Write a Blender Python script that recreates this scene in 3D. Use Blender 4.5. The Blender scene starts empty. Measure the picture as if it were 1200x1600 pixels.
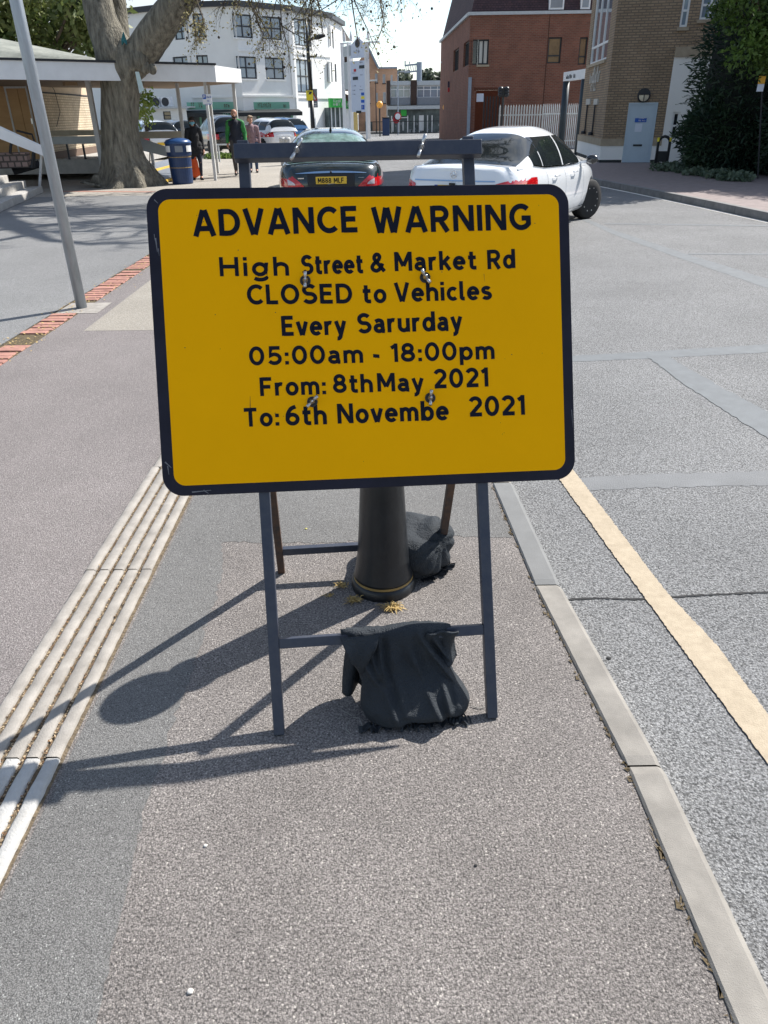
import bpy, bmesh, math, random
import numpy as np
from mathutils import Vector, Matrix
random.seed(7); rng = np.random.default_rng(7)
S = bpy.context.scene
C = S.collection
PI = math.pi
# ------------------------------------------------------------------ camera
FOC = 1145.0; EYE = 1.65                      # focal length in photo pixels, eye height
_d = Vector((32.0, 2103.0, FOC)).normalized() # world "down" seen in the camera frame (right, down, forward)
_Z = -_d
_Y = (Vector((0, 0, 1)) - _Z * _Z.z).normalized()
_X = _Y.cross(_Z)
if _X.x < 0: _X = -_X
cam_data = bpy.data.cameras.new('camera'); cam = bpy.data.objects.new('camera', cam_data); C.objects.link(cam)
cam_data.sensor_fit = 'VERTICAL'; cam_data.sensor_height = 24; cam_data.lens = 24 * FOC / 1600
cam_data.clip_start = 0.05; cam_data.clip_end = 3000
cam.matrix_world = Matrix(((_X.x, -_X.y, -_X.z, 0), (_Y.x, -_Y.y, -_Y.z, 0), (_Z.x, -_Z.y, -_Z.z, EYE), (0, 0, 0, 1)))
S.camera = cam
# ------------------------------------------------------------------ light
SUNV = Vector((0.778, 0.628, 1.0)).normalized()
sun_el = math.asin(SUNV.z); sun_az = math.atan2(SUNV.x, SUNV.y)
W = bpy.data.worlds.new('World'); S.world = W; W.use_nodes = True
wn, wl = W.node_tree.nodes, W.node_tree.links
sky = wn.new('ShaderNodeTexSky'); sky.sky_type = 'NISHITA'; sky.sun_disc = False
sky.sun_elevation = sun_el; sky.sun_rotation = sun_az; sky.air_density = 1.0; sky.dust_density = 0.3
bg = wn['Background']; bg.inputs[1].default_value = 0.112
tc = wn.new('ShaderNodeTexCoord'); mp = wn.new('ShaderNodeMapping'); mp.inputs['Scale'].default_value = (1, 1, 2.4)
nz = wn.new('ShaderNodeTexNoise'); nz.inputs['Scale'].default_value = 2.6; nz.inputs['Detail'].default_value = 8; nz.inputs['Roughness'].default_value = .55
rp = wn.new('ShaderNodeValToRGB'); rp.color_ramp.elements[0].position = .42; rp.color_ramp.elements[1].position = .66
mx = wn.new('ShaderNodeMix'); mx.data_type = 'RGBA'; 
sunw = wn.new('ShaderNodeVectorMath'); sunw.operation = 'DOT_PRODUCT'; sunw.inputs[1].default_value = (.69, .70, .18)
wl.new(tc.outputs['Generated'], sunw.inputs[0])
cb_ = wn.new('ShaderNodeValToRGB'); cb_.color_ramp.elements[0].position = .25; cb_.color_ramp.elements[0].color = (2.3, 2.45, 2.65, 1); cb_.color_ramp.elements[1].position = .85; cb_.color_ramp.elements[1].color = (8.0, 8.3, 8.7, 1)
wl.new(sunw.outputs['Value'], cb_.inputs[0]); wl.new(cb_.outputs[0], mx.inputs['B'])
wl.new(tc.outputs['Generated'], mp.inputs['Vector']); wl.new(mp.outputs[0], nz.inputs['Vector']); wl.new(nz.outputs['Fac'], rp.inputs[0])
wl.new(rp.outputs[0], mx.inputs['Factor']); wl.new(sky.outputs[0], mx.inputs['A']); wl.new(mx.outputs['Result'], bg.inputs[0])
sl = bpy.data.lights.new('sun', 'SUN'); sl.energy = 4.7; sl.angle = math.radians(.53); sl.color = (1, .955, .89)
so = bpy.data.objects.new('sun', sl); C.objects.link(so); so.rotation_euler = SUNV.to_track_quat('Z', 'Y').to_euler(); so.location = (20, 16, 40)
S.view_settings.view_transform = 'Standard'; S.view_settings.look = 'None'; S.view_settings.gamma = 1
S.view_settings.exposure = 0.80
S.cycles.max_bounces = 6
# ------------------------------------------------------------------ where a photo pixel lies in the place
def ray(x, y):
    c = Vector((x - 600, y - 800, FOC)); return Vector((_X.dot(c), _Y.dot(c), _Z.dot(c)))
def G(x, y, z=0.0):
    d = ray(x, y); t = (z - EYE) / d.z; return Vector((d.x * t, d.y * t, z))
def V(x, y, Y):
    d = ray(x, y); t = Y / d.y; return Vector((d.x * t, Y, EYE + d.z * t))
def Vv(v): return Vector(v)
ZUP = Vector((0, 0, 1))
ROAD = -0.10
# ------------------------------------------------------------------ mesh helper
class MB:
    def __init__(s): s.v = []; s.f = []
    def add(s, vs, fs):
        n = len(s.v); s.v += [tuple(p) for p in vs]; s.f += [tuple(i + n for i in f) for f in fs]; return s
    def obox(s, o, a, b, c):
        o, a, b, c = map(Vector, (o, a, b, c))
        if a.cross(b).dot(c) < 0: a, b = b, a
        p = [o, o + a, o + a + b, o + b]; p += [q + c for q in p]
        return s.add(p, [(3, 2, 1, 0), (4, 5, 6, 7), (0, 1, 5, 4), (1, 2, 6, 5), (2, 3, 7, 6), (3, 0, 4, 7)])
    def box(s, x0, x1, y0, y1, z0, z1): return s.obox((x0, y0, z0), (x1 - x0, 0, 0), (0, y1 - y0, 0), (0, 0, z1 - z0))
    def bar(s, p, q, w, h, side=None):
        p, q = Vector(p), Vector(q); d = (q - p).normalized()
        a = Vector(side) if side is not None else (d.cross(ZUP) if abs(d.z) < .98 else Vector((1, 0, 0)))
        a = (a - d * a.dot(d)).normalized(); b = a.cross(d).normalized()
        return s.obox(p - a * w / 2 - b * h / 2, a * w, b * h, q - p)
    def prism(s, poly, z0, z1):
        n = len(poly); ar = sum(poly[i][0] * poly[(i + 1) % n][1] - poly[(i + 1) % n][0] * poly[i][1] for i in range(n))
        if ar < 0: poly = poly[::-1]
        vs = [(p[0], p[1], z0) for p in poly] + [(p[0], p[1], z1) for p in poly]
        return s.add(vs, [tuple(range(n))[::-1], tuple(range(n, 2 * n))] + [(i, (i + 1) % n, n + (i + 1) % n, n + i) for i in range(n)])
    def poly(s, pts): return s.add(pts, [tuple(range(len(pts)))])
    def tube(s, pts, rad, n=8, cap=True, wob=None):
        pts = [Vector(p) for p in pts]; m = len(pts)
        if not hasattr(rad, '__len__'): rad = [rad] * m
        base = len(s.v); t0 = (pts[1] - pts[0]).normalized()
        u = t0.orthogonal().normalized()
        for i, p in enumerate(pts):
            t = (pts[min(i + 1, m - 1)] - pts[max(i - 1, 0)]).normalized()
            u = (u - t * u.dot(t)).normalized(); w = t.cross(u)
            for k in range(n):
                a = 2 * PI * k / n; r = rad[i] * (wob(i, a, p) if wob else 1)
                s.v.append(tuple(p + (u * math.cos(a) + w * math.sin(a)) * r))
        for i in range(m - 1):
            for k in range(n):
                a, b = base + i * n + k, base + i * n + (k + 1) % n
                s.f.append((a, b, b + n, a + n))
        if cap:
            s.f.append(tuple(base + k for k in range(n))[::-1]); s.f.append(tuple(base + (m - 1) * n + k for k in range(n)))
        return s
    def lathe(s, prof, c=(0, 0, 0), n=24, axis=None):
        c = Vector(c); q = Vector(axis).to_track_quat('Z', 'Y') if axis is not None else None
        base = len(s.v)
        for r, z in prof:
            for k in range(n):
                a = 2 * PI * k / n; p = Vector((r * math.cos(a), r * math.sin(a), z))
                s.v.append(tuple(c + (q @ p if q else p)))
        m = len(prof)
        for i in range(m - 1):
            for k in range(n):
                a, b = base + i * n + k, base + i * n + (k + 1) % n
                s.f.append((a, b, b + n, a + n))
        s.f.append(tuple(base + k for k in range(n))[::-1]); s.f.append(tuple(base + (m - 1) * n + k for k in range(n)))
        return s
    def ball(s, c, r, n=12, m=8, sc=(1, 1, 1)):
        c = Vector(c)
        return s.grid(lambda u, w: c + Vector((r * sc[0] * math.sin(PI * w) * math.cos(2 * PI * u), r * sc[1] * math.sin(PI * w) * math.sin(2 * PI * u), -r * sc[2] * math.cos(PI * w))), n, m)
    def grid(s, fn, nu, nv):
        base = len(s.v)
        for j in range(nv + 1):
            for i in range(nu + 1): s.v.append(tuple(fn(i / nu, j / nv)))
        for j in range(nv):
            for i in range(nu):
                a = base + j * (nu + 1) + i; s.f.append((a, a + 1, a + nu + 2, a + nu + 1))
        return s
    def build(s, name, m, parent=None, smooth=False, loc=None, local=False, bevel=0, weld=False):
        off = Vector((0, 0, 0))
        if not local:
            if parent is not None:
                r = parent
                while r.parent: r = r.parent
                off = r.location.copy()
            elif loc is not None: off = Vector(loc)
        arr = np.array(s.v, dtype=np.float64) - np.array(off)
        me = bpy.data.meshes.new(name); me.from_pydata(arr.tolist(), [], s.f)
        if weld:
            b = bmesh.new(); b.from_mesh(me); bmesh.ops.remove_doubles(b, verts=b.verts, dist=1e-4); b.to_mesh(me); b.free()
        if smooth: me.polygons.foreach_set('use_smooth', [True] * len(me.polygons))
        me.update()
        me.materials.append(m)
        o = bpy.data.objects.new(name, me); C.objects.link(o)
        if parent is not None: o.parent = parent
        elif loc is not None: o.location = loc
        if bevel:
            bv = o.modifiers.new('bevel', 'BEVEL'); bv.width = bevel; bv.segments = 2; bv.limit_method = 'ANGLE'; bv.harden_normals = False
        return o
def build_each(mb, name, m, parent, **kw):
    """every connected piece of a mesh becomes a part of its own"""
    par = list(range(len(mb.v)))
    def find(i):
        while par[i] != i: par[i] = par[par[i]]; i = par[i]
        return i
    for f in mb.f:
        for k in f[1:]: par[find(k)] = find(f[0])
    groups = {}
    for f in mb.f: groups.setdefault(find(f[0]), []).append(f)
    for fs in groups.values():
        ids = sorted({i for f in fs for i in f}); ix = {i: k for k, i in enumerate(ids)}; q = MB(); q.v = [mb.v[i] for i in ids]; q.f = [tuple(ix[i] for i in f) for f in fs]; q.build(name, m, parent, **kw)
def tag(o, label=None, cat=None, group=None, kind=None):
    if label: o['label'] = label
    if cat: o['category'] = cat
    if group: o['group'] = group
    if kind: o['kind'] = kind
    return o
def thing(name, label, cat, loc=(0, 0, 0), rz=0, group=None):
    o = bpy.data.objects.new(name, None); C.objects.link(o); o.location = loc; o.rotation_euler = (0, 0, rz); o.empty_display_size = .2
    return tag(o, label, cat, group)
# ------------------------------------------------------------------ materials
def nodes(name):
    m = bpy.data.materials.new(name); m.use_nodes = True; n = m.node_tree.nodes; return m, n, m.node_tree.links, n['Principled BSDF']
def mat(name, col, rough=.6, metal=0, var=.12, scale=6, bump=0, bscale=None, coat=0, detail=5, spec=None, col2=None, stretch=None):
    m, n, l, b = nodes(name)
    b.inputs['Roughness'].default_value = rough; b.inputs['Metallic'].default_value = metal
    if coat: b.inputs['Coat Weight'].default_value = coat; b.inputs['Coat Roughness'].default_value = .04
    if spec is not None: b.inputs['Specular IOR Level'].default_value = spec
    t = n.new('ShaderNodeTexCoord'); vec = t.outputs['Object']
    if stretch:
        mp = n.new('ShaderNodeMapping'); mp.inputs['Scale'].default_value = stretch; l.new(vec, mp.inputs[0]); vec = mp.outputs[0]
    z = n.new('ShaderNodeTexNoise'); z.inputs['Scale'].default_value = scale; z.inputs['Detail'].default_value = detail; z.inputs['Roughness'].default_value = .65
    l.new(vec, z.inputs['Vector'])
    r = n.new('ShaderNodeValToRGB'); r.color_ramp.elements[0].position = .3; r.color_ramp.elements[1].position = .7
    c2 = col2 or tuple(min(1, c * (1 + var)) for c in col)
    c1 = tuple(c * (1 - var) for c in col) if col2 is None else col
    r.color_ramp.elements[0].color = (*c1, 1); r.color_ramp.elements[1].color = (*c2, 1)
    l.new(z.outputs['Fac'], r.inputs[0]); l.new(r.outputs[0], b.inputs['Base Color'])
    if bump:
        z2 = n.new('ShaderNodeTexNoise'); z2.inputs['Scale'].default_value = bscale or scale * 4; z2.inputs['Detail'].default_value = 6; l.new(vec, z2.inputs['Vector'])
        bp = n.new('ShaderNodeBump'); bp.inputs['Strength'].default_value = 1; bp.inputs['Distance'].default_value = bump
        l.new(z2.outputs['Fac'], bp.inputs['Height']); l.new(bp.outputs[0], b.inputs['Normal'])
    return m
def aggregate(name, dark, light, scale=150, bump=.004, patch=.15, fleck=(.6, .58, .54), fl=.06, rough=.85, crev=.35, pscale=1.1, pit=None):
    m, n, l, b = nodes(name); b.inputs['Roughness'].default_value = rough; b.inputs['Specular IOR Level'].default_value = .35
    t = n.new('ShaderNodeTexCoord')
    nzw = n.new('ShaderNodeTexNoise'); nzw.inputs['Scale'].default_value = scale * .6; nzw.inputs['Detail'].default_value = 1; l.new(t.outputs['Object'], nzw.inputs['Vector'])
    wr = n.new('ShaderNodeVectorMath'); wr.operation = 'MULTIPLY_ADD'; wr.inputs[1].default_value = (1.5 / scale,) * 3
    l.new(nzw.outputs['Color'], wr.inputs[0]); l.new(t.outputs['Object'], wr.inputs[2])
    v = n.new('ShaderNodeTexVoronoi'); v.inputs['Scale'].default_value = scale; v.inputs['Randomness'].default_value = 1; l.new(wr.outputs[0], v.inputs['Vector'])
    sep = n.new('ShaderNodeSeparateColor'); l.new(v.outputs['Color'], sep.inputs[0])
    mixc = n.new('ShaderNodeMix'); mixc.data_type = 'RGBA'; mixc.inputs['A'].default_value = (*dark, 1); mixc.inputs['B'].default_value = (*light, 1)
    l.new(sep.outputs[0], mixc.inputs['Factor'])
    st = n.new('ShaderNodeMath'); st.operation = 'GREATER_THAN'; st.inputs[1].default_value = 1 - fl; l.new(sep.outputs[1], st.inputs[0])
    mf = n.new('ShaderNodeMix'); mf.data_type = 'RGBA'; mf.inputs['B'].default_value = (*fleck, 1); l.new(st.outputs[0], mf.inputs['Factor']); l.new(mixc.outputs['Result'], mf.inputs['A'])
    cr = n.new('ShaderNodeMapRange'); cr.inputs['From Min'].default_value = .30; cr.inputs['From Max'].default_value = .75; cr.inputs['To Min'].default_value = 1; cr.inputs['To Max'].default_value = crev
    l.new(v.outputs['Distance'], cr.inputs[0])
    big = n.new('ShaderNodeTexNoise'); big.inputs['Scale'].default_value = pscale; big.inputs['Detail'].default_value = 6; big.inputs['Roughness'].default_value = .6; l.new(t.outputs['Object'], big.inputs['Vector'])
    br = n.new('ShaderNodeMapRange'); br.inputs['From Min'].default_value = .3; br.inputs['From Max'].default_value = .7; br.inputs['To Min'].default_value = 1 - patch; br.inputs['To Max'].default_value = 1 + patch; l.new(big.outputs['Fac'], br.inputs[0])
    mul = n.new('ShaderNodeMath'); mul.operation = 'MULTIPLY'; l.new(cr.outputs[0], mul.inputs[0]); l.new(br.outputs[0], mul.inputs[1])
    pn = n.new('ShaderNodeTexNoise'); pn.inputs['Scale'].default_value = scale * .75; pn.inputs['Detail'].default_value = 5; pn.inputs['Roughness'].default_value = .7; l.new(t.outputs['Object'], pn.inputs['Vector'])
    if pit:
        pr = n.new('ShaderNodeMapRange'); pr.inputs['From Min'].default_value = pit[0]; pr.inputs['From Max'].default_value = pit[0] + .12; pr.inputs['To Min'].default_value = pit[1]; pr.inputs['To Max'].default_value = 1; l.new(pn.outputs['Fac'], pr.inputs[0])
        mu2 = n.new('ShaderNodeMath'); mu2.operation = 'MULTIPLY'; l.new(mul.outputs[0], mu2.inputs[0]); l.new(pr.outputs[0], mu2.inputs[1]); mul = mu2
    fin = n.new('ShaderNodeVectorMath'); fin.operation = 'SCALE'; l.new(mf.outputs['Result'], fin.inputs[0]); l.new(mul.outputs[0], fin.inputs['Scale'])
    l.new(fin.outputs[0], b.inputs['Base Color'])
    bh = n.new('ShaderNodeMath'); bh.operation = 'MULTIPLY_ADD'; bh.inputs[1].default_value = -1.0; l.new(v.outputs['Distance'], bh.inputs[0]); l.new(sep.outputs[2], bh.inputs[2])
    ba = n.new('ShaderNodeMath'); ba.operation = 'MULTIPLY_ADD'; ba.inputs[1].default_value = 1.6; l.new(pn.outputs['Fac'], ba.inputs[0]); l.new(bh.outputs[0], ba.inputs[2])
    bp = n.new('ShaderNodeBump'); bp.inputs['Distance'].default_value = bump; bp.inputs['Strength'].default_value = .9
    l.new(ba.outputs[0], bp.inputs['Height']); l.new(bp.outputs[0], b.inputs['Normal'])
    return m
def brick(name, c1, c2, mortar, bw=.225, bh=.075, msize=.010, bump=.006, var=.15):
    m, n, l, b = nodes(name); b.inputs['Roughness'].default_value = .88
    g = n.new('ShaderNodeNewGeometry')
    cx = n.new('ShaderNodeVectorMath'); cx.operation = 'CROSS_PRODUCT'; cx.inputs[1].default_value = (0, 0, 1); l.new(g.outputs['True Normal'], cx.inputs[0])
    nm = n.new('ShaderNodeVectorMath'); nm.operation = 'NORMALIZE'; l.new(cx.outputs[0], nm.inputs[0])
    dt = n.new('ShaderNodeVectorMath'); dt.operation = 'DOT_PRODUCT'; l.new(g.outputs['Position'], dt.inputs[0]); l.new(nm.outputs[0], dt.inputs[1])
    sx = n.new('ShaderNodeSeparateXYZ'); l.new(g.outputs['Position'], sx.inputs[0])
    cb = n.new('ShaderNodeCombineXYZ'); l.new(dt.outputs['Value'], cb.inputs[0]); l.new(sx.outputs[2], cb.inputs[1])
    t = n.new('ShaderNodeTexBrick'); t.inputs['Scale'].default_value = 1; t.inputs['Brick Width'].default_value = bw; t.inputs['Row Height'].default_value = bh
    t.inputs['Mortar Size'].default_value = msize; t.inputs['Color1'].default_value = (*c1, 1); t.inputs['Color2'].default_value = (*c2, 1); t.inputs['Mortar'].default_value = (*mortar, 1)
    l.new(cb.outputs[0], t.inputs['Vector'])
    z = n.new('ShaderNodeTexNoise'); z.inputs['Scale'].default_value = 1.3; z.inputs['Detail'].default_value = 7; l.new(g.outputs['Position'], z.inputs['Vector'])
    r = n.new('ShaderNodeMapRange'); r.inputs['From Min'].default_value = .3; r.inputs['From Max'].default_value = .7; r.inputs['To Min'].default_value = 1 - var; r.inputs['To Max'].default_value = 1 + var; l.new(z.outputs['Fac'], r.inputs[0])
    sc = n.new('ShaderNodeVectorMath'); sc.operation = 'SCALE'; l.new(t.outputs['Color'], sc.inputs[0]); l.new(r.outputs[0], sc.inputs['Scale']); l.new(sc.outputs[0], b.inputs['Base Color'])
    bp = n.new('ShaderNodeBump'); bp.inputs['Distance'].default_value = bump; bp.invert = True; l.new(t.outputs['Fac'], bp.inputs['Height']); l.new(bp.outputs[0], b.inputs['Normal'])
    return m
M = {}
M['pave'] = aggregate('pavement tarmac', (.215, .196, .184), (.365, .332, .312), 215, .0021, .17, (.50, .46, .42), .03, crev=.6, pit=(.41, .38), pscale=1.6)
M['pave_pink'] = aggregate('pink pavement tarmac', (.235, .21, .203), (.36, .325, .315), 225, .002, .12, (.46, .43, .41), .04, crev=.6, pit=(.40, .45))
M['pave_grey'] = aggregate('trench tarmac', (.19, .186, .18), (.275, .27, .262), 290, .0018, .13, (.42, .42, .40), .02, crev=.55, pit=(.38, .5))
M['plaza'] = aggregate('plaza tarmac', (.22, .222, .222), (.32, .32, .318), 150, .003, .12, (.4, .4, .4), .03, crev=.5, pscale=.5)
M['concrete_patch'] = aggregate('buff tarmac', (.30, .275, .235), (.42, .385, .33), 170, .002, .08, (.5, .48, .44), .04, crev=.65)
M['road'] = aggregate('road asphalt', (.27, .272, .274), (.38, .382, .384), 150, .004, .15, (.42, .42, .41), .02, crev=.62, pscale=.6, pit=(.42, .36))
M['road_far'] = M['road']
M['seal'] = mat('crack sealant', (.135, .147, .156), .8, var=.12, scale=9, bump=.001, bscale=160)
M['crack'] = mat('open crack', (.03, .03, .03), .95)
M['road_paint'] = mat('worn cream road paint', (.33, .27, .19), .8, scale=26, bump=.0025, bscale=180, col2=(.44, .365, .265), detail=9)
M['road_white'] = mat('white road paint', (.7, .68, .62), .7, var=.1, scale=6)
M['kerb'] = mat('kerb concrete', (.235, .219, .195), .85, var=.25, scale=7, bump=.0015, bscale=300, detail=9)
M['kerb_dark'] = mat('dark kerb granite', (.19, .185, .18), .85, var=.25, scale=5, bump=.003, bscale=80)
M['tac'] = mat('delineator concrete', (.30, .278, .25), .85, var=.26, scale=11, bump=.002, bscale=220, detail=9)
M['groove'] = mat('dirt in the grooves', (.05, .037, .024), .95, var=.5, scale=60, bump=.006, bscale=120, col2=(.22, .17, .11))
M['brickred'] = mat('red paver', (.37, .185, .145), .85, var=.25, scale=9, bump=.002, bscale=120)
M['soil'] = mat('mossy soil', (.10, .075, .04), .95, var=.5, scale=40, bump=.005, bscale=100)
M['navy'] = mat('navy painted steel', (.026, .034, .058), .45, scale=26, bump=.0008, bscale=70, col2=(.050, .056, .074), detail=9)
M['rust'] = mat('brown rusty steel', (.035, .030, .030), .7, var=.2, scale=22, bump=.001, bscale=90, col2=(.115, .06, .035))
M['signyellow'] = mat('sign yellow sheeting', (.98, .455, .0005), .65, var=.03, scale=2.2, spec=.06)
M['signblack'] = mat('sign black film', (.006, .008, .018), .6, var=.1, scale=8, spec=.15)
M['signedge'] = mat('plate border', (.013, .012, .022), .5, var=.35, scale=9, spec=.25)
M['zinc'] = mat('zinc plated steel', (.55, .56, .57), .32, .9, var=.15, scale=60)
M['galv'] = mat('galvanised steel', (.37, .41, .45), .48, .55, var=.16, scale=9, stretch=(3, 3, .5), bump=.0006, bscale=70)
M['castblack'] = mat('black cast iron paint', (.014, .016, .019), .38, var=.3, scale=10, bump=.0012, bscale=40)
M['gold'] = mat('gold painted band', (.30, .20, .07), .55, var=.2, scale=20)
def bagmat():
    m, n, l, b = nodes('woven sandbag plastic'); b.inputs['Roughness'].default_value = .7; b.inputs['Specular IOR Level'].default_value = .22
    t = n.new('ShaderNodeTexCoord'); z = n.new('ShaderNodeTexNoise'); z.inputs['Scale'].default_value = 5; z.inputs['Detail'].default_value = 8; l.new(t.outputs['Object'], z.inputs['Vector'])
    r = n.new('ShaderNodeValToRGB'); r.color_ramp.elements[0].color = (.016, .020, .026, 1); r.color_ramp.elements[1].color = (.046, .053, .060, 1); l.new(z.outputs['Fac'], r.inputs[0]); l.new(r.outputs[0], b.inputs['Base Color'])
    v = n.new('ShaderNodeTexVoronoi'); v.inputs['Scale'].default_value = 260; l.new(t.outputs['Object'], v.inputs['Vector'])
    z2 = n.new('ShaderNodeTexNoise'); z2.inputs['Scale'].default_value = 22; z2.inputs['Detail'].default_value = 3; l.new(t.outputs['Object'], z2.inputs['Vector'])
    ad = n.new('ShaderNodeMath'); ad.operation = 'MULTIPLY_ADD'; ad.inputs[1].default_value = .18; l.new(v.outputs['Distance'], ad.inputs[0]); l.new(z2.outputs['Fac'], ad.inputs[2])
    bp = n.new('ShaderNodeBump'); bp.inputs['Distance'].default_value = .012; l.new(ad.outputs[0], bp.inputs['Height']); l.new(bp.outputs[0], b.inputs['Normal'])
    return m
M['bag'] = bagmat()
M['straw'] = mat('dry straw weed', (.46, .33, .13), .8, var=.35, scale=30)
M['thread'] = mat('frayed thread', (.26, .25, .23), .9)
M['bark'] = mat('plane bark', (.065, .058, .045), .92, scale=4.5, detail=9, col2=(.31, .285, .225), bump=.07, bscale=11, stretch=(2.6, 2.6, .5))
M['twig'] = mat('twig bark', (.09, .07, .05), .9, var=.3, scale=5, bump=.004, bscale=30)
M['bud'] = mat('young plane leaves', (.26, .22, .08), .7, var=.35, scale=3)
M['seed'] = mat('seed ball', (.05, .04, .03), .9)
def leafmat(name, c1, c2, sc=1.2):
    m, n, l, b = nodes(name); b.inputs['Roughness'].default_value = .55
    t = n.new('ShaderNodeTexCoord'); z = n.new('ShaderNodeTexNoise'); z.inputs['Scale'].default_value = sc; z.inputs['Detail'].default_value = 6; l.new(t.outputs['Object'], z.inputs['Vector'])
    r = n.new('ShaderNodeValToRGB'); r.color_ramp.elements[0].position = .35; r.color_ramp.elements[1].position = .65; r.color_ramp.elements[0].color = (*c1, 1); r.color_ramp.elements[1].color = (*c2, 1)
    l.new(z.outputs['Fac'], r.inputs[0]); l.new(r.outputs[0], b.inputs['Base Color'])
    tr = n.new('ShaderNodeBsdfTranslucent'); l.new(r.outputs[0], tr.inputs[0]); mxs = n.new('ShaderNodeMixShader'); mxs.inputs[0].default_value = .3
    l.new(b.outputs[0], mxs.inputs[1]); l.new(tr.outputs[0], mxs.inputs[2]); l.new(mxs.outputs[0], n['Material Output'].inputs[0]); return m
M['leaf'] = leafmat('green leaves', (.06, .10, .022), (.19, .22, .07), 1.1)
M['leaf2'] = leafmat('fresh green leaves', (.08, .15, .02), (.2, .28, .06), .8)
M['yew'] = leafmat('yew needles', (.014, .036, .024), (.04, .075, .035), 1.0)
M['ivy'] = leafmat('ivy leaves', (.06, .10, .06), (.14, .18, .12), 4)
M['fartree'] = leafmat('distant leaves', (.05, .07, .05), (.12, .14, .09), .3)
M['white_render'] = mat('white painted render', (.80, .80, .78), .8, var=.04, scale=.8, bump=.004, bscale=20)
M['white_paint'] = mat('white paint', (.74, .75, .76), .6, var=.06, scale=2.5)
M['post_paint'] = mat('weathered white paint', (.56, .56, .55), .7, var=.2, scale=9, stretch=(3, 3, .5))
M['grey_paint'] = mat('pale grey paint', (.45, .48, .5), .6, var=.08)
M['dark_frame'] = mat('dark window frame', (.016, .02, .028), .5)
M['white_frame'] = mat('white window frame', (.75, .76, .77), .45, var=.04)
M['glass'] = mat('reflecting window', (.22, .28, .34), .06, var=.25, scale=.7, coat=1)
M['glass_dark'] = mat('dark window', (.025, .03, .035), .05, var=.3, scale=1.5, coat=1)
M['glass_car'] = mat('car glass', (.014, .018, .02), .04, var=.3, scale=3, spec=.35)
M['glass_green'] = mat('clear car rear glass', (.16, .25, .23), .04, var=.6, scale=4, coat=1)
M['blind'] = mat('window blinds', (.55, .55, .52), .7, stretch=(14, 14, .1), var=.3, scale=4)
M['mint'] = mat('mint shop fascia', (.20, .45, .33), .5, var=.05)
M['awning'] = mat('black awning', (.02, .024, .026), .7)
M['green'] = mat('bright green sign', (.03, .46, .06), .45, var=.05)
M['green_d'] = mat('dark green sign', (.01, .22, .05), .5, var=.05)
M['lettering'] = mat('brown lettering', (.10, .06, .04), .6)
M['letter_white'] = mat('white lettering', (.75, .75, .74), .6)
M['letter_stone'] = mat('pale metal lettering', (.47, .46, .43), .5)
M['letter_dark'] = mat('dark lettering', (.02, .03, .04), .5)
M['red_brick'] = brick('red brick', (.235, .088, .055), (.175, .064, .042), (.21, .14, .105))
M['brown_brick'] = brick('brown brick', (.37, .27, .175), (.29, .205, .13), (.18, .145, .11), msize=.014)
M['cream_brick'] = brick('cream brick', (.62, .52, .38), (.52, .43, .31), (.32, .26, .18))
M['peach_brick'] = brick('peach brick', (.62, .36, .22), (.55, .31, .19), (.55, .40, .3), bump=.002)
M['tile'] = brick('mansard tiles', (.085, .045, .05), (.055, .032, .04), (.02, .015, .015), .17, .11, .008, .02)
M['dark_brick'] = brick('dark brick', (.08, .045, .035), (.06, .035, .03), (.05, .04, .03))
M['stone'] = mat('stone band', (.36, .30, .22), .85, var=.15, scale=6, bump=.004, bscale=30)
M['plywood'] = mat('plywood hoarding', (.36, .20, .085), .7, scale=1.3, col2=(.52, .32, .15), stretch=(.8, .8, 3), detail=8)
M['roof_felt'] = mat('mossy roof felt', (.16, .17, .15), .9, scale=2.5, col2=(.30, .31, .27), bump=.01, bscale=14)
M['roof_dark'] = mat('dark roof edge', (.02, .022, .026), .7, var=.3)
M['concrete'] = mat('concrete', (.40, .385, .36), .85, var=.2, scale=4, bump=.004, bscale=60)
M['cobble'] = brick('cobble planter', (.36, .25, .22), (.28, .2, .18), (.10, .08, .07), .16, .14, .02, .02)
M['paving'] = brick('paving', (.5, .45, .38), (.46, .41, .35), (.35, .3, .25))
M['forecourt'] = aggregate('pale forecourt paving', (.31, .285, .245), (.41, .378, .33), 40, .002, .12, (.55, .5, .45), .03, crev=.8, pscale=.6)
M['binblue'] = mat('dark blue bin plastic', (.012, .035, .105), .4, var=.15, scale=8)
M['yellow_edge'] = mat('yellow edge paint', (.62, .42, .07), .7, var=.2, scale=9)
M['tyre'] = mat('tyre rubber', (.013, .013, .014), .85, var=.2, bump=.002, bscale=70)
M['rim'] = mat('alloy rim', (.4, .4, .41), .35, .8)
M['car_white'] = mat('white car paint', (.80, .82, .84), .28, var=.01, coat=1)
M['car_green'] = mat('dark green car paint', (.006, .016, .017), .25, var=.1, coat=1)
M['car_black'] = mat('black car paint', (.014, .016, .018), .25, var=.1, coat=1)
M['car_blue'] = mat('blue car paint', (.02, .10, .25), .3, var=.1, coat=1)
M['chrome'] = mat('chrome', (.7, .72, .74), .12, 1, var=.03)
M['bluechrome'] = mat('bluish chrome', (.30, .45, .66), .4, .5, var=.03)
M['red_lens'] = mat('red lamp lens', (.55, .008, .012), .15, var=.25, scale=14, coat=1)
M['clear_lens'] = mat('clear lamp lens', (.55, .5, .52), .15, var=.25, scale=20, coat=1)
M['plate_y'] = mat('yellow number plate', (.78, .50, .04), .45, var=.03)
M['plate_b'] = mat('blue plate band', (.01, .06, .42), .45)
M['black_plastic'] = mat('black plastic', (.015, .015, .016), .55)
M['skin'] = mat('skin', (.50, .27, .19), .55, var=.08)
M['cloth_black'] = mat('black cloth', (.012, .013, .016), .85, var=.3, bump=.004, bscale=40)
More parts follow.
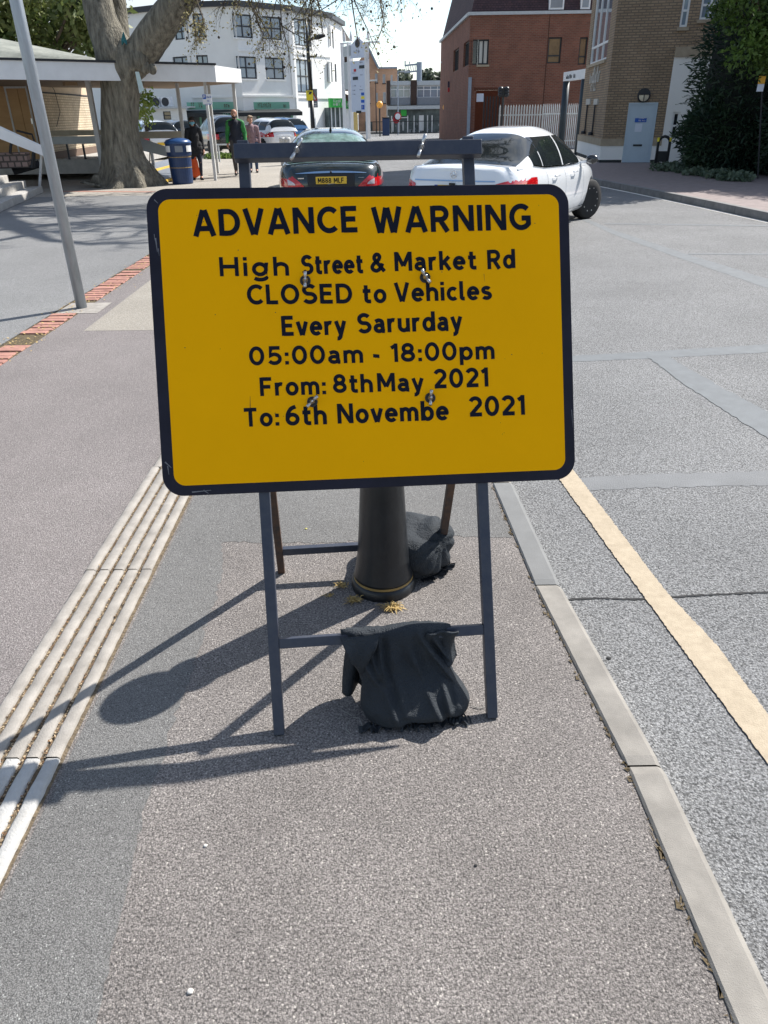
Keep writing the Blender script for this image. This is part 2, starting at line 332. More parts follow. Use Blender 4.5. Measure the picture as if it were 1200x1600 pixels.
M['cloth_navy'] = mat('navy trousers', (.018, .022, .04), .85, var=.3, bump=.004, bscale=40)
M['cloth_green'] = mat('green sleeve cloth', (.025, .21, .05), .75, var=.2, bump=.004, bscale=40)
M['cloth_pink'] = mat('mauve check shirt', (.26, .17, .19), .85, var=.35, scale=26)
M['jeans'] = mat('blue denim', (.04, .07, .14), .85, var=.25, bump=.003, bscale=40)
M['grey_trouser'] = mat('grey trousers', (.06, .058, .06), .85, var=.2, bump=.004, bscale=40)
M['mask'] = mat('face mask', (.16, .40, .50), .8)
M['hair'] = mat('dark brown hair', (.03, .02, .015), .7, var=.3, scale=40)
M['hair_fair'] = mat('fair hair', (.28, .2, .13), .7, var=.3, scale=40)
M['orange'] = mat('orange carrier bag', (.75, .10, .012), .55, var=.15, bump=.01, bscale=12)
M['shoe'] = mat('dark shoes', (.02, .02, .022), .6)
M['sign_blue'] = mat('blue sign', (.01, .10, .48), .5)
M['sign_white'] = mat('white sign', (.78, .80, .84), .5, var=.02)
M['sign_pale'] = mat('pale blue sign panel', (.60, .66, .78), .5, var=.03)
M['sign_yellow2'] = mat('yellow notice', (.85, .70, .03), .5)
M['sign_red'] = mat('red sign', (.50, .02, .03), .5)
M['sign_grey'] = mat('grey sign back', (.22, .24, .27), .5, .4)
M['amber'] = mat('amber globe', (.90, .40, .06), .4)
M['steel_blue'] = mat('steel gantry', (.26, .31, .38), .6)
M['palisade'] = mat('palisade steel', (.52, .52, .5), .6, .1, var=.12)
M['door_blue'] = mat('pale blue door', (.43, .53, .62), .45, var=.03)
M['lampglass'] = mat('bulkhead lamp glass', (.72, .66, .52), .3)
M['shopdark'] = mat('shop interior', (.03, .04, .042), .6, scale=1.5, col2=(.16, .2, .2), detail=8)
M['purple'] = mat('dark purple sign', (.045, .03, .06), .5)
M['stone_bit'] = mat('pale pebble', (.62, .59, .54), .8)
# ------------------------------------------------------------------ text: glyphs drawn as constant-width strokes
def arc(cx, cy, rx, ry, a0, a1, n=None):
    n = n or max(4, int(abs(a1 - a0) / 11)); return [(cx + rx * math.cos(math.radians(a0 + (a1 - a0) * i / n)), cy + ry * math.sin(math.radians(a0 + (a1 - a0) * i / n))) for i in range(n + 1)]
def spl(*p, n=7):
    p = list(p); q = [p[0]] + p + [p[-1]]; out = []
    for i in range(1, len(q) - 2):
        for k in range(n):
            t = k / n; out.append(tuple(.5 * (2 * q[i][j] + (q[i + 1][j] - q[i - 1][j]) * t + (2 * q[i - 1][j] - 5 * q[i][j] + 4 * q[i + 1][j] - q[i + 2][j]) * t * t + (3 * q[i][j] - q[i - 1][j] - 3 * q[i + 1][j] + q[i + 2][j]) * t ** 3) for j in (0, 1)))
    return out + [p[-1]]
def ring(cx, cy, rx, ry): return arc(cx, cy, rx, ry, 90, 450, 34)
GL = {' ': (.30, []),
 'A': (.80, [[(.075, 0), (.375, .99)], [(.425, .99), (.725, 0)], [(.17, .29), (.63, .29)]]),
 'D': (.76, [[(.09, 0), (.09, 1)], [(.09, .91), (.30, .91)] + arc(.33, .5, .34, .41, 88, -88) + [(.30, .09), (.09, .09)]]),
 'V': (.74, [[(.075, 1), (.345, .01)], [(.395, .01), (.665, 1)]]), 'N': (.76, [[(.09, 0), (.09, 1)], [(.67, 0), (.67, 1)], [(.12, .95), (.64, .05)]]),
 'C': (.74, [arc(.43, .5, .345, .415, 45, 315)]), 'E': (.62, [[(.09, 0), (.09, 1)], [(.09, .91), (.58, .91)], [(.09, .51), (.53, .51)], [(.09, .09), (.59, .09)]]),
 'F': (.60, [[(.09, 0), (.09, 1)], [(.09, .91), (.57, .91)], [(.09, .49), (.51, .49)]]),
 'W': (1.08, [[(.075, 1), (.285, .01)], [(.325, .01), (.52, .97)], [(.56, .97), (.755, .01)], [(.795, .01), (1.005, 1)]]),
 'R': (.70, [[(.09, 0), (.09, 1)], [(.09, .91), (.36, .91)] + arc(.36, .69, .22, .22, 85, -85) + [(.36, .47), (.09, .47)], [(.34, .47), (.61, 0)]]),
 'I': (.18, [[(.09, 0), (.09, 1)]]), 'L': (.56, [[(.09, 0), (.09, 1)], [(.09, .09), (.54, .09)]]), 'T': (.66, [[(.33, 0), (.33, 1)], [(.02, .91), (.64, .91)]]),
 'G': (.80, [arc(.43, .5, .345, .415, 46, 318) + [(.70, .24), (.70, .46)], [(.45, .45), (.79, .45)]]),
 'H': (.72, [[(.09, 0), (.09, 1)], [(.63, 0), (.63, 1)], [(.09, .5), (.63, .5)]]),
 'M': (.86, [[(.09, 0), (.09, 1)], [(.77, 0), (.77, 1)], [(.12, .94), (.42, .26)], [(.74, .94), (.44, .26)]]),
 'K': (.68, [[(.09, 0), (.09, 1)], [(.60, 1), (.12, .40)], [(.26, .56), (.63, 0)]]), 'U': (.72, [[(.09, 1), (.09, .36)] + arc(.36, .36, .27, .275, 180, 360) + [(.63, 1)]]),
 'O': (.84, [ring(.42, .5, .335, .415)]), '0': (.68, [ring(.34, .5, .255, .415)]),
 'S': (.70, [arc(.35, .705, .245, .21, 28, 250) + arc(.35, .295, .265, .215, 70, -152)]),
 '&': (.78, [spl((.74, .03), (.45, .40), (.24, .68), (.27, .87), (.40, .925), (.51, .80), (.42, .61), (.20, .44), (.10, .27), (.18, .12), (.36, .08), (.54, .22), (.65, .45))]),
 'a': (.56, [spl((.085, .56), (.24, .625), (.40, .57), (.44, .42)) + [(.44, .12), (.47, .075), (.55, .07)], ring(.265, .225, .185, .15)]),
 'e': (.60, [[(.08, .36), (.52, .36)] + arc(.30, .35, .225, .275, 4, 318)]), 'o': (.62, [ring(.31, .35, .225, .275)]), 'c': (.52, [arc(.31, .35, .225, .275, 48, 312)]),
 'd': (.63, [ring(.30, .35, .215, .275), [(.54, 0), (.54, 1)]]), 'b': (.63, [ring(.33, .35, .215, .275), [(.09, 0), (.09, 1)]]), 'p': (.63, [ring(.33, .35, .215, .275), [(.09, -.28), (.09, .70)]]),
 'g': (.63, [ring(.30, .35, .215, .275), [(.54, .70), (.54, -.04)] + arc(.30, -.03, .24, .165, 0, -150)]),
 'h': (.60, [[(.09, 0), (.09, 1)], [(.09, .38)] + arc(.30, .40, .21, .225, 165, 0) + [(.51, 0)]]), 'n': (.60, [[(.09, 0), (.09, .70)], [(.09, .38)] + arc(.30, .40, .21, .225, 165, 0) + [(.51, 0)]]),
 'm': (.90, [[(.09, 0), (.09, .70)], [(.09, .38)] + arc(.27, .41, .18, .215, 165, 0) + [(.45, 0)], [(.45, .38)] + arc(.63, .41, .18, .215, 165, 0) + [(.81, 0)]]),
 'r': (.40, [[(.09, 0), (.09, .70)], [(.09, .36)] + arc(.29, .38, .20, .24, 165, 68)]), 'i': (.18, [[(.09, 0), (.09, .70)], [(.09, .81), (.09, .99)]]),
 'l': (.26, [[(.09, 1), (.09, .17)] + arc(.18, .17, .09, .09, 180, 270) + [(.25, .08)]]), 'k': (.56, [[(.09, 0), (.09, 1)], [(.49, .70), (.13, .31)], [(.25, .42), (.52, 0)]]),
 's': (.50, [arc(.25, .49, .165, .13, 28, 250) + arc(.25, .21, .18, .135, 70, -152)]), 't': (.44, [[(.18, .93), (.18, .20)] + arc(.30, .20, .12, .115, 180, 270) + [(.42, .085)], [(.02, .63), (.41, .63)]]),
 'u': (.60, [[(.09, .70), (.09, .30)] + arc(.30, .30, .21, .22, 180, 340), [(.51, .70), (.51, 0)]]), 'v': (.56, [[(.065, .70), (.262, .01)], [(.298, .01), (.495, .70)]]),
 'y': (.56, [[(.065, .70), (.285, .03)], [(.495, .70), (.27, -.06)] + arc(.13, -.03, .15, .16, -20, -100)]),
 '1': (.34, [[(.25, 0), (.25, 1)], [(.25, .90), (.03, .76)]]), '2': (.66, [arc(.32, .68, .235, .235, 160, -25) + [(.12, .12)], [(.04, .09), (.63, .09)]]),
 '5': (.64, [[(.57, .91), (.17, .91), (.13, .49)] + arc(.31, .325, .25, .24, 132, -150)]), '6': (.66, [ring(.33, .315, .24, .225), spl((.09, .30), (.12, .58), (.27, .83), (.50, .94))]),
 '7': (.60, [[(.03, .91), (.55, .91)], [(.52, .91), (.22, 0)]]), '8': (.66, [ring(.33, .715, .20, .195), ring(.33, .295, .245, .205)]),
 'P': (.66, [[(.09, 0), (.09, 1)], [(.09, .91), (.34, .91)] + arc(.34, .68, .22, .23, 85, -85) + [(.34, .45), (.09, .45)]]),
 ':': (.20, [[(.10, .0), (.10, .19)], [(.10, .46), (.10, .65)]]), '-': (.36, [[(.02, .36), (.34, .36)]])}
def put_text(mb, txt, o, ux, uy, width, cap, stroke=.20):
    """lettering with its left baseline point o, width and cap height given, along ux / uy"""
    o, ux, uy = Vector(o), Vector(ux), Vector(uy); nn = ux.cross(uy)
    tot = sum(GL[c][0] for c in txt) + .13 * (len(txt) - 1); sx = width / tot; x = 0; hw = stroke / 2; lay = 0
    for ch in txt:
        w, strokes = GL[ch]
        for st in strokes:
            lay += 1; P_ = [((x + a) * sx / cap, b) for a, b in st]; P_ = [p for i, p in enumerate(P_) if i == 0 or math.hypot(p[0] - P_[i - 1][0], p[1] - P_[i - 1][1]) > 1e-5]; n = len(P_); closed = n > 20 and math.hypot(P_[0][0] - P_[-1][0], P_[0][1] - P_[-1][1]) < 1e-6
            vs = []
            for i, (a, b) in enumerate(P_):
                p0 = P_[i - 1] if i else (P_[-2] if closed else None); p1 = P_[i + 1] if i < n - 1 else (P_[1] if closed else None)
                def un(p, q):
                    d = math.hypot(q[0] - p[0], q[1] - p[1]); return ((q[0] - p[0]) / d, (q[1] - p[1]) / d)
                d0 = un(p0, (a, b)) if p0 else None; d1 = un((a, b), p1) if p1 else None
                if d0 is None: d0 = d1
                if d1 is None: d1 = d0
                n0, n1 = (-d0[1], d0[0]), (-d1[1], d1[0]); k = 1 + n0[0] * n1[0] + n0[1] * n1[1]; k = max(k, .5)
                mx_, my_ = (n0[0] + n1[0]) / k, (n0[1] + n1[1]) / k
                for s_ in (1, -1): vs.append(o + ux * ((a + mx_ * hw * s_) * cap) + uy * ((b + my_ * hw * s_) * cap) + nn * (lay % 7) * cap * .002)
            mb.add(vs, [(2 * i, 2 * i + 1, 2 * i + 3, 2 * i + 2) for i in range(n - 1)])
        x += w + .13
def scribble(mb, o, ux, uy, n, width, h, w=None, seed=0):
    """a row of small upright marks for writing too far off to read"""
    r = random.Random(seed); st = width / n; o, ux, uy = Vector(o), Vector(ux), Vector(uy); nn = ux.cross(uy) * .012
    for i in range(n):
        if r.random() < .1: continue
        hh = h * r.choice((.7, 1, 1)); ww = st * r.uniform(.45, .75)
        a = o + ux * (i * st)
        mb.obox(a, ux * ww * .35, uy * hh, nn)
        if r.random() < .8: mb.obox(a + uy * r.choice((0, hh * .45, hh * .8)) + ux * ww * .35, ux * ww * .65, uy * hh * .2, nn)
        if r.random() < .5: mb.obox(a + ux * ww * .7, ux * ww * .3, uy * hh * .8, nn * .8)
# ================================================================== GROUND
KX = [(-3, .75), (.8, .70), (1.485, .68), (2.40, .59), (3.31, .548), (5, .49), (7, .28), (9.5, -.28), (12, -1.2), (14.5, -2.0), (17, -2.32), (22, -2.45), (30, -2.55), (62, -2.8)]
_ky = np.array([k[0] for k in KX]); _kx = np.array([k[1] for k in KX])
def K(y):
    return float(np.interp(y, _ky, _kx))
def struct(o): return tag(o, kind='structure')
def sheet(name, pts, z, m):
    mb = MB(); mb.poly([(p[0], p[1], z) for p in pts]); return struct(mb.build(name, m))
KW = .106
ys = sorted(set([-3, .571, 1.485, 2.4, 3.314] + [3.314 + .9144 * i for i in range(1, 62)]))
kl = [(K(y) + .004, y) for y in ys if y <= 19] ; kl2 = [(K(19) + .004, 19)] + [(K(y) + .004, y) for y in ys if y > 19]
sheet('road', [(-900, -300), (900, -300), (900, 1500), (-900, 1500)], ROAD, M['road'])
sheet('pavement', [(-1.2, -3)] + kl + [(K(19) + .004, 19), (-1.2, 19)], 0, M['pave'])
sheet('pavement', [(-2.9, -3), (-1.2, -3), (-1.2, 19), (-2.9, 19)], 0, M['pave_pink'])
sheet('plaza', [(-60, -3), (-3.16, -3), (-3.16, 19), (-60, 19)], 0, M['plaza'])
sheet('forecourt', [(-60, 19), (-3.16, 19), (-2.9, 19)] + kl2 + [(-60, kl2[-1][1])], 0, M['forecourt'])
sheet('edging_bed', [(-3.16, -3), (-2.9, -3), (-2.9, 19), (-3.16, 19)], -.004, M['soil'])
kerb_mb, kerb_mb2 = MB(), MB()
for i in range(len(ys) - 1):
    y0, y1 = ys[i] + .003, ys[i + 1] - .003
    j = random.uniform(-.003, .003)
    mb = kerb_mb2 if i == 3 else kerb_mb
    n = 6; prof = [(0, -.04), (0, .004), (.006, .010), (KW - .02, .010), (KW - .005, .002), (KW, -.015), (KW + .006, ROAD - .02)]
    def fn(a, b, y0=y0, y1=y1, j=j):
        e = min(a, 1 - a); q = 1 if e > .001 else 0
        y = y0 + (y1 - y0) * a; k = int(round(b * (len(prof) - 1))); px, pz = prof[k]
        r = .0 if e > .02 else .006
        w = random.uniform(-.0005, .0005)
        return Vector((K(y) + j + (px - KW / 2) * (1 - r * 4) + KW / 2 + w, y, pz - (r if pz > 0 else 0)))
    mb.grid(fn, 30, len(prof) - 1)
struct(kerb_mb.build('kerb', M['kerb'])); struct(kerb_mb2.build('kerb', mat('grey kerb concrete', (.17, .172, .17), .85, var=.1, scale=7, bump=.0012, bscale=200)))
# gutter shadow gap filled with a little soil along the inner edge
mb = MB()
for i in range(260):
    y = random.uniform(.4, 4); x = K(y) - random.uniform(-.004, .012) * random.random()
    mb.poly([(x + random.uniform(-.012, .012), y + random.uniform(-.02, .02), .0035) for _ in range(3)])
tag(mb.build('moss', M['soil']), 'brown moss and grit along the inner kerb joint', 'moss', kind='stuff')
# trench reinstatement and buff patch
tr = [(-.935, -1), (-.55, -1)] + [(G(x, y).x, G(x, y).y) for x, y in ((152, 1600), (190, 1430), (217, 1310), (250, 1195), (300, 1050), (350, 893))]
yb = 2.78
tr += [(-.72, yb), (-.25, yb - .03), (.2, yb + .02), (K(yb) - .012, yb)] + [(K(y) - .012, y) for y in (3, 3.31, 5, 7)] + [(-.935, 7)]
tr2 = []
for i in range(len(tr)):
    p, q = Vector(tr[i]), Vector(tr[(i + 1) % len(tr)]); n = max(1, int((q - p).length / .025)) if 1 <= i < 12 else 1
    for k in range(n):
        r = p.lerp(q, k / n); tr2.append((r.x + (random.gauss(0, .006) if n > 1 else 0), r.y + (random.gauss(0, .006) if n > 1 else 0)))
sheet('tarmac_patch', tr2, .0012, M['pave_grey'])
sheet('tarmac_patch', [(-2.62, 6.45), (-1.25, 6.42), (-1.25, 10.5), (-2.66, 10.5)], .0015, M['concrete_patch'])
# delineator strip
mb, gb, mbn = MB(), MB(), MB()
gb.poly([(-1.232, -1, .002), (-.946, -1, .002), (-.946, 19, .002), (-1.232, 19, .002)])
joints = [-.47, .535, 1.54, 2.545] + [2.545 + 1.005 * i for i in range(1, 17)]
for i in range(len(joints) - 1):
    o = random.uniform(-.004, .004); hz = random.uniform(.012, .016)
    for k in range(5):
        x0 = -1.230 + k * .0578 + o; wd = .0385
        def fn(a, b, x0=x0, y0=joints[i] + .003, y1=joints[i + 1] - .003, hz=hz, wd=wd):
            k = int(round(b * 5)); px, pz = [(-.003, -.01), (-.001, hz - .004), (.004, hz), (wd - .004, hz), (wd + .001, hz - .004), (wd + .003, -.01)][k]
            return Vector((x0 + px + random.uniform(-.0016, .0016), y0 + (y1 - y0) * a, pz + random.uniform(-.0008, 0)))
        (mbn if joints[i + 1] < 1.6 else mb).grid(fn, 40, 5)
struct(mb.build('delineator_strip', M['tac'], smooth=True)); struct(mbn.build('delineator_strip', mat('whitened delineator concrete', (.36, .35, .33), .85, scale=16, bump=.003, bscale=160, detail=9, col2=(.46, .455, .44)), smooth=True)); struct(gb.build('delineator_bed', M['groove']))
lit = MB()
def chip(mb, x, y, z, s, r=random):
    a = r.uniform(0, 2 * PI); e = r.uniform(.3, 1)
    ux = Vector((math.cos(a), math.sin(a), r.uniform(-.4, .4))) * s; uy = Vector((-math.sin(a), math.cos(a), r.uniform(-.4, .4))) * s * e
    p = Vector((x, y, z)); mb.add([p - ux, p - uy * .7, p + ux, p + uy], [(0, 1, 2, 3)])
lit2 = MB()
for i in range(7600):
    k = random.randrange(4); y = .4 + 5.6 * random.random() ** 1.5
    x = -1.230 + k * .0578 + .050 + random.gauss(0, .0050)
    chip(lit if random.random() < .6 else lit2, x, y, random.uniform(.003, .011), random.uniform(.0015, .0058))
tag(lit.build('leaf_litter', mat('brown litter', (.16, .09, .045), .9, var=.5, scale=70)), 'brown leaf crumbs caught in the strip grooves', 'leaf litter', kind='stuff')
tag(lit2.build('leaf_litter', mat('straw litter', (.42, .32, .2), .9, var=.4, scale=70)), 'straw coloured seed husks caught in the strip grooves', 'leaf litter', kind='stuff')
# brick edging
mb = MB(); y = 4.0; fb = MB()
while y < 18.9:
    if not (5.95 < y < 6.35 or 7.05 < y < 7.62 or random.random() < .10):
        mb.obox((-3.14 + random.uniform(-.012, .012), y, -.03), (.225, random.uniform(-.012, .012), 0), (0, .082, 0), (0, 0, .034 + random.uniform(-.006, .006)))
    y += .108
struct(mb.build('brick_edging', M['brickred'], bevel=.004))
for i in range(900):
    yy = random.uniform(4, 11); chip(fb, -3.03 + random.gauss(0, .10), yy, .006, random.uniform(.004, .014))
tag(fb.build('leaf_litter', M['straw']), 'pale husks lying along the red brick edging', 'leaf litter', kind='stuff')
mb = MB(); a, b = G(95, 299), G(240, 300)
mb.bar((a.x, a.y, -.01), (b.x, b.y, -.01), .22, .03, side=(0, 1, 0)); struct(mb.build('brick_edging', M['brickred']))
mb = MB(); p = [G(*q) for q in ((105, 488), (140, 478), (168, 466), (135, 490), )]
mb.poly([(-3.13, 7.10, .003), (-2.72, 7.10, .003), (-2.72, 7.55, .003), (-3.13, 7.55, .003)]); struct(mb.build('post_footing', M['tac']))
# road markings and seams (4 mm sheets)
def rpoly(name, px, z, m): return sheet(name, [G(x, y, ROAD)[:2] for x, y in px], ROAD + z, m)
def ragged(name, L, R, z, m, amp=.008, n=60):
    """a strip between two ground lines with a slightly ragged edge"""
    L, R = [G(*p, ROAD) for p in L], [G(*p, ROAD) for p in R]
    def along(P, t):
        d = [0]
        for i in range(len(P) - 1): d.append(d[-1] + (P[i + 1] - P[i]).length)
        s = t * d[-1]; i = max(0, min(len(P) - 2, int(np.searchsorted(d, s)) - 1)); f = (s - d[i]) / max(1e-9, d[i + 1] - d[i])
        return P[i].lerp(P[i + 1], f)
    mb = MB(); pl = []; pr = []
    for i in range(n + 1):
        a, b = along(L, i / n), along(R, i / n); w = (b - a).normalized()
        pl.append(a + w * random.uniform(-amp, amp)); pr.append(b + w * random.uniform(-amp, amp))
    vs = [(p.x, p.y, ROAD + z) for p in pl + pr]
    mb.add(vs, [(i, i + n + 1, i + n + 2, i + 1) for i in range(n)]); return struct(mb.build(name, m))
ragged('road_line', [(1300, 1302), (1200, 1196), (1110, 1075), (1000, 925), (870, 745), (835, 690)], [(1300, 1230), (1200, 1118), (1120, 1010), (1040, 925), (903, 745), (862, 690)], .0050, M['road_paint'], .0035, 320)
ragged('crack_seal', [(880, 557), (1020, 549), (1200, 538), (1400, 526)], [(880, 566), (1020, 560), (1200, 551), (1400, 540)], .0015, M['seal'], .006)
ragged('crack_seal', [(1036, 553), (1090, 585), (1200, 645), (1400, 760)], [(1010, 557), (1080, 608), (1200, 686), (1400, 815)], .003, M['seal'], .012)
ragged('crack_seal', [(915, 341), (960, 360), (1060, 393), (1200, 436), (1400, 500)], [(908, 343), (960, 367), (1060, 403), (1200, 451), (1400, 520)], .0015, M['seal'], .01)
ragged('crack_seal', [(880, 748), (1000, 742), (1200, 736), (1400, 730)], [(880, 768), (1000, 763), (1200, 758), (1400, 752)], .0015, mat('old seam', (.175, .18, .185), .85, var=.15, scale=3, bump=.004, bscale=160), .012)
ragged('road_crack', [(860, 938), (920, 934), (1000, 936), (1100, 929), (1300, 920)], [(860, 940.5), (920, 936.5), (1000, 938), (1100, 931.5), (1300, 922)], .003, M['crack'], .004, 90)
ragged('road_crack', [(945, 349), (1200, 352)], [(945, 350.5), (1200, 354)], .003, M['seal'], .004)
ragged('road_crack', [(1075, 396), (1200, 396)], [(1075, 398), (1200, 398.5)], .003, M['seal'], .004)
# right-hand pavement, its kerb and edge line
kr = [G(x, y, ROAD) for x, y in ((1420, 394), (1200, 346), (1100, 324), (1000, 303), (940, 291))]
kd = (kr[-1] - kr[-2]).normalized(); kr += [kr[-1] + kd * 4 + Vector((.2, 0, 0)), kr[-1] + kd * 7 + Vector((1.2, 0, 0)), kr[-1] + kd * 8.5 + Vector((4, 0, 0)), kr[-1] + kd * 9 + Vector((9, 0, 0))]
kr = [kr[0] + (kr[0] - kr[1]).normalized() * 12] + kr
KT = .035
mb = MB(); mb.poly([(p.x + .13, p.y, KT) for p in kr] + [(kr[-1].x + 30, kr[-1].y, KT), (kr[-1].x + 30, kr[0].y, KT)][:2])
struct(mb.build('pavement', mat('pinkish block paving', (.235, .19, .18), .85, var=.16, scale=6, bump=.004, bscale=50)))
mb = MB()
for i in range(len(kr) - 1):
    a, b = kr[i], kr[i + 1]; L = (b - a).length; n = max(1, round(L / .914)); dd = (b - a) / n
    for k in range(n):
        p = a + dd * k; e = dd * (1 - .012)
        mb.obox((p.x, p.y, ROAD - .03), e, (.13, 0, 0), (0, 0, .03 - ROAD + KT + .004))
struct(mb.build('kerb', M['kerb_dark'], bevel=.012))
mb = MB()
for i in range(len(kr) - 3):
    a, b = kr[i], kr[i + 1]; mb.poly([(a.x - .14, a.y, ROAD + .004), (a.x - .04, a.y, ROAD + .004), (b.x - .04, b.y, ROAD + .004), (b.x - .14, b.y, ROAD + .004)])
struct(mb.build('road_line', M['road_white']))
# faint curved white line far up the road
pts = [G(x, y, ROAD) for x, y in ((640, 245), (622, 238), (616, 231), (622, 226), (645, 223), (668, 222))]
mb = MB(); 
for i in range(len(pts) - 1):
    a, b = pts[i], pts[i + 1]; w = Vector((.06, .25, 0)) if i > 2 else Vector((.12, .05, 0)); mb.poly([(p.x, p.y, ROAD + .004) for p in (a - w, b - w, b + w, a + w)])
struct(mb.build('road_line', M['road_white']))
# loose stones
def pebble(px, r, m, label):
    p = G(*px); mb = MB(); mb.grid(lambda u, w: Vector((math.cos(2 * PI * u) * math.sin(PI * w) * r * (1 + .2 * math.sin(5 * u * 2)), math.sin(2 * PI * u) * math.sin(PI * w) * r * .8, -math.cos(PI * w) * r * .5)) + p + Vector((0, 0, r * .35)), 9, 6)
    tag(mb.build('pebble', m, smooth=True, loc=p), label, 'pebble')
pebble((297, 1550), .008, M['stone_bit'], 'pale flat pebble lying on the tarmac near the lower left')
pebble((321, 1322), .006, M['stone_bit'], 'small pale pebble lying just below the dark shadow of the sign')
pebble((743, 1353), .005, M['crack'], 'black grit lump on the tarmac below the draped sandbag')
pebble((950, 1030), .009, M['crack'], 'dark lump lying in the road gutter beside the kerb')
pebble((478, 827), .007, mat('yellow pip', (.5, .45, .12), .6), 'yellowish pip on the tarmac left of the black bollard')
# ================================================================== WARNING SIGN
A = G(434, 1146); B_ = G(767, 1120)
sd = (B_ - A).normalized(); nh = Vector((sd.y, -sd.x, 0))
if nh.y > 0: nh = -nh
LEAN = math.radians(25)
sup = Vector((-nh.x * math.sin(LEAN), -nh.y * math.sin(LEAN), math.cos(LEAN))); sn = sd.cross(sup)
if sn.y > 0: sn = -sn
def SP(u, v, w=0): return A + sd * u + sup * v + sn * w
def SPX(x, y, w=.026):
    r = ray(x, y); o = Vector((0, 0, EYE)); t = (A + sn * w - o).dot(sn) / r.dot(sn); p = o + r * t - A - sn * w
    return p.dot(sd), p.dot(sup)
sign = thing('warning_sign', 'yellow advance warning sign board on a dark steel folding frame', 'road sign', A)
T = .032
for u in (.005, .66):
    mb = MB(); mb.obox(SP(u - T / 2, 0, -T / 2), sd * T, sup * 1.745, sn * T); mb.build('leg', M['navy'], sign, bevel=.002)
mb = MB(); mb.obox(SP(-.018, 1.678, T / 2 + .002), sd * .71, sup * .042, sn * .034); mb.build('top_bar', M['navy'], sign, bevel=.002)
mb = MB(); mb.obox(SP(.005 + T / 2, .262, -.014), sd * (.655 - T), sup * .03, sn * .028); mb.build('crossbar', M['navy'], sign, bevel=.002)
RL = Vector((-.425, 2.532, 0)); RR = RL + sd * .655
HL, HR = SP(.0, 1.2, -.04), SP(.665, 1.2, -.04)
for p, q in ((RL, HL), (RR, HR)):
    mb = MB(); mb.bar(p, q, .028, .03, side=sd); mb.build('rear_leg', M['rust'], sign, bevel=.002)
f = .115
mb = MB(); mb.bar(RL.lerp(HL, f) + sd * .014, RR.lerp(HR, f) - sd * .014, .03, .026, side=(0, 0, 1)); mb.build('rear_crossbar', M['navy'], sign, bevel=.002)
pu = (sd * math.cos(-.010) + sup * math.sin(-.010)); pv = (sup * math.cos(-.010) - sd * math.sin(-.010))
_tl, _tr, _bl, _br = SPX(245, 292), SPX(868, 289.5), SPX(275, 777), SPX(885, 747.5)
_lf, _rt = SPX(241, 535), SPX(893.5, 515)
PW = _rt[0] - _lf[0]; PH = ((_tl[1] - _bl[1]) + (_tr[1] - _br[1])) / 2
_uc, _vc = (_lf[0] + _rt[0]) / 2, (_tl[1] + _tr[1] + _bl[1] + _br[1]) / 4
PO = SP(_uc, _vc, T / 2 + .004) - pu * PW / 2 - pv * PH / 2
def rrect(w0, w1, h0, h1, r, z, n=10):
    out = []
    for cx, cy, a0 in ((w1 - r, h1 - r, 0), (w0 + r, h1 - r, 90), (w0 + r, h0 + r, 180), (w1 - r, h0 + r, 270)):
        for k in range(n + 1):
            a = math.radians(a0 + 90 * k / n); out.append(PO + pu * (cx + r * math.cos(a)) + pv * (cy + r * math.sin(a)) + sn * z)
    return out
def slab(lo, hi):
    n = len(lo); mb = MB(); mb.add(lo + hi, [tuple(range(n))[::-1], tuple(range(n, 2 * n))] + [(i, (i + 1) % n, n + (i + 1) % n, n + i) for i in range(n)]); return mb
plate = slab(rrect(0, PW, 0, PH, .060, 0), rrect(0, PW, 0, PH, .060, .006)).build('sign_plate', M['signedge'], sign, bevel=.0015)
slab(rrect(.033, PW - .031, .030, PH - .031, .034, .006), rrect(.033, PW - .031, .030, PH - .031, .034, .0072)).build('yellow_face', M['signyellow'], plate)
words = [('ADVANCE', (303, 370), (560, 363), 41.5), ('WARNING', (582, 365), (830, 359), 41),
         ('High', (343, 432), (453, 431), 30), ('Street', (472, 429), (568, 427), 30), ('&', (579, 426), (602, 425), 30), ('Market', (617, 424), (745, 421), 30), ('Rd', (762, 421), (805, 419), 30),
         ('CLOSED', (387, 476), (551, 474), 31), ('to', (567, 474), (604, 473), 30), ('Vehicles', (617, 472), (768, 468), 30),
         ('Every', (441, 525), (541, 523), 31), ('Sarurday', (559, 521), (722, 516), 31),
         ('05:00am', (390, 571), (568, 567), 29), ('-', (583, 567), (594, 567), 29), ('18:00pm', (611, 566), (773, 561), 29),
         ('From:', (407, 619), (510, 616), 29), ('8th', (521, 614), (583, 613), 29), ('May', (590, 612), (662, 611), 29), ('2021', (678, 607), (763, 604), 30),
         ('To:', (382, 667), (437, 665), 29), ('6th', (447, 665), (511, 663), 31), ('Novembe', (528, 662), (701, 656), 31), ('2021', (733, 651), (820, 648), 31)]
lines_ = []
for w, l, r, cap in words:
    lu, lv = SPX(*l); ru, rv = SPX(*r); tu, tv = SPX(l[0], l[1] - cap)
    if w == '-': lv += .002
    ux = (sd * (ru - lu) + sup * (rv - lv)).normalized()
    if w in ('ADVANCE', 'High', 'CLOSED', 'Every', '05:00am', 'From:', 'To:'): mb = MB(); lines_.append(mb)
    put_text(mb, w, SP(lu, lv, T / 2 + .0118), ux, sup, ru - lu, tv - lv)
for mb in lines_: mb.build('lettering', M['signblack'], plate)
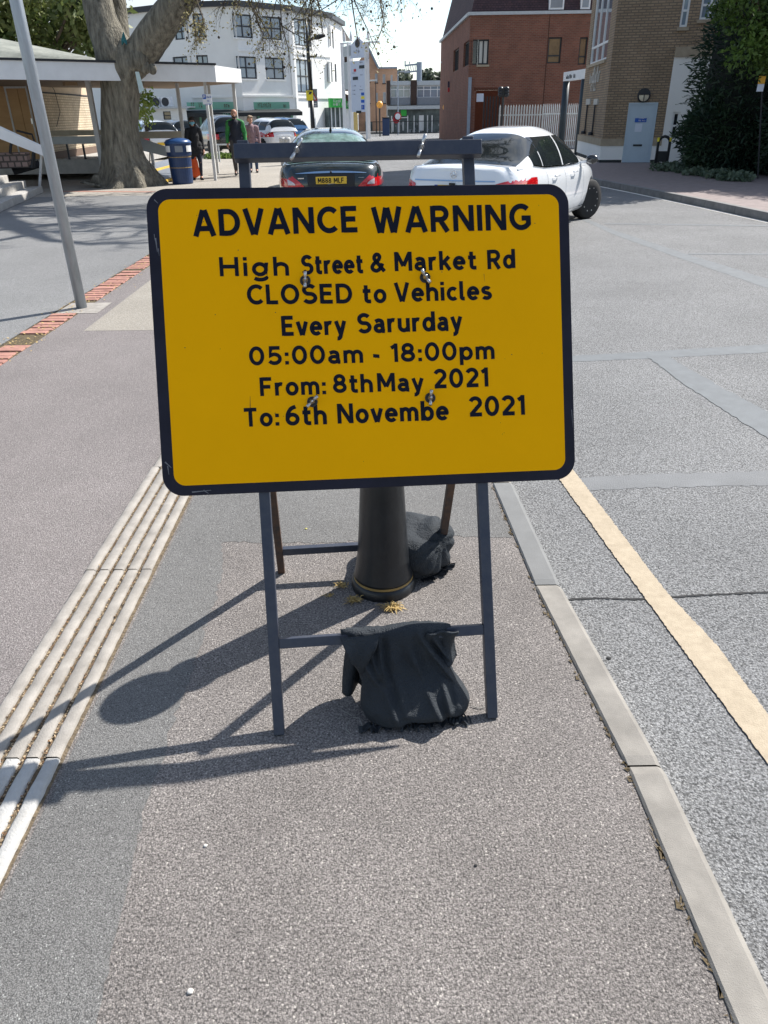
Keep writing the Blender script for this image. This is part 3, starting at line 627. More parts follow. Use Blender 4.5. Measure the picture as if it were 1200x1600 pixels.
def wing(px, tilt, bar=False, big=1.0):
    u, v = SPX(*px); w = T / 2 + (.038 if bar else .0115)
    c = SP(u, v, w); mb = MB(); mb.lathe([(.0155, 0), (.0155, .003), (.012, .004)], c, 20, axis=sn)
    wb = mb.build('washer', M['black_plastic'], sign) if not bar else None
    mb = MB(); c2 = c + sn * .003; mb.lathe([(.008, 0), (.008, .006), (.005, .012), (.0035, .02), (.003, .024)], c2, 14, axis=sn)
    ca, sa = math.cos(tilt), math.sin(tilt); t = sd * ca + sup * sa; s = -sd * sa + sup * ca
    for k in (-1, 1):
        p0 = c2 + sn * .005 + t * k * .004; p1 = c2 + sn * .016 + t * k * .022 * big
        mb.tube([p0, p0.lerp(p1, .5) + sn * .001, p1], [.0042, .005, .0052], 8)
    mb.build('wing_nut', M['zinc'], sign, smooth=True)
for px, ti in (((477, 439), 1.5), ((664, 434), 2.1), ((488, 628), .75), ((672, 622), 1.45)): wing(px, ti)
for px, ti in (((464, 243), 1.05), ((656, 238), 1.2)): wing(px, ti, True, 1.5)
def mark(p, q, w, m, name, z):
    (a, b), (c, d) = SPX(*p), SPX(*q); t = (sd * (c - a) + sup * (d - b)).normalized(); n_ = t.cross(sn) * w / 2; z = T / 2 + .004 + z
    mb = MB(); mb.poly([SP(a, b, z) - n_, SP(c, d, z) - n_ * .3, SP(c, d, z) + n_ * .3, SP(a, b, z) + n_]); mb.build(name, m, plate)
scr = mat('bare scratch', (.16, .16, .17), .6); drip = mat('rust drip', (.16, .05, .01), .7)
for p, q, w in (((243, 372), (246, 394), .004), ((241, 366), (242, 376), .002), ((247, 388), (249, 400), .002), ((300, 769), (330, 766), .004), ((318, 766), (326, 771), .004), ((258, 722), (268, 731), .004), ((262, 728), (264, 742), .003), ((241, 312), (247, 318), .003), ((893, 640), (895, 668), .002), ((512, 288), (524, 287), .003)): mark(p, q, w, scr, 'scratch', .0066)
for p, q, w in (((391, 640), (391, 619), .0022), ((756, 428), (757, 440), .0012), ((403, 430), (404, 437), .0012)): mark(p, q, w, drip, 'rust_drip', .0078)
# small spots of dirt on the yellow face
for i in range(26):
    mb = MB(); u, v = random.uniform(.08, PW - .08), random.uniform(.06, PH - .06); r = random.uniform(.0008, .0017)
    c = PO + pu * u + pv * v + sn * .0074; mb.poly([c + (pu * math.cos(a * PI / 3) + pv * math.sin(a * PI / 3)) * r for a in range(6)]); mb.build('dirt_speck', M['soil'], plate)
# ================================================================== BOLLARD
bc = Vector((-.006, 2.43, 0))
bol = thing('bollard', 'black cast iron bollard with gold base band behind the sign frame', 'bollard', bc)
mb = MB(); mb.lathe([(.126, -.01), (.128, .012), (.124, .034), (.117, .042)], bc, 40); mb.build('base_ring', M['castblack'], bol, smooth=True)
mb = MB(); mb.lathe([(.1172, .042), (.1172, .052)], bc, 40); mb.build('gold_band', M['gold'], bol)
mb = MB(); mb.lathe([(.1165, .052), (.1150, .062), (.107, .10), (.099, .16), (.092, .26), (.083, .42), (.076, .60), (.071, .78), (.072, .80), (.082, .82), (.082, .84), (.070, .86), (.062, .90), (.060, .92)], bc, 40); mb.build('shaft', M['castblack'], bol, smooth=True)
mb = MB(); mb.ball(bc + Vector((0, 0, 1.0)), .105, 28, 18); mb.build('ball_finial', M['castblack'], bol, smooth=True)
# dry weeds round its foot
def tuft(px, n, s, label):
    p = G(*px); mb = MB()
    for i in range(n):
        a = random.uniform(0, 2 * PI); L = s * random.uniform(.4, 1.1); el = random.uniform(.15, 1.2); w = random.uniform(.0012, .003)
        b = p + Vector((random.gauss(0, s * .35), random.gauss(0, s * .22), .001)); d = Vector((math.cos(a) * math.cos(el), math.sin(a) * math.cos(el) * .7 - .3, math.sin(el)))
        m1 = b + d * L * .55; e = b + d * L + Vector((math.cos(a) * .3, math.sin(a) * .2 - .1, -.45)) * L * .6; e.z = max(e.z, .002); m1.z = max(m1.z, .003)
        sdv = Vector((-math.sin(a), math.cos(a), .2)) * w
        mb.add([b - sdv, b + sdv, m1 + sdv, m1 - sdv, e], [(0, 1, 2, 3), (3, 2, 4)])
    tag(mb.build('dry_weed', M['straw'], loc=p), label, 'weed')
tuft((612, 950), 130, .042, 'straw coloured dead weed in sunlight at the front foot of the bollard')
tuft((552, 938), 80, .034, 'brownish dead weed in shade at the left foot of the bollard')
tuft((533, 915), 34, .034, 'sparse dead grass blades further left behind the bollard foot')
tuft((516, 930), 26, .02, 'tiny dry straw wisps on the tarmac left of the bollard')
# ================================================================== SANDBAGS
def sgp(x, p): return math.copysign(abs(x) ** p, x)
BO = SP(.385, .292, 0)
bag = thing('sandbag', 'black woven sandbag draped over the front crossbar of the sign frame', 'sandbag', Vector((BO.x, BO.y, 0)))
def fold(u, k, ph, sharp=2.2): return abs(math.sin(k * u + ph)) ** sharp
CREASE = [(-.055, -.03, -.05, .55, .034, .008), (-.095, .03, 0, .5, .024, .009), (-.012, .03, -.05, .66, .020, .007), (.022, .05, -.05, .55, .018, .008), (.060, .14, -.05, .66, .034, .009), (.100, .10, -.02, .45, .022, .009), (-.13, .06, .0, .55, .022, .011), (-.03, .02, .0, .4, .012, .006), (.04, .03, .0, .4, .012, .006), (-.02, -.02, .45, .85, .016, .014), (.115, -.02, .5, .9, .022, .010), (-.10, .04, .5, .97, .014, .013), (.04, .03, .6, .97, .012, .014), (.0, .08, .55, .9, .012, .008), (.14, .02, .1, .45, .02, .009)]
def bagpt(a, h):
    th = 2 * PI * a; e = 1 - h
    z = .004 + (BO.z + .010) * e
    dep = np.interp(h, [0, .06, .14, .3, .5, .68, .82, .93, 1], [.018, .027, .030, .036, .050, .078, .098, .092, .060])
    wid = np.interp(h, [0, .15, .35, .5, .62, .75, .88, 1], [.168, .172, .155, .143, .146, .160, .172, .155])
    cu = np.interp(h, [0, .3, .6, 1], [-.010, .000, .024, .052]); cy = np.interp(h, [0, .2, .6, 1], [0, -.004, -.045, -.062])
    c, s = math.cos(th), math.sin(th)
    x = wid * sgp(c, .62); y = dep * sgp(s, .85)
    f = 0
    for x0, sl_, h0, h1, dp, wd_ in CREASE:
        if h0 < h < h1:
            q = (x - x0 - sl_ * h) / wd_; f += dp * math.exp(-q * q) * math.sin(PI * (h - h0) / (h1 - h0)) ** .6 - dp * .7 * math.exp(-((q - 1.7) / 1.2) ** 2) * math.sin(PI * (h - h0) / (h1 - h0))
    f += .005 * math.sin(x * 23 + h * 7) * h * (1 - h) * 2 + .008 * math.sin(h * 9 + x * 12) + .003 * math.sin(x * 60 + h * 14)
    y += -f * (-1 if s > 0 else 1) * (abs(s) ** .4) * min(1, .2 + h * 2.2)
    if h < .001: y = 0
    zz = z + .010 * math.sin(x * 26) * max(0, .12 - h) * 4 + (.012 * math.sin(x * 18 + 1) if h > .9 else 0) * (1 if h < .99 else .3)
    return Vector((BO.x, BO.y, 0)) + sd * (cu + x) + Vector((nh.x, nh.y, 0)) * (-cy - y) + Vector((0, 0, max(.003, zz)))
mb = MB(); mb.grid(bagpt, 190, 60)
mb.build('sack', M['bag'], bag, smooth=True)
# rear flap hanging down behind the bar at the left, and the loose loop at the right
def flap(u0, u1, v0, v1, back, lean, seed):
    def fn(a, b):
        u = u0 + (u1 - u0) * a + .012 * math.sin(b * 3 + seed) - b * lean
        z = BO.z + .006 - (BO.z - v1) * b * (1 - .12 * a)
        w = back + .018 * math.sin(a * 9 + seed + b * 2) * (.3 + b) + .02 * math.sin(b * PI)
        return Vector((BO.x, BO.y, z)) + sd * u - nh * w
    mb = MB(); mb.grid(fn, 26, 20)
    o = mb.build('flap', M['bag'], bag, smooth=True); so_ = o.modifiers.new('s', 'SOLIDIFY'); so_.thickness = .006
flap(-.172, -.080, 0, .010, .018, -.004, 1.2)
flap(.085, .180, 0, .135, -.030, .0, 3.4)
def corner_flap(a, b):
    # the free corner of the sack folded forwards over the bar, narrowing to a point on the left
    u = (-.182 + .12 * a) * (1 - b) + (-.128 + .030 * a) * b; z = BO.z + .012 - (BO.z - .105) * b * (.55 + .45 * (1 - abs(2 * a - .7)))
    w = -.034 - .030 * math.sin(PI * min(1, b * 1.1)) - .008 * math.sin(a * 11 + b * 3) * b - .012 * a * b
    return Vector((BO.x, BO.y, z)) + sd * u - nh * w
mb = MB(); mb.grid(corner_flap, 22, 22); o = mb.build('flap', M['bag'], bag, smooth=True); o.modifiers.new('s', 'SOLIDIFY').thickness = .007
mb = MB()
for i in range(46):
    t = i / 45; p = Vector((BO.x, BO.y, 0)) + sd * (-.13 + .33 * t) + nh * (.135 - .012 * math.sin(t * 9) - .01 * t + random.uniform(-.012, .012))
    q = p + sd * random.uniform(-.012, .02) + nh * random.uniform(-.004, .028); 
    mb.tube([p + Vector((0, 0, .010)), (p + q) / 2 + Vector((0, 0, random.uniform(.008, .016))), q + Vector((0, 0, .003))], random.uniform(.0015, .004), 5)
for k in range(7):
    t0 = k / 7
    def fn(a, b, t0=t0, k=k):
        t = t0 + a / 6.2; return Vector((BO.x, BO.y, 0)) + sd * (-.14 + .33 * t) + nh * (.118 + .034 * b + .008 * math.sin(a * 8 + k)) + Vector((0, 0, .003 + .009 * abs(math.sin(a * 7 + k * 2)) * (.4 + b)))
    mb.grid(fn, 12, 3)
mb.build('fringe', M['bag'], bag)
mb = MB()
for pts in (((545, 1128), (540, 1140), (548, 1148)), ((552, 1122), (562, 1124), (567, 1138)), ((736, 1104), (748, 1108), (757, 1107)), ((536, 1112), (545, 1117), (550, 1120))):
    mb = MB(); mb.tube([G(*p) + Vector((0, 0, .004)) for p in pts], .0016, 5); mb.build('loose_thread', M['thread'], bag)
rc = Vector((.095, 2.575, 0))
bag2 = thing('sandbag', 'plump black sandbag slumped on the ground behind the bollard', 'sandbag', rc)
def bag2pt(a, b):
    th = 2 * PI * a; ph = PI * b
    x = .178 * sgp(math.cos(th), .8) * math.sin(ph) ** .6; y = .148 * sgp(math.sin(th), .8) * math.sin(ph) ** .6; z = -.108 * sgp(math.cos(ph), .8)
    d = math.hypot(x - .13, y - .02)
    g = .024 * (abs(math.sin(math.atan2(z - .06, x - .15) * 7 + y * 9)) ** .7 - .5) * math.exp(-(d / .19) ** 2) + .008 * math.sin(x * 30 + z * 22) + .008 * math.sin(y * 34 + x * 12) - .012 * math.exp(-((x * .6 + z + .03) / .018) ** 2)
    p = Vector((x, y, z)); p += p.normalized() * g; p.z = max(p.z + .085 + .02 * x / .16, .004)
    return rc + p
mb = MB(); mb.grid(bag2pt, 80, 40); mb.build('sack', M['bag'], bag2, smooth=True)
mb = MB()
for k in range(9):
    def fn(a, b, k=k):
        t = (k + a) / 8.5; ang = -1.25 + t * 1.35; r = .98 + (.20 + .10 * math.sin(k * 2.3)) * b
        return rc + Vector((.155 * r * math.cos(ang), .130 * r * math.sin(ang), .004 + .012 * abs(math.sin(a * 9 + k)) * (.3 + b)))
    mb.grid(fn, 10, 3)
for k in range(14):
    a = random.uniform(0, 2 * PI); p = RR + Vector((-.02, -.02, .16)); mb.tube([p, p + Vector((math.cos(a) * .02, math.sin(a) * .02, .02)), p + Vector((math.cos(a) * .045, math.sin(a) * .04, .004))], .005, 5)
mb.build('fringe', M['bag'], bag2)
# ================================================================== GALVANISED POST
gp = G(128, 481); gt = Vector((gp.x - .035, gp.y, 5.2))
mb = MB(); mb.tube([gp + Vector((0, 0, -.05)), gt], .051, 24)
tag(mb.build('galvanised_post', M['galv'], loc=gp, smooth=True), 'tall galvanised steel pole standing by the red brick edging', 'post')
# ================================================================== FACADES
class Fac:
    """a vertical wall plane through two plan points; u runs along it, v is height, w is outwards"""
    def __init__(s, p, q, z0=0):
        s.o = Vector((p[0], p[1], z0)); s.d = Vector((q[0] - p[0], q[1] - p[1], 0)); s.L = s.d.length; s.d.normalize()
        s.n = Vector((s.d.y, -s.d.x, 0))
    def pt(s, u, v, w=0): return s.o + s.d * u + ZUP * v + s.n * w
    def px(s, x, y):
        r = ray(x, y); e = Vector((0, 0, EYE)); t = (s.o - e).dot(s.n) / r.dot(s.n); p = e + r * t - s.o; return p.dot(s.d), p.z
    def pxr(s, x0, y0, x1, y1):
        a = [s.px(x, y) for x in (x0, x1) for y in (y0, y1)]; us = sorted(q[0] for q in a); vs = sorted(q[1] for q in a)
        return (us[0] + us[1]) / 2, (us[2] + us[3]) / 2, (vs[0] + vs[1]) / 2, (vs[2] + vs[3]) / 2
    def box(s, mb, u0, u1, v0, v1, w0, w1): return mb.obox(s.pt(u0, v0, w0), s.d * (u1 - u0), ZUP * (v1 - v0), s.n * (w1 - w0))
    def wall(s, mb, u0, u1, v0, v1, holes=(), dep=.12):
        us = sorted({u0, u1, *[h[0] for h in holes], *[h[1] for h in holes]}); vs = sorted({v0, v1, *[h[2] for h in holes], *[h[3] for h in holes]})
        us = [u for u in us if u0 <= u <= u1]; vs = [v for v in vs if v0 <= v <= v1]
        for i in range(len(us) - 1):
            for j in range(len(vs) - 1):
                cu, cv = (us[i] + us[i + 1]) / 2, (vs[j] + vs[j + 1]) / 2
                if any(h[0] < cu < h[1] and h[2] < cv < h[3] for h in holes): continue
                mb.poly([s.pt(us[i], vs[j]), s.pt(us[i + 1], vs[j]), s.pt(us[i + 1], vs[j + 1]), s.pt(us[i], vs[j + 1])])
        for a, b, c, d in holes:
            for (ua, va), (ub, vb) in (((a, c), (b, c)), ((b, c), (b, d)), ((b, d), (a, d)), ((a, d), (a, c))):
                mb.poly([s.pt(ua, va), s.pt(ub, vb), s.pt(ub, vb, -dep), s.pt(ua, va, -dep)])
    def window(s, root, hole, fm, gm, cols=2, rows=2, fw=.06, dep=.10, sill=None, transom=None):
        a, b, c, d = hole; mb = MB(); w0, w1 = -dep, -dep + .05
        s.box(mb, a, b, c, c + fw, w0, w1); s.box(mb, a, b, d - fw, d, w0, w1); s.box(mb, a, a + fw, c + fw, d - fw, w0, w1); s.box(mb, b - fw, b, c + fw, d - fw, w0, w1)
        for i in range(1, cols):
            u = a + (b - a) * i / cols; s.box(mb, u - fw / 2, u + fw / 2, c + fw, d - fw, w0, w1 - .004)
        for fr in ([transom] if transom else [j / rows for j in range(1, rows)]):
            v = c + (d - c) * fr; s.box(mb, a + fw, b - fw, v - fw / 2, v + fw / 2, w0, w1 - .008)
        f = mb.build('window', fm, root)
        g = MB(); g.poly([s.pt(a, c, w0 + .012), s.pt(b, c, w0 + .012), s.pt(b, d, w0 + .012), s.pt(a, d, w0 + .012)]); g.build('pane', gm, f)
        if sill:
            g = MB(); s.box(g, a - .06, b + .06, c - .10, c - .004, -.05, .07); g.build('sill', sill, f)
        return f
def board(root, fac, px, m, name='sign_board', w0=.02, w1=.08):
    a, b, c, d = fac.pxr(*px); mb = MB(); fac.box(mb, a, b, c, d, w0, w1); return mb.build(name, m, root), (a, b, c, d)
# ------------------------------------------------------------------ white three-storey building
ZR = 9.0
cor = [G(195, 22, ZR), G(283, 12, ZR), G(366, 9, ZR), G(453, 17, ZR), G(514, 28, ZR)]
cor = [(-27.0, 80.0)] + [(c.x, c.y) for c in cor] + [(-3.3, 83.5)]
wb = thing('white_building', 'white rendered three storey building with dark framed windows and a curved front', 'building', (cor[3][0], cor[3][1], 0))
facs = [Fac(cor[i], cor[i + 1]) for i in range(6)]
holes = {i: [] for i in range(6)}
for i, px in ((1, (272, 36, 292, 62)), (1, (271, 88, 298, 118)), (2, (302, 21, 319, 58)), (2, (308, 86, 326, 122)),
              (3, (364, 22, 394, 59)), (3, (410, 26, 440, 62)), (3, (370, 88, 401, 123)), (3, (415, 90, 444, 124)),
              (4, (460, 30, 486, 72)), (4, (463, 93, 488, 145)), (5, (514.5, 40, 517, 72)), (5, (519, 46, 521.5, 76)), (5, (515.3, 97, 519.5, 128)), (5, (523, 100, 526, 128))):
    holes[i].append((facs[i].pxr(*px), px))
mb = MB()
for i, f in enumerate(facs):
    f.wall(mb, 0, f.L, ROAD, ZR, [h[0] for h in holes[i]], .16)
mb.prism([(c[0], c[1]) for c in cor] + [(-3, 100), (-27, 100)], ZR - .03, ZR - .01)
mb.build('wall', M['white_render'], wb)
for i, f in enumerate(facs):
    for h, px in holes[i]:
        tall = (px[3] - px[1]) > 41
        f.window(wb, h, M['dark_frame'], M['glass'], 3 if tall and i == 4 else 2, 2, .10, .14, sill=M['white_render'] if i in (3, 4) else None)
mb = MB()
for f in facs: f.box(mb, -.05, f.L + .05, ZR - .02, ZR + .34, -.3, .32)
mb.build('roof_edge', M['dark_frame'], wb)
mb = MB()
for f, v, th, w in ((facs[3], 6.05, .16, .07), (facs[4], 6.05, .16, .07), (facs[3], 2.95, .12, .10), (facs[4], 2.85, .14, .09), (facs[2], 2.9, .1, .08)): f.box(mb, .02, f.L - .02, v, v + th, 0, w)
facs[4].box(mb, .0, .30, 2.0, 9, .0, .10); facs[3].box(mb, facs[3].L - .3, facs[3].L, 2.9, 9, 0, .10)
build_each(mb, 'string_course', M['white_render'], wb)
sf = Fac(tuple(Vector(cor[2]).lerp(Vector(cor[3]), .1)), tuple(Vector(cor[3]).lerp(Vector(cor[4]), .985)))
shop = thing('mint_shop_front', 'mint green shop fascia with black awning under the white building', 'shop front', (sf.o.x, sf.o.y - .3, 0))
sf.o += sf.n * 1.5
fb, r = board(shop, sf, (292, 159.5, 374, 171), M['mint'], 'fascia'); fb2, r2 = board(shop, sf, (374.5, 159.5, 452, 170.5), M['mint'], 'fascia')
mb = MB()
for x0, x1, y in ((299, 317, 168), (350, 359, 168), (378, 384, 168), (403, 424, 168), (443, 449, 168)):
    a, v = sf.px(x0, y); b, _ = sf.px(x1, y); scribble(mb, sf.pt(a, v, .09), sf.d, ZUP, max(2, int((x1 - x0) / 2.6)), b - a, .34, seed=x0)
mb.build('fascia_lettering', M['lettering'], shop)
a, b, c, d = sf.pxr(288, 171.5, 466, 177); mb = MB()
mb.add([sf.pt(a, d, .0), sf.pt(b, d, 0), sf.pt(b, c + .05, 1.2), sf.pt(a, c + .05, 1.2), sf.pt(b, c - .22, 1.2), sf.pt(a, c - .22, 1.2), sf.pt(a, c, 0), sf.pt(b, c, 0)], [(0, 3, 2, 1), (3, 5, 4, 2), (0, 6, 5, 3), (1, 2, 4, 7), (5, 6, 7, 4)])
mb.build('awning', M['awning'], shop)
u, v = sf.px(344, 177.5); mb = MB(); put_text(mb, 'Velcome', sf.pt(u, c - .16, 1.22), sf.d, ZUP, 1.25, .20) if False else scribble(mb, sf.pt(u, c - .16, 1.22), sf.d, ZUP, 7, 1.2, .17, seed=3); mb.build('awning_lettering', M['mint'], shop)
a, b, c, d = sf.pxr(292, 178, 458, 200); mb = MB(); sf.box(mb, a, b, ROAD, d, -.42, .02); mb.build('shop_window', M['shopdark'], shop)
mb = MB()
for x in (291, 313, 346, 404, 456): 
    u, _ = sf.px(x, 185); sf.box(mb, u - .08, u + .08, ROAD, d, .02, .09)
build_each(mb, 'mullion', M['mint'], shop)
# ------------------------------------------------------------------ lean-to behind the tree with air conditioners
lt = thing('service_annexe', 'low white annexe with air conditioners beside the mint shop front', 'building', V(255, 205, 66) * 1)
lt.location.z = 0
lf = Fac(V(205, 180, 66)[:2], V(292, 180, 65)[:2]); hh = lf.pxr(255, 174, 267, 187); tp = lf.px(255, 168)[1]
mb = MB(); lf.wall(mb, 0, lf.L, ROAD, tp, [hh]); mb.prism([tuple(lf.pt(0, 0)[:2]), tuple(lf.pt(lf.L, 0)[:2]), tuple(lf.pt(lf.L, 0, -2)[:2]), tuple(lf.pt(0, 0, -2)[:2])], tp - .02, tp + .05); mb.build('wall', M['white_render'], lt)
lf.window(lt, hh, M['dark_frame'], M['glass_dark'], 1, 2)
mb = MB(); a, b, c, d = lf.pxr(200, 167, 296, 170); lf.box(mb, a, b, c, d, .02, .5); mb.build('gutter_board', M['grey_paint'], lt)
for x0, x1 in ((236, 247), (249, 263)):
    a, b, c, d = lf.pxr(x0, 149, x1, 164); mb = MB(); lf.box(mb, a, b, tp + .06, tp + .06 + (d - c), -.8, -.2); ac = mb.build('air_conditioner', M['white_paint'], lt, bevel=.03)
    mb = MB(); cc = lf.pt((a + b) / 2, tp + .06 + (d - c) / 2, -.19); mb.lathe([(.30, -.02), (.30, .02), (.1, .03)], cc, 20, axis=lf.n); mb.build('fan_grille', M['dark_frame'], ac)
# ------------------------------------------------------------------ green shop on the side of the white building
gs = thing('green_shop_front', 'shop with bright green fascia boards and dark glass door behind the dark green car', 'shop front', V(530, 205, 76) * 1); gs.location.z = 0
gf = Fac(V(513, 180, 75)[:2], V(560, 180, 77)[:2])
mb = MB(); a, b, c, d = gf.pxr(514, 168, 538, 206); gf.box(mb, a, b, ROAD, d, -1, -.02); mb.build('shop_interior', M['shopdark'], gs)
board(gs, gf, (513, 153.5, 538, 168), M['green'], 'fascia', 0, .3); board(gs, gf, (538.5, 158, 551, 170), M['green_d'], 'fascia', 0, .2)
mb = MB()
for x, y, n, wd in ((518, 165, 7, 1.05), (518, 160, 7, 1.05), (540, 166.5, 6, .55), (540, 163, 5, .5)):
    u, v = gf.px(x, y); scribble(mb, gf.pt(u, v, .31 if x < 530 else .21), gf.d, ZUP, n, wd, .24, seed=x + int(y))
mb.build('fascia_lettering', M['letter_white'], gs)
a, b, c, d = gf.pxr(536, 170, 552, 206); mb = MB(); gf.box(mb, a, b, ROAD, d, -.9, -.02); mb.build('side_panel', M['white_paint'], gs)
mb = MB()
for x in (518, 524, 531): u, _ = gf.px(x, 190); gf.box(mb, u - .05, u + .05, ROAD, c + 2.2, 0, .05)
build_each(mb, 'door_frame', M['white_frame'], gs)
a, b, c, d = gf.pxr(533, 142, 560, 156); mb = MB(); mb.add([gf.pt(a, d, -.4), gf.pt(b - .5, d, -.4), gf.pt(b, c + .25, 1.6), gf.pt(a, c + .25, 1.6), gf.pt(b, c - .15, 1.6), gf.pt(a, c - .15, 1.6)], [(0, 1, 2, 3), (3, 2, 4, 5)]); mb.build('awning', mat('cream awning', (.6, .57, .5), .7), gs)
board(gs, gf, (552, 172, 558, 206), mat('yellow pier', (.62, .45, .16), .7), 'pier', -.9, .1)
# ------------------------------------------------------------------ directory tower
tw = thing('directory_tower', 'white shopping centre sign tower with gabled top and panels of logos', 'sign tower', V(560, 205, 64) * 1); tw.location.z = 0
tf = Fac(V(549, 180, 65)[:2], V(576, 180, 63.5)[:2]); tl = Fac(V(537, 180, 67)[:2], V(549, 180, 65)[:2])
mb = MB(); a, b, c, d = tf.pxr(549, 71, 574, 89)
tf.box(mb, a, b, c, d, .02, .12); mb.add([tf.pt(a, d, .02), tf.pt(b, d, .02), tf.pt((a + b) / 2, d + .55, .02), tf.pt(a, d, .12), tf.pt(b, d, .12), tf.pt((a + b) / 2, d + .55, .12)], [(0, 1, 2), (5, 4, 3), (0, 2, 5, 3), (1, 4, 5, 2)]); mb.build('top_panel', M['sign_pale'], tw)
mb = MB(); tf.box(mb, a, b, c - .06, c - .005, .02, .16); a2, b2, c2, d2 = tf.pxr(550, 95, 574, 175); tf.box(mb, a2, b2, c2, d2, .02, .1); mb.build('logo_panel', M['sign_pale'], tw)
tl2 = tl.pxr(538, 72, 548, 88); mb = MB(); tl.box(mb, tl2[0], tl2[1], tl2[2], tl2[3], 0, .1); a4, b4, c4, d4 = tl.pxr(539, 97, 546, 140); tl.box(mb, a4, b4, c4, d4, 0, .06); mb.build('side_panel', mat('grey green side panel', (.5, .54, .55), .5), tw)
mb = MB()
for x in (548.5, 575): 
    u, _ = tf.px(x, 150); tf.box(mb, u - .10, u + .10, ROAD, tf.px(x, 66)[1], -.1, .2)
u, _ = tl.px(537.5, 150); tl.box(mb, u - .08, u + .08, ROAD, tl.px(537, 66)[1], -.1, .14)
for x, y in ((538, 65), (548.5, 64), (575, 62)):
    p = V(x, y, 64.5); mb.lathe([(.12, 0), (.10, .3), (.0, .7)], p, 8)
mb.obox(V(572, 67, 64) , (1.0, 0, .02), (0, .4, 0), (0, 0, .08)); mb.obox(V(531, 68.5, 66), (.8, 0, 0), (0, .4, 0), (0, 0, .08))
build_each(mb, 'frame_post', M['white_paint'], tw)
for x0, y0, x1, y1, m in ((563, 102, 571, 107, 'letter_dark'), (553, 120, 561, 125, 'letter_dark'), (558.5, 178 - 5, 566, 178 - 1, 'awning'), (554.5, 108, 558, 112, 'sign_red'), (566, 144.5, 570.5, 149, 'sign_blue'), (566, 150.5, 571, 154.5, 'sign_yellow2'), (566, 156, 571, 160.5, 'sign_blue'), (566.5, 164, 571, 171, 'sign_blue')):
    board(tw, tf, (x0, y0, x1, y1), M[m], 'logo', .10, .125)
mb = MB(); 
for x, y, n, wd in ((553, 83, 7, .9), (553, 98.5, 5, .35), (564, 98.5, 5, .35), (553, 135, 6, .4), (565, 136, 3, .15), (553, 142, 6, .4), (564, 141, 6, .4), (553, 148, 6, .35), (553, 115, 5, .3), (565, 118, 5, .3)):
    u, v = tf.px(x, y); scribble(mb, tf.pt(u, v, .125), tf.d, ZUP, n, wd, .07 if n != 7 else .16, seed=int(x * 3 + y))
u, v = tf.px(567, 168.5); put_text(mb, 'P', tf.pt(u + .06, v - .09, .13), tf.d, ZUP, .12, .22)
mb.build('panel_lettering', mat('grey panel lettering', (.28, .3, .36), .5), tw)
mb = MB(); u, v = tf.px(560.5, 68); mb.lathe([(.26, 0), (.26, .03), (.18, .04)], tf.pt(u, v, .12), 20, axis=tf.n); mb.build('emblem', M['letter_dark'], tw)
# ------------------------------------------------------------------ gabled peach building, dark block, far shops
pb = thing('gabled_building', 'peach brick building with one steep gable at its left end', 'building', V(590, 205, 92) * 1); pb.location.z = 0
pf = Fac(V(560, 180, 92)[:2], V(621, 180, 92)[:2])
hs = [pf.pxr(*q) for q in ((574, 115, 578, 128), (586, 115, 590, 129), (598, 116, 602, 130), (610.5, 117, 613.5, 128), (575, 145, 578.5, 161), (587.5, 145, 590.5, 160), (598.5, 144, 603, 161))]
mb = MB(); top = pf.px(600, 107.5)[1]; pf.wall(mb, 0, pf.L, ROAD, top, hs, .1)
ua = pf.px(566, 100)[0]; ug = pf.px(575, 75)[0]; zg = pf.px(575, 75)[1]; ub = pf.px(591, 104)[0]
mb.add([pf.pt(ua - 1, top), pf.pt(ub, top), pf.pt(ug, zg), pf.pt(ua - 1, top, -9), pf.pt(ub, top, -9), pf.pt(ug, zg, -9), pf.pt(pf.L, top), pf.pt(pf.L, top, -9), pf.pt(pf.L, ROAD), pf.pt(pf.L, ROAD, -9)], [(0, 1, 2), (0, 2, 5, 3), (1, 4, 5, 2), (1, 6, 7, 4), (6, 8, 9, 7)])
mb.build('wall', M['peach_brick'], pb)
mb = MB(); mb.bar(pf.pt(ug, zg + .1, .05), pf.pt(ub, top + .1, .05), .3, .2); mb.bar(pf.pt(ub, top + .08, .05), pf.pt(pf.L, top + .08, .05), .3, .16); mb.build('roof_verge', M['steel_blue'], pb)
for h in hs: pf.window(pb, h, M['grey_paint'], M['glass'], 2, 1, .07, .08, sill=M['dark_brick'])
mb = MB(); a, b, c, d = pf.pxr(571, 190, 582, 206); pf.box(mb, a, b, ROAD, d, .02, .1); mb.build('ground_shop', M['shopdark'], pb)
for x in (571.5, 587.5):  pass
db = thing('dark_brick_block', 'dark brown brick block seen in the gap left of the sign tower', 'building', V(540, 205, 84) * 1); db.location.z = 0
p0, p1 = V(531, 150, 84), V(550, 150, 84); zt = V(540, 78, 84).z; mb = MB(); mb.box(p0.x, p1.x, 84, 90, ROAD, zt); mb.build('wall', M['dark_brick'], db)
dfc = Fac(p0[:2], p1[:2]); dfc.o.y -= .0; mb = MB(); a, b, c, d = dfc.pxr(536, 112, 540, 120); dfc.box(mb, a, b, c, d, .01, .06); mb.build('window', M['grey_paint'], db)
fs = thing('far_shop_parade', 'two storey shop parade with ribbon windows and dark brick piers at the road end', 'building', V(660, 205, 80) * 1); fs.location.z = 0
ff = Fac(V(604, 180, 80)[:2], V(712, 180, 80)[:2])
def fsb(px, m, name, w0=0, w1=.1): return board(fs, ff, px, M[m], name, w0, w1)
a, b, c, d = ff.pxr(605, 126, 712, 208)
mb = MB(); ff.box(mb, a, b, ROAD, d, -8, -.3); mb.build('wall', M['grey_paint'], fs)
for q in ((604, 126, 609.5, 164), (642, 125, 651, 164), (695, 124, 712, 164)): fsb(q, 'dark_brick', 'brick_pier', -.29, .15)
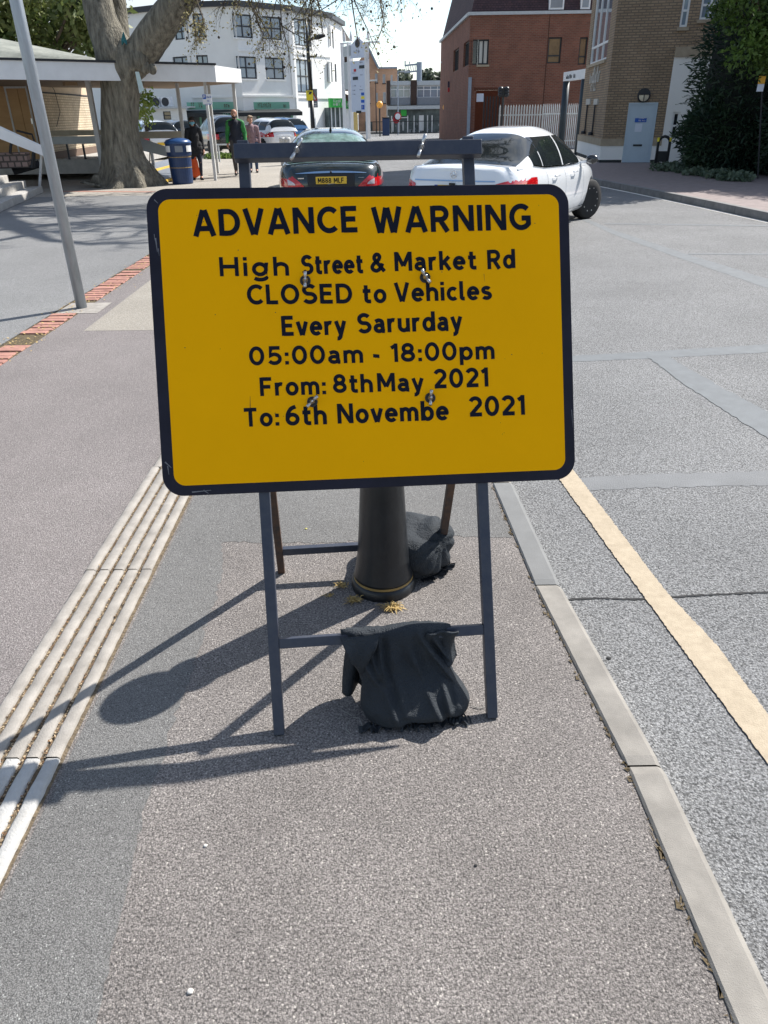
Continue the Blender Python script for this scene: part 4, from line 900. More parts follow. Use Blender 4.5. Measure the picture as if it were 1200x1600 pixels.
for q in ((610, 128, 641.5, 133), (651.5, 127, 694.5, 133)): fsb(q, 'grey_paint', 'parapet', -.29, .1)
for q in ((610, 153, 641.5, 164), (651.5, 152, 694.5, 164)): fsb(q, 'sign_grey', 'spandrel', -.29, .0)
for x0, x1, n in ((610, 641.5, 3), (651.5, 694.5, 4)):
    h = ff.pxr(x0, 133.5, x1, 152.5); ff.window(fs, h, M['white_frame'], M['glass'], n, 2, .07, .25, transom=.68)
fsb((605, 165, 708, 170.5), 'grey_paint', 'canopy', -.29, .8)
a, b, c, d = ff.pxr(606, 171, 708, 208); mb = MB(); ff.box(mb, a, b, ROAD, d, -.29, -.05); mb.build('shop_window', M['shopdark'], fs)
fsb((626.5, 171.5, 635, 181), 'green', 'hanging_sign', .1, .2)
mb = MB()
for x in (607, 612, 624, 637, 647, 655.5, 668, 675, 692, 706): u, _ = ff.px(x, 190); ff.box(mb, u - .05, u + .05, ROAD, d - .5, -.04, .04)
for x0, x1, y0, y1 in ((624, 638, 183, 184.5), (655, 662, 180, 204), (613, 615, 186, 206), (688, 694, 188, 206), (629, 631, 190, 204)):
    a, b, c, d2 = ff.pxr(x0, y0, x1, y1); ff.box(mb, a, b, c, d2, -.03, .02)
build_each(mb, 'shop_frame', M['white_frame'], fs)
mb = MB()
for i in range(26):
    x = random.uniform(608, 705); y = random.uniform(188, 205); a, b, c, d2 = ff.pxr(x, y, x + random.uniform(1, 4), y + random.uniform(1, 5)); ff.box(mb, a, b, c, d2, -.03, .01)
mb.build('window_display', mat('shop goods', (.10, .14, .17), .6, scale=.8, col2=(.5, .5, .5)), fs)
# ------------------------------------------------------------------ red brick building on the right
YR = 46.0; XR = G(735, 25, 6.04).x
rcx = V(735, 25, YR).x; rf = Fac((rcx, YR), (rcx + 13, YR)); rl = Fac((rcx - .25, YR + 17), (rcx, YR))
ev = rf.px(740, 24)[1]
rb = thing('red_brick_building', 'red brown brick office building with dark tiled mansard roof behind the white railings', 'building', (rcx, YR, 0))
h1 = rf.pxr(737, 61.5, 763.5, 101); h1 = (0.0 + .03, h1[1], h1[2], h1[3]); h2 = rf.pxr(856, 58, 877, 99); h3 = rf.pxr(904.5, 58, 917, 101); hu = rf.pxr(742, 138.5, 786, 215); hu = (hu[0], hu[1], ROAD, hu[3])
mb = MB(); rf.wall(mb, 0, rf.L, ROAD, ev, [h1, h2, h3, hu], .2)
rl.wall(mb, 0, rl.L, ROAD, ev, [(rl.L - 2.6, rl.L - .04, h1[2], h1[3]), (rl.L - 8, rl.L - 5, h1[2], h1[3])], .2)
mb.build('wall', M['red_brick'], rb)
w1 = rf.window(rb, (h1[0] + .45, *h1[1:]), M['dark_frame'], M['blind'], 2, 1, .07, .16, sill=M['stone']); rf.window(rb, (h1[0], h1[0] + .44, h1[2], h1[3]), M['dark_frame'], M['glass_dark'], 1, 1, .06, .16)
rf.window(rb, h2, M['dark_frame'], mat('brown glass', (.16, .11, .06), .1, scale=1, var=.4, coat=1), 1, 2, .07, .16, transom=.3); rf.window(rb, h3, M['dark_frame'], mat('brown glass b', (.14, .09, .05), .1, scale=1, var=.4, coat=1), 1, 2, .07, .16, transom=.3)
rl.window(rb, (rl.L - 2.6, rl.L - .04, h1[2], h1[3]), M['dark_frame'], M['glass_dark'], 4, 1, .06, .16); rl.window(rb, (rl.L - 8, rl.L - 5, h1[2], h1[3]), M['dark_frame'], M['glass_dark'], 4, 1, .06, .16)
mb = MB(); rf.box(mb, -.12, rf.L, ev, ev + .14, -.2, .14); rl.box(mb, 0, rl.L - .2, ev, ev + .14, -.2, .14); mb.build('eaves', M['grey_paint'], rb)
mb = MB(); q = [rf.pt(.05, ev + .14, -.05), rf.pt(rf.L, ev + .14, -.05), rf.pt(rf.L, ev + 3.6, -1.5), rf.pt(1.0, ev + 3.6, -1.5), rl.pt(0, ev + .14, -.05), rl.pt(0, ev + 3.6, -1.0)]
mb.add(q, [(0, 1, 2, 3), (4, 0, 3, 5)]); mb.build('mansard_roof', M['tile'], rb)
for x0, x1 in ((858.5, 882), (908, 923)):
    a, b, c, d = rf.pxr(x0, -14, x1, 19.5); c = ev + .2; mb = MB(); rf.box(mb, a, b, c, c + 1.9, -1.4, -.02); dm = mb.build('dormer', M['white_frame'], rb)
    mb = MB(); mb.poly([rf.pt(a + .08, c + .08, -.012), rf.pt(b - .08, c + .08, -.012), rf.pt(b - .08, c + 1.8, -.012), rf.pt(a + .08, c + 1.8, -.012)]); mb.build('pane', M['glass'], dm)
mb = MB(); a, b, c, d = rf.pxr(727, 121, 731.5, 205); rf.box(mb, a + .12, b + .12, ROAD, d, .05, .2); mb.build('downpipe', M['steel_blue'], rb)
mb = MB(); a, b, c, d = rf.pxr(741, 137, 787, 141); rf.box(mb, a, b, c, d, .0, .03); mb.build('soldier_course', mat('dark soldier course', (.10, .035, .02), .9), rb)
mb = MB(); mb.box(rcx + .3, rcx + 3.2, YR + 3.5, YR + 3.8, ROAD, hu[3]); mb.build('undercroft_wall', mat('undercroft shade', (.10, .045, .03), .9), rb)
mb = MB(); 
for k in range(9): mb.box(rcx + .95 + k * .17, rcx + 1.03 + k * .17, YR + .5, YR + .6, ROAD, hu[3] - .35)
build_each(mb, 'undercroft_gate', M['dark_frame'], rb)
board(rb, rf, (745, 146, 756, 159), M['sign_pale'], 'notice', -.15, -.1); 
mb = MB(); a, _ = rf.px(852, 110); rf.box(mb, a, a + .04, ROAD, ev, -.01, .012); mb.build('movement_joint', mat('joint', (.07, .03, .02), .9), rb)
# palisade fence: every pale is part of one fence
pfn = thing('palisade_fence', 'pale galvanised palisade fence in front of the red brick building', 'fence', V(840, 200, 42) * 1); pfn.location.z = 0
for nm, x0, x1, ya, yb_, sp, m in (('fence_panel', 779, 846, 164, 162, 4.1, M['palisade']), ('gate_panel', 847, 907, 162, 160, 3.0, mat('palisade seen lit', (.62, .64, .64), .55))):  # gate pales get a lighter base colour, standing in for light on them
    fcl = Fac(V(x0, 190, 42)[:2], V(x1, 190, 42)[:2]); mb = MB(); ht = fcl.px((x0 + x1) / 2, (ya + yb_) / 2)[1]; n = int((x1 - x0) / sp)
    for k in range(n + 1):
        u = fcl.L * k / n; w = fcl.L / n * .58
        mb.add([fcl.pt(u, ROAD + .05), fcl.pt(u + w, ROAD + .05), fcl.pt(u + w, ht - .12), fcl.pt(u + w / 2, ht), fcl.pt(u, ht - .12), fcl.pt(u + w / 2, ROAD + .05, .025), fcl.pt(u + w / 2, ht - .06, .025)], [(0, 5, 6, 4), (5, 1, 2, 6), (4, 6, 3), (6, 2, 3)])
    fcl.box(mb, 0, fcl.L, .25, .31, -.06, -.01); fcl.box(mb, 0, fcl.L, ht - .5, ht - .44, -.06, -.01); mb.build(nm, m, pfn)
# ------------------------------------------------------------------ gateway sign with two dark columns
gw = thing('gateway_sign', 'white entrance board carried on two slanting dark columns beside the brown building', 'sign', V(893, 230, 37) * 1); gw.location.z = 0
g0, g1 = V(880.5, 118, 38.5), V(914, 114, 35.5); gfc = Fac(g0[:2], g1[:2]); a, b, c, d = 0, gfc.L, gfc.px(881, 127)[1], gfc.px(881, 113)[1]
mb = MB(); gfc.box(mb, 0, gfc.L, c, d, -.25, 0); mb.build('board', M['white_paint'], gw)
mb = MB(); scribble(mb, gfc.pt(gfc.L * .16, c + (d - c) * .22, .006), gfc.d, ZUP, 9, gfc.L * .44, (d - c) * .42, seed=4); mb.build('lettering', M['letter_dark'], gw)
for u in (.14, gfc.L - .28):
    mb = MB(); mb.tube([gfc.pt(u, ROAD, -.12), gfc.pt(u, c - .01, -.12)], .15, 18); mb.build('column', mat('blue black column', (.016, .03, .042), .45), gw, smooth=True)
# ------------------------------------------------------------------ brown brick building
bcn = G(937, 254, .035); BL = (8.27, 33.9); BR = (9.60, 27.75)
f1 = Fac(BL, bcn[:2]); f2 = Fac(bcn[:2], BR); H2 = 12
zb_ = f2.px(1030, 90)[1]
e3 = G(1083, 76, zb_); dv = Vector((.975, -.22)).normalized(); f3 = Fac(BR, (BR[0] + dv.x * 9, BR[1] + dv.y * 9))
bb = thing('brown_brick_building', 'buff brown brick corner building with white plinth and a pale blue door', 'building', (bcn.x, bcn.y, 0))
wl_ = f1.pxr(927, -14, 953, 95); wl_ = (wl_[0], wl_[1], f1.px(940, 95)[1], f1.px(940, -25)[1])
dr = f2.pxr(979, 163, 1019, 255); dr = (dr[0], dr[1], .04, dr[3])
w3a = f3.pxr(1065, -10, 1077, 42); w3b = f3.pxr(1096, -16, 1128, 30)
pl0, pl1 = f2.px(950, 228)[1], f2.px(950, 217)[1]
mb = MB(); f1.wall(mb, 0, f1.L, pl1, H2, [wl_], .15); f2.wall(mb, 0, f2.L, pl1, H2, [(dr[0], dr[1], pl1, dr[3])], .12); f3.wall(mb, 0, f3.L, zb_ + .28, H2, [w3a, w3b], .15); mb.build('wall', M['brown_brick'], bb)
mb = MB()
for f, us in ((f1, [(0, f1.L + .03)]), (f2, [(-.03, dr[0] - .05), (dr[1] + .05, f2.L)])):
    for ua, ub in us: f.box(mb, ua, ub, pl0, pl1, -.05, .05)
f3.box(mb, 0, f3.L, zb_, zb_ + .28, -.05, .05); mb.build('stone_band', M['stone'], bb)
mb = MB()
for f, us in ((f1, [(0, f1.L + .02)]), (f2, [(-.02, dr[0] - .05), (dr[1] + .05, f2.L)])):
    for ua, ub in us: f.box(mb, ua, ub, .12, pl0, -.05, .03)
h3w = f3.pxr(1049, 175, 1060, 218); f3.wall(mb, 0, f3.L, .0, zb_, [h3w], .12); mb.build('white_plinth', M['white_render'], bb)
f3.window(bb, h3w, M['white_frame'], M['glass_dark'], 1, 2, .06, .1)
mb = MB()
for f, us in ((f1, [(0, f1.L + .02)]), (f2, [(-.02, dr[0] - .06), (dr[1] + .06, f2.L)])):
    for ua, ub in us: f.box(mb, ua, ub, 0, .12, -.05, .02)
mb.build('dark_base', M['awning'], bb)
f1.window(bb, wl_, M['white_frame'], M['glass'], 3, 2, .07, .08, sill=M['stone'], transom=.22)
for h in (w3a, w3b): f3.window(bb, h, M['white_frame'], M['glass'], 1 if h is w3a else 2, 2, .06, .08, sill=M['stone'])
mb = MB(); f2.box(mb, dr[0], dr[1], dr[2], dr[3], -.1, .012); do = mb.build('door', M['door_blue'], bb)
mb = MB(); f2.box(mb, dr[0] - .05, dr[0], dr[2], dr[3] + .05, -.1, .035); f2.box(mb, dr[1], dr[1] + .05, dr[2], dr[3] + .05, -.1, .035); f2.box(mb, dr[0], dr[1], dr[3], dr[3] + .05, -.1, .035); mb.build('door_frame', M['door_blue'], do)
a, b, c, d = f2.pxr(992, 184.5, 1010, 191); mb = MB(); f2.box(mb, a, b, c, d, .012, .024); mb.build('door_sign', M['sign_blue'], do)
mb = MB(); scribble(mb, f2.pt(a + .12, c + .10, .026), f2.d, ZUP, 8, (b - a) * .6, .045, seed=2); scribble(mb, f2.pt(a + .12, c + .03, .026), f2.d, ZUP, 8, (b - a) * .6, .045, seed=5); mb.build('door_sign_lettering', M['letter_white'], do)
a, b, c, d = f2.pxr(989, 225.5, 1003, 228.5); mb = MB(); f2.box(mb, a, b, c, d, .012, .03); mb.build('letter_plate', M['dark_frame'], do)
a, b, c, d = f2.pxr(992, 193, 1003, 206); mb = MB(); f2.box(mb, a, b, c, d, .012, .018); mb.build('paper_notice', M['sign_pale'], do)
u, v = f2.px(1006, 149); c0 = f2.pt(u, v, 0); bl = thing('bulkhead_lamp', 'round black bulkhead lamp mounted above the pale blue door', 'lamp', c0)
mb = MB(); mb.lathe([(.21, 0), (.21, .07), (.18, .10)], c0, 24, axis=f2.n); mb.build('lamp_body', M['dark_frame'], bl)
mb = MB(); mb.lathe([(.165, .08), (.15, .12), (.10, .145), (.02, .155)], c0 - Vector((0, 0, .02)), 20, axis=f2.n); mb.build('lamp_glass', M['lampglass'], bl, smooth=True)
mb = MB(); hd_ = [f2.pt(u + .19 * math.cos(PI * k / 12), v + .01 + .19 * math.sin(PI * k / 12), .06) for k in range(13)]; mb.add(hd_ + [q + f2.n * .11 for q in hd_], [tuple(range(13))[::-1], tuple(range(13, 26))] + [(k, k + 1, k + 14, k + 13) for k in range(12)] + [(12, 0, 13, 25)]); mb.obox(f2.pt(u - .012, v - .17, .15), f2.d * .024, ZUP * .2, f2.n * .02); mb.build('eyelid', M['dark_frame'], bl)
mb = MB()
for x, y, n, wd in ((928, 117, 3, .55), (921.5, 131, 8, 1.9), (923, 143, 5, 1.0)):
    ua, v = f1.px(x, y); ub, _ = f1.px(x + (8 if n == 3 else 16 if n == 8 else 11), y); scribble(mb, f1.pt(ua, v, .012), f1.d, ZUP, n, ub - ua, .34, seed=int(x))
mb.build('wall_lettering', M['letter_stone'], bb)
for x in (917.5, 929.5):
    a, b, c, d = f1.pxr(x, 154.5, x + 6, 163.5); mb = MB(); f1.box(mb, a, b, c, d, .0, .05); ip = mb.build('inlet_plate', M['letter_stone'], bb)
    mb = MB(); mb.tube([f1.pt((a + b) / 2, c, .05), f1.pt((a + b) / 2, pl1 + .15, .05)], .03, 8); p = f1.pt((a + b) / 2, pl1 + .12, .10); mb.lathe([(.09, -.06), (.09, .03), (.03, .06)], p, 12); mb.build('pipe', M['dark_frame'], ip)
# ================================================================== MARKET HALL, CANOPY, STEPS
cc_ = G(338, 128, 2.45); cl_ = G(0, 124, 2.45); ce_ = V(378, 129, 25.3); cd_ = (cl_ - cc_).normalized(); c0_ = cc_ + cd_ * 12
hall = thing('market_hall', 'low boarded up hall of cream brick with a pale canopy round it', 'building', (-11, 25, 0))
fz0, fz1 = 2.45, V(338, 102, cc_.y).z
fa = Fac((c0_.x, c0_.y), (cc_.x, cc_.y)); fe = Fac((cc_.x, cc_.y), (ce_.x, ce_.y))
mb = MB(); fa.box(mb, 0, fa.L, fz0, fz1, -.08, 0)
ez0, ez1 = ce_.z, V(378, 108, ce_.y).z
mb.add([fe.pt(0, fz0, -.08), fe.pt(0, fz1, -.08), fe.pt(fe.L, ez0, -.08), fe.pt(fe.L, ez1, -.08), fe.pt(.002, fz0, 0), fe.pt(.002, fz1, 0), fe.pt(fe.L, ez0, 0), fe.pt(fe.L, ez1, 0)], [(4, 6, 7, 5), (0, 1, 3, 2), (1, 5, 7, 3), (0, 2, 6, 4), (2, 3, 7, 6)])
mb.build('fascia', M['white_paint'], hall)
back = -fa.n * 5.2
pl_ = [c0_ + fa.n * -.02, cc_ + fa.n * -.09 - fe.n * .02, ce_ - fe.n * .1, ce_ + back, c0_ + back]
mb = MB(); mb.prism([(p.x, p.y) for p in pl_], fz0 + .04, fz0 + .10); mb.build('soffit', mat('brown soffit', (.20, .14, .09), .8), hall)
mb = MB(); fa.box(mb, 0, fa.L + .03, fz1, fz1 + .05, -.5, .03); mb.prism([(p.x, p.y) for p in pl_], fz1 - .06, fz1 + .012); mb.build('roof_edge', M['roof_dark'], hall)
# upper roof
q0, q1, q2 = V(-40, 56, 24), V(140, 91, 24), V(-40, 92, 23.9)
mb = MB(); r0, r1 = V(-60, 50, 25.5), V(139, 90.5, 23.6)
a0, a1 = V(-60, 93, 22.8), V(150, 96, 22.8)
mb.add([a0, a1, V(140, 89, 23.2), V(0, 77, 23.4), V(-80, 71, 23.5), V(0, 60, 25.5), V(-80, 49, 26), V(136, 88, 25.5), a1 + Vector((0, 6, 0)), a0 + Vector((0, 8, 0))], [(0, 1, 2, 3, 4), (4, 3, 5, 6), (3, 2, 7, 5), (2, 1, 8, 7), (6, 5, 7, 8, 9)])
mb.build('roof', M['roof_felt'], hall)
# walls
W0 = V(66, 200, 25.0); W1 = V(150, 200, 31.0); wz = .5
wc = Fac((W0.x, W0.y), (W1.x, W1.y)); wp = Fac((W0.x - 9, W0.y - .4), (W0.x, W0.y))
zt_ = fz0 + .35
bandz = wc.px(110, 149)[1]
mb = MB(); wc.wall(mb, 0, wc.L, wz + .0, bandz); mb.build('brick_wall', M['cream_brick'], hall)
mb = MB(); wc.box(mb, 0, wc.L, bandz, bandz + .04, -.05, .02); mb.build('band', M['roof_dark'], hall)
mb = MB(); wc.wall(mb, 0, wc.L, bandz + .04, zt_); mb.build('upper_panel', mat('pale ply panel', (.55, .43, .30), .7, scale=1.4, var=.15, stretch=(1, 1, 3)), hall)
mb = MB(); wc.box(mb, .0, wc.L, wz, wz + .22, 0, .03); mb.build('plinth', mat('brown plinth', (.13, .085, .06), .8), hall)
mb = MB(); wp.wall(mb, 0, wp.L, wz, zt_); mb.build('boarding', M['plywood'], hall)
mb = MB()
u0 = wp.px(19, 180)[0]; u1_ = wp.px(49, 180)[0]; um = wp.px(36, 180)[0]; zdt = wp.px(30, 138)[1]
wp.box(mb, u0 - .05, u0, wz, zdt, .01, .04); wp.box(mb, u1_, u1_ + .05, wz, zt_, .01, .04); wp.box(mb, u0 - .05, u1_, zdt, zdt + .05, .01, .045); mb.build('door_frame', M['post_paint'], hall)
mb = MB(); wp.box(mb, u0, um - .008, wz, zdt, .005, .03); wp.box(mb, um + .008, u1_, wz, zdt, .005, .03); dd_ = mb.build('door', mat('ply door', (.42, .25, .11), .7, scale=1.6, col2=(.50, .31, .15), stretch=(.8, .8, 3)), hall)
mb = MB(); wp.box(mb, um + .22, um + .27, wz + 1.0, wz + 1.15, .03, .07); mb.build('handle', M['zinc'], dd_)
mb = MB(); p = fa.pt(fa.L - 3.9, fz0 - .02, -.4); mb.obox(p, fa.d * .3, -fa.n * .2, Vector((0, 0, -.08))); mb.build('soffit_lamp', mat('rusty lamp', (.16, .10, .05), .7), hall)
mb = MB()
p0 = wc.pt(wc.L * .16, zt_, .06); mb.tube([p0, wc.pt(wc.L * .28, bandz + .1, .07), wc.pt(wc.L * .3, bandz - .5, .07), wc.pt(wc.L * .2, bandz - .9, .06)], .010, 5); mb.build('cable', M['roof_dark'], hall)
def post(px, zb, zt, w=.09):
    p = G(*px); mb = MB(); mb.box(p.x - w / 2, p.x + w / 2, p.y - w / 2, p.y + w / 2, zb, zt); return mb.build('post', M['post_paint'], hall)
post((295, 277), 0, 2.5); post((337, 282), 0, 2.5, .075); p = G(341, 271); mb = MB(); mb.box(p.x - .035, p.x + .035, p.y - .035, p.y + .035, 0, 2.55); mb.build('post', M['post_paint'], hall)
p = V(371, 200, 25.2); mb = MB(); mb.box(p.x - .045, p.x + .045, p.y - .045, p.y + .045, 0, 2.6); mb.build('post', M['post_paint'], hall)
p = V(150, 200, 22.3); mb = MB(); mb.box(p.x - .06, p.x + .06, p.y - .06, p.y + .06, 0, 2.5); mb.build('post', M['post_paint'], hall)
# raised walkway with guard boards
wk = thing('raised_walkway', 'concrete raised walkway with pale guard boards in front of the boarded hall', 'walkway', (-10, 24.3, 0))
x0, x1 = V(40, 260, 24.3).x, V(172, 260, 24.3).x
mb = MB(); mb.box(x0 - 6, x1, 24.3, 24.9, .17, .56); mb.box(x0 - 6, x1, 24.9, 33, .3, .50); mb.build('slab', M['concrete'], wk)
for ya, yb_, m, nm in ((203.5, 212, mat('tan guard board', (.36, .32, .25), .7), 'guard_board'), (213, 225, M['grey_paint'], 'guard_board')):
    za, zb2 = V(110, ya, 24.2).z, V(110, yb_, 24.2).z; mb = MB(); mb.box(V(66, 210, 24.2).x, V(182, 210, 24.2).x, 24.16, 24.22, zb2, za); mb.build(nm, m, wk)
for x in (82, 107, 132):
    p = V(x, 240, 24.25); mb = MB(); mb.box(p.x - .025, p.x + .025, 24.23, 24.28, .56, V(x, 225, 24.2).z); mb.build('baluster', M['dark_frame'], wk)
za, zb2 = V(260, 205, 25.3).z, V(260, 216, 25.3).z
mb = MB(); mb.box(V(205, 210, 25.3).x, V(291, 210, 25.3).x, 25.27, 25.33, zb2, za); mb.build('guard_board', mat('tan guard board b', (.40, .36, .29), .7), wk)
mb = MB(); a, b = V(215, 214, 25.2), V(284, 238, 24.7); mb.add([a, b, b + Vector((0, 0, -.22)), a + Vector((0, 0, -.36)), a + Vector((0, .06, 0)), b + Vector((0, .06, 0)), b + Vector((0, .06, -.22)), a + Vector((0, .06, -.36))], [(0, 3, 2, 1), (4, 5, 6, 7), (0, 1, 5, 4), (3, 7, 6, 2), (1, 2, 6, 5), (0, 4, 7, 3)]); mb.build('sloping_board', M['grey_paint'], wk)
mb = MB(); p = V(233, 230, 25.2); mb.box(p.x - .04, p.x + .04, 25.35, 25.43, 0, 1.0); mb.build('baluster', M['post_paint'], wk)
# wedge ramp with yellow edges beside the tree
rm = thing('kerb_ramp', 'small dark ramp with yellow painted edges between the tree and the blue bin', 'ramp', G(258, 280))
a, b, c, d = G(232, 268), G(272, 256), G(292, 277), G(250, 287)
mb = MB(); mb.add([a, b, c, d, b + Vector((0, 0, .22)), a + Vector((0, 0, .22)), c + Vector((0, 0, .03)), d + Vector((0, 0, .03))], [(5, 7, 6, 4), (0, 1, 4, 5), (1, 2, 6, 4), (0, 5, 7, 3), (3, 7, 6, 2)]); mb.build('ramp_deck', M['sign_grey'], rm)
mb = MB(); mb.bar(d + Vector((.02, 0, .05)), c + Vector((.06, 0, .05)), .12, .06); mb.bar(a.lerp(d, .45) + Vector((0, 0, .16)), b.lerp(c, .45) + Vector((0, 0, .16)), .10, .05); mb.build('edge_strip', M['yellow_edge'], rm)
# concrete steps
s0, s1 = G(0, 332), G(68, 301); sdv = (s1 - s0).normalized(); spv = Vector((-sdv.y, sdv.x, 0))
if spv.x > 0: spv = -spv
st = thing('concrete_steps', 'pale concrete steps rising to the left beside a white sloping rail', 'steps', s1)
for k in range(4):
    mb = MB(); st0 = s0 - sdv * 5; Ls = (s1 - st0).length - k * .30
    mb.obox(st0 + spv * (.30 * k), sdv * Ls, spv * (.30 if k < 3 else 3.0), Vector((0, 0, .155 * (k + 1)))); mb.build('step', M['concrete'], st, bevel=.012)
pw = thing('cobble_planter', 'low pinkish cobbled planter wall above the concrete steps', 'planter', V(15, 262, 20.6) * 1)
pa, pb_ = V(-60, 250, 20.2), V(41, 240, 20.6); mb = MB(); zl, zh = V(20, 262, 20.6).z, V(20, 239, 20.6).z; pfc = Fac(pa[:2], pb_[:2]); pfc.box(mb, 0, pfc.L, zl, zh, -.6, 0); mb.build('cobble_wall', M['cobble'], pw)
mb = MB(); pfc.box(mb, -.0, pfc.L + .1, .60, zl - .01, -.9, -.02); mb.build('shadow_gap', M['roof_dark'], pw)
hr = thing('stair_rail', 'white sloping boarded handrail with dark metal posts beside the concrete steps', 'handrail', V(70, 290, 20.4) * 1); hr.location.z = 0
ra, rb_ = V(-40, 181, 19.3), V(71, 232, 20.2); dz = V(71, 232, 20.2).z - V(71, 246, 20.2).z; dz0 = V(0, 197, 19.5).z - V(0, 219, 19.5).z
mb = MB(); th = Vector((.05, .07, 0)); mb.add([ra, rb_, rb_ - ZUP * dz, ra - ZUP * dz0, ra + th, rb_ + th, rb_ + th - ZUP * dz, ra + th - ZUP * dz0], [(0, 3, 2, 1), (4, 5, 6, 7), (0, 1, 5, 4), (3, 7, 6, 2), (1, 2, 6, 5), (0, 4, 7, 3)]); mb.build('rail_board', M['white_paint'], hr)
for x, y0, y1 in ((68, 243, 294), (56, 236, 262), (22, 215, 240)):
    p = V(x, y1, 20.35); mb = MB(); mb.bar((p.x - .1, p.y, max(0, p.z)), V(x - 3, y0 - 6, 20.35), .05, .05); mb.build('rail_post', M['post_paint'] if x == 68 else M['roof_dark'], hr)
mb = MB(); mb.tube([V(20, 268, 20.9), V(62, 256, 21.2)], .09, 8); mb.build('pipe_rail', M['roof_dark'], hr)
mb = MB(); mb.tube([V(26, 204, 20.6), V(50, 210, 20.6), V(54, 222, 20.6), V(54, 262, 20.6)], .025, 6); mb.build('pipe_rail', M['roof_dark'], hr)
# parking notice on the pair of posts
pk = thing('parking_notice', 'small white and blue parking notice fixed to the pair of canopy posts', 'sign', V(323, 155, 23.1))
kf = Fac(V(316, 155, 23.12)[:2], V(331.5, 155, 23.12)[:2]); a, b, c, d = kf.pxr(316.5, 147, 331, 163)
mb = MB(); kf.box(mb, a, b, c, d, 0, .012); kp = mb.build('notice_board', M['sign_white'], pk)
mb = MB(); kf.box(mb, a + .01, a + .10, d - .12, d - .01, .013, .016); mb.build('blue_square', M['sign_blue'], kp)
mb = MB(); put_text(mb, 'P', kf.pt(a + .035, d - .10, .018), kf.d, ZUP, .045, .07); mb.build('lettering', M['letter_white'], kp)
mb = MB()
for k, (n, wd, o) in enumerate(((5, .14, .12), (3, .06, .13), (7, .2, .05))): scribble(mb, kf.pt(a + o, d - .09 - .09 * k, .013), kf.d, ZUP, n, wd, .04, seed=k)
mb.build('lettering', M['sign_blue'], kp)
# litter bin
bn = G(286, 287); bin_ = thing('litter_bin', 'dark blue round litter bin with gold bands beside the big tree', 'litter bin', bn)
mb = MB(); mb.lathe([(.27, 0), (.285, .03), (.31, .70)], bn, 28); mb.build('bin_body', M['binblue'], bin_, smooth=False)
for z, r in ((.40, .302), (.66, .312)):
    mb = MB(); mb.lathe([(r - .01, z), (r, z + .006), (r, z + .022), (r - .01, z + .028)], bn, 28); mb.build('gold_band', M['gold'], bin_)
mb = MB(); mb.lathe([(.312, .69), (.33, .72), (.345, 1.0), (.35, 1.0)], bn, 28); hd = mb.build('bin_head', M['binblue'], bin_)
mb = MB(); mb.lathe([(.355, 1.0), (.36, 1.03), (.30, 1.09), (.15, 1.13), (.0, 1.14)], bn, 28); mb.build('bin_lid', mat('bright blue lid', (.02, .07, .2), .35), bin_, smooth=True)
for a0 in (-150, -92, -40):
    def fn(u, v, a0=a0): 
        a = math.radians(a0 + 34 * u); return bn + Vector((.349 * math.cos(a), .349 * math.sin(a), .80 + .15 * v))
    mb = MB(); mb.grid(fn, 6, 2); mb.build('bin_opening', M['sign_grey'] if a0 == -92 else M['letter_white'], hd)
# low planting behind the canopy
def clumps(mb, centers, n, size, rad, flat=1.0, asp=2.0, out=None, r=rng):
    """n leaf quads scattered round each centre"""
    for c, rr in zip(centers, rad):
        p = r.normal(0, 1, (n, 3)); p /= np.linalg.norm(p, axis=1)[:, None]; p *= (r.random((n, 1)) ** .45) * rr; p[:, 2] *= flat; p += np.array(c)
        a = r.normal(0, 1, (n, 3)); a /= np.linalg.norm(a, axis=1)[:, None]; b = r.normal(0, 1, (n, 3)); b -= a * (a * b).sum(1)[:, None]; b /= np.linalg.norm(b, axis=1)[:, None]
        s = size * r.uniform(.6, 1.3, (n, 1)); a *= s * asp / 2; b *= s / 2
        base = len(mb.v); q = np.stack([p - a, p - b, p + a, p + b], 1).reshape(-1, 3); mb.v += [tuple(x) for x in q.tolist()]; mb.f += [(base + 4 * i, base + 4 * i + 1, base + 4 * i + 2, base + 4 * i + 3) for i in range(n)]
mb = MB(); lo = G(232, 248); ro = G(268, 247)
cs = [tuple(lo.lerp(ro, i / 12) + Vector((0, random.uniform(-.5, .8), random.uniform(.2, .6)))) for i in range(13)]
clumps(mb, cs, 140, .10, [.5] * 13); tag(mb.build('low_hedge', M['leaf'], loc=lo), 'low green hedge strip between the tree trunk and the blue bin', 'hedge')
mb = MB(); lo = G(335, 248); ro = G(372, 247); cs = [tuple(lo.lerp(ro, i / 8) + Vector((0, 0, .06))) for i in range(9)]; clumps(mb, cs, 60, .12, [.5] * 9, flat=.3); tag(mb.build('grass_strip', M['leaf2'], loc=lo), 'thin strip of grass in front of the black parked car', 'grass', kind='stuff')
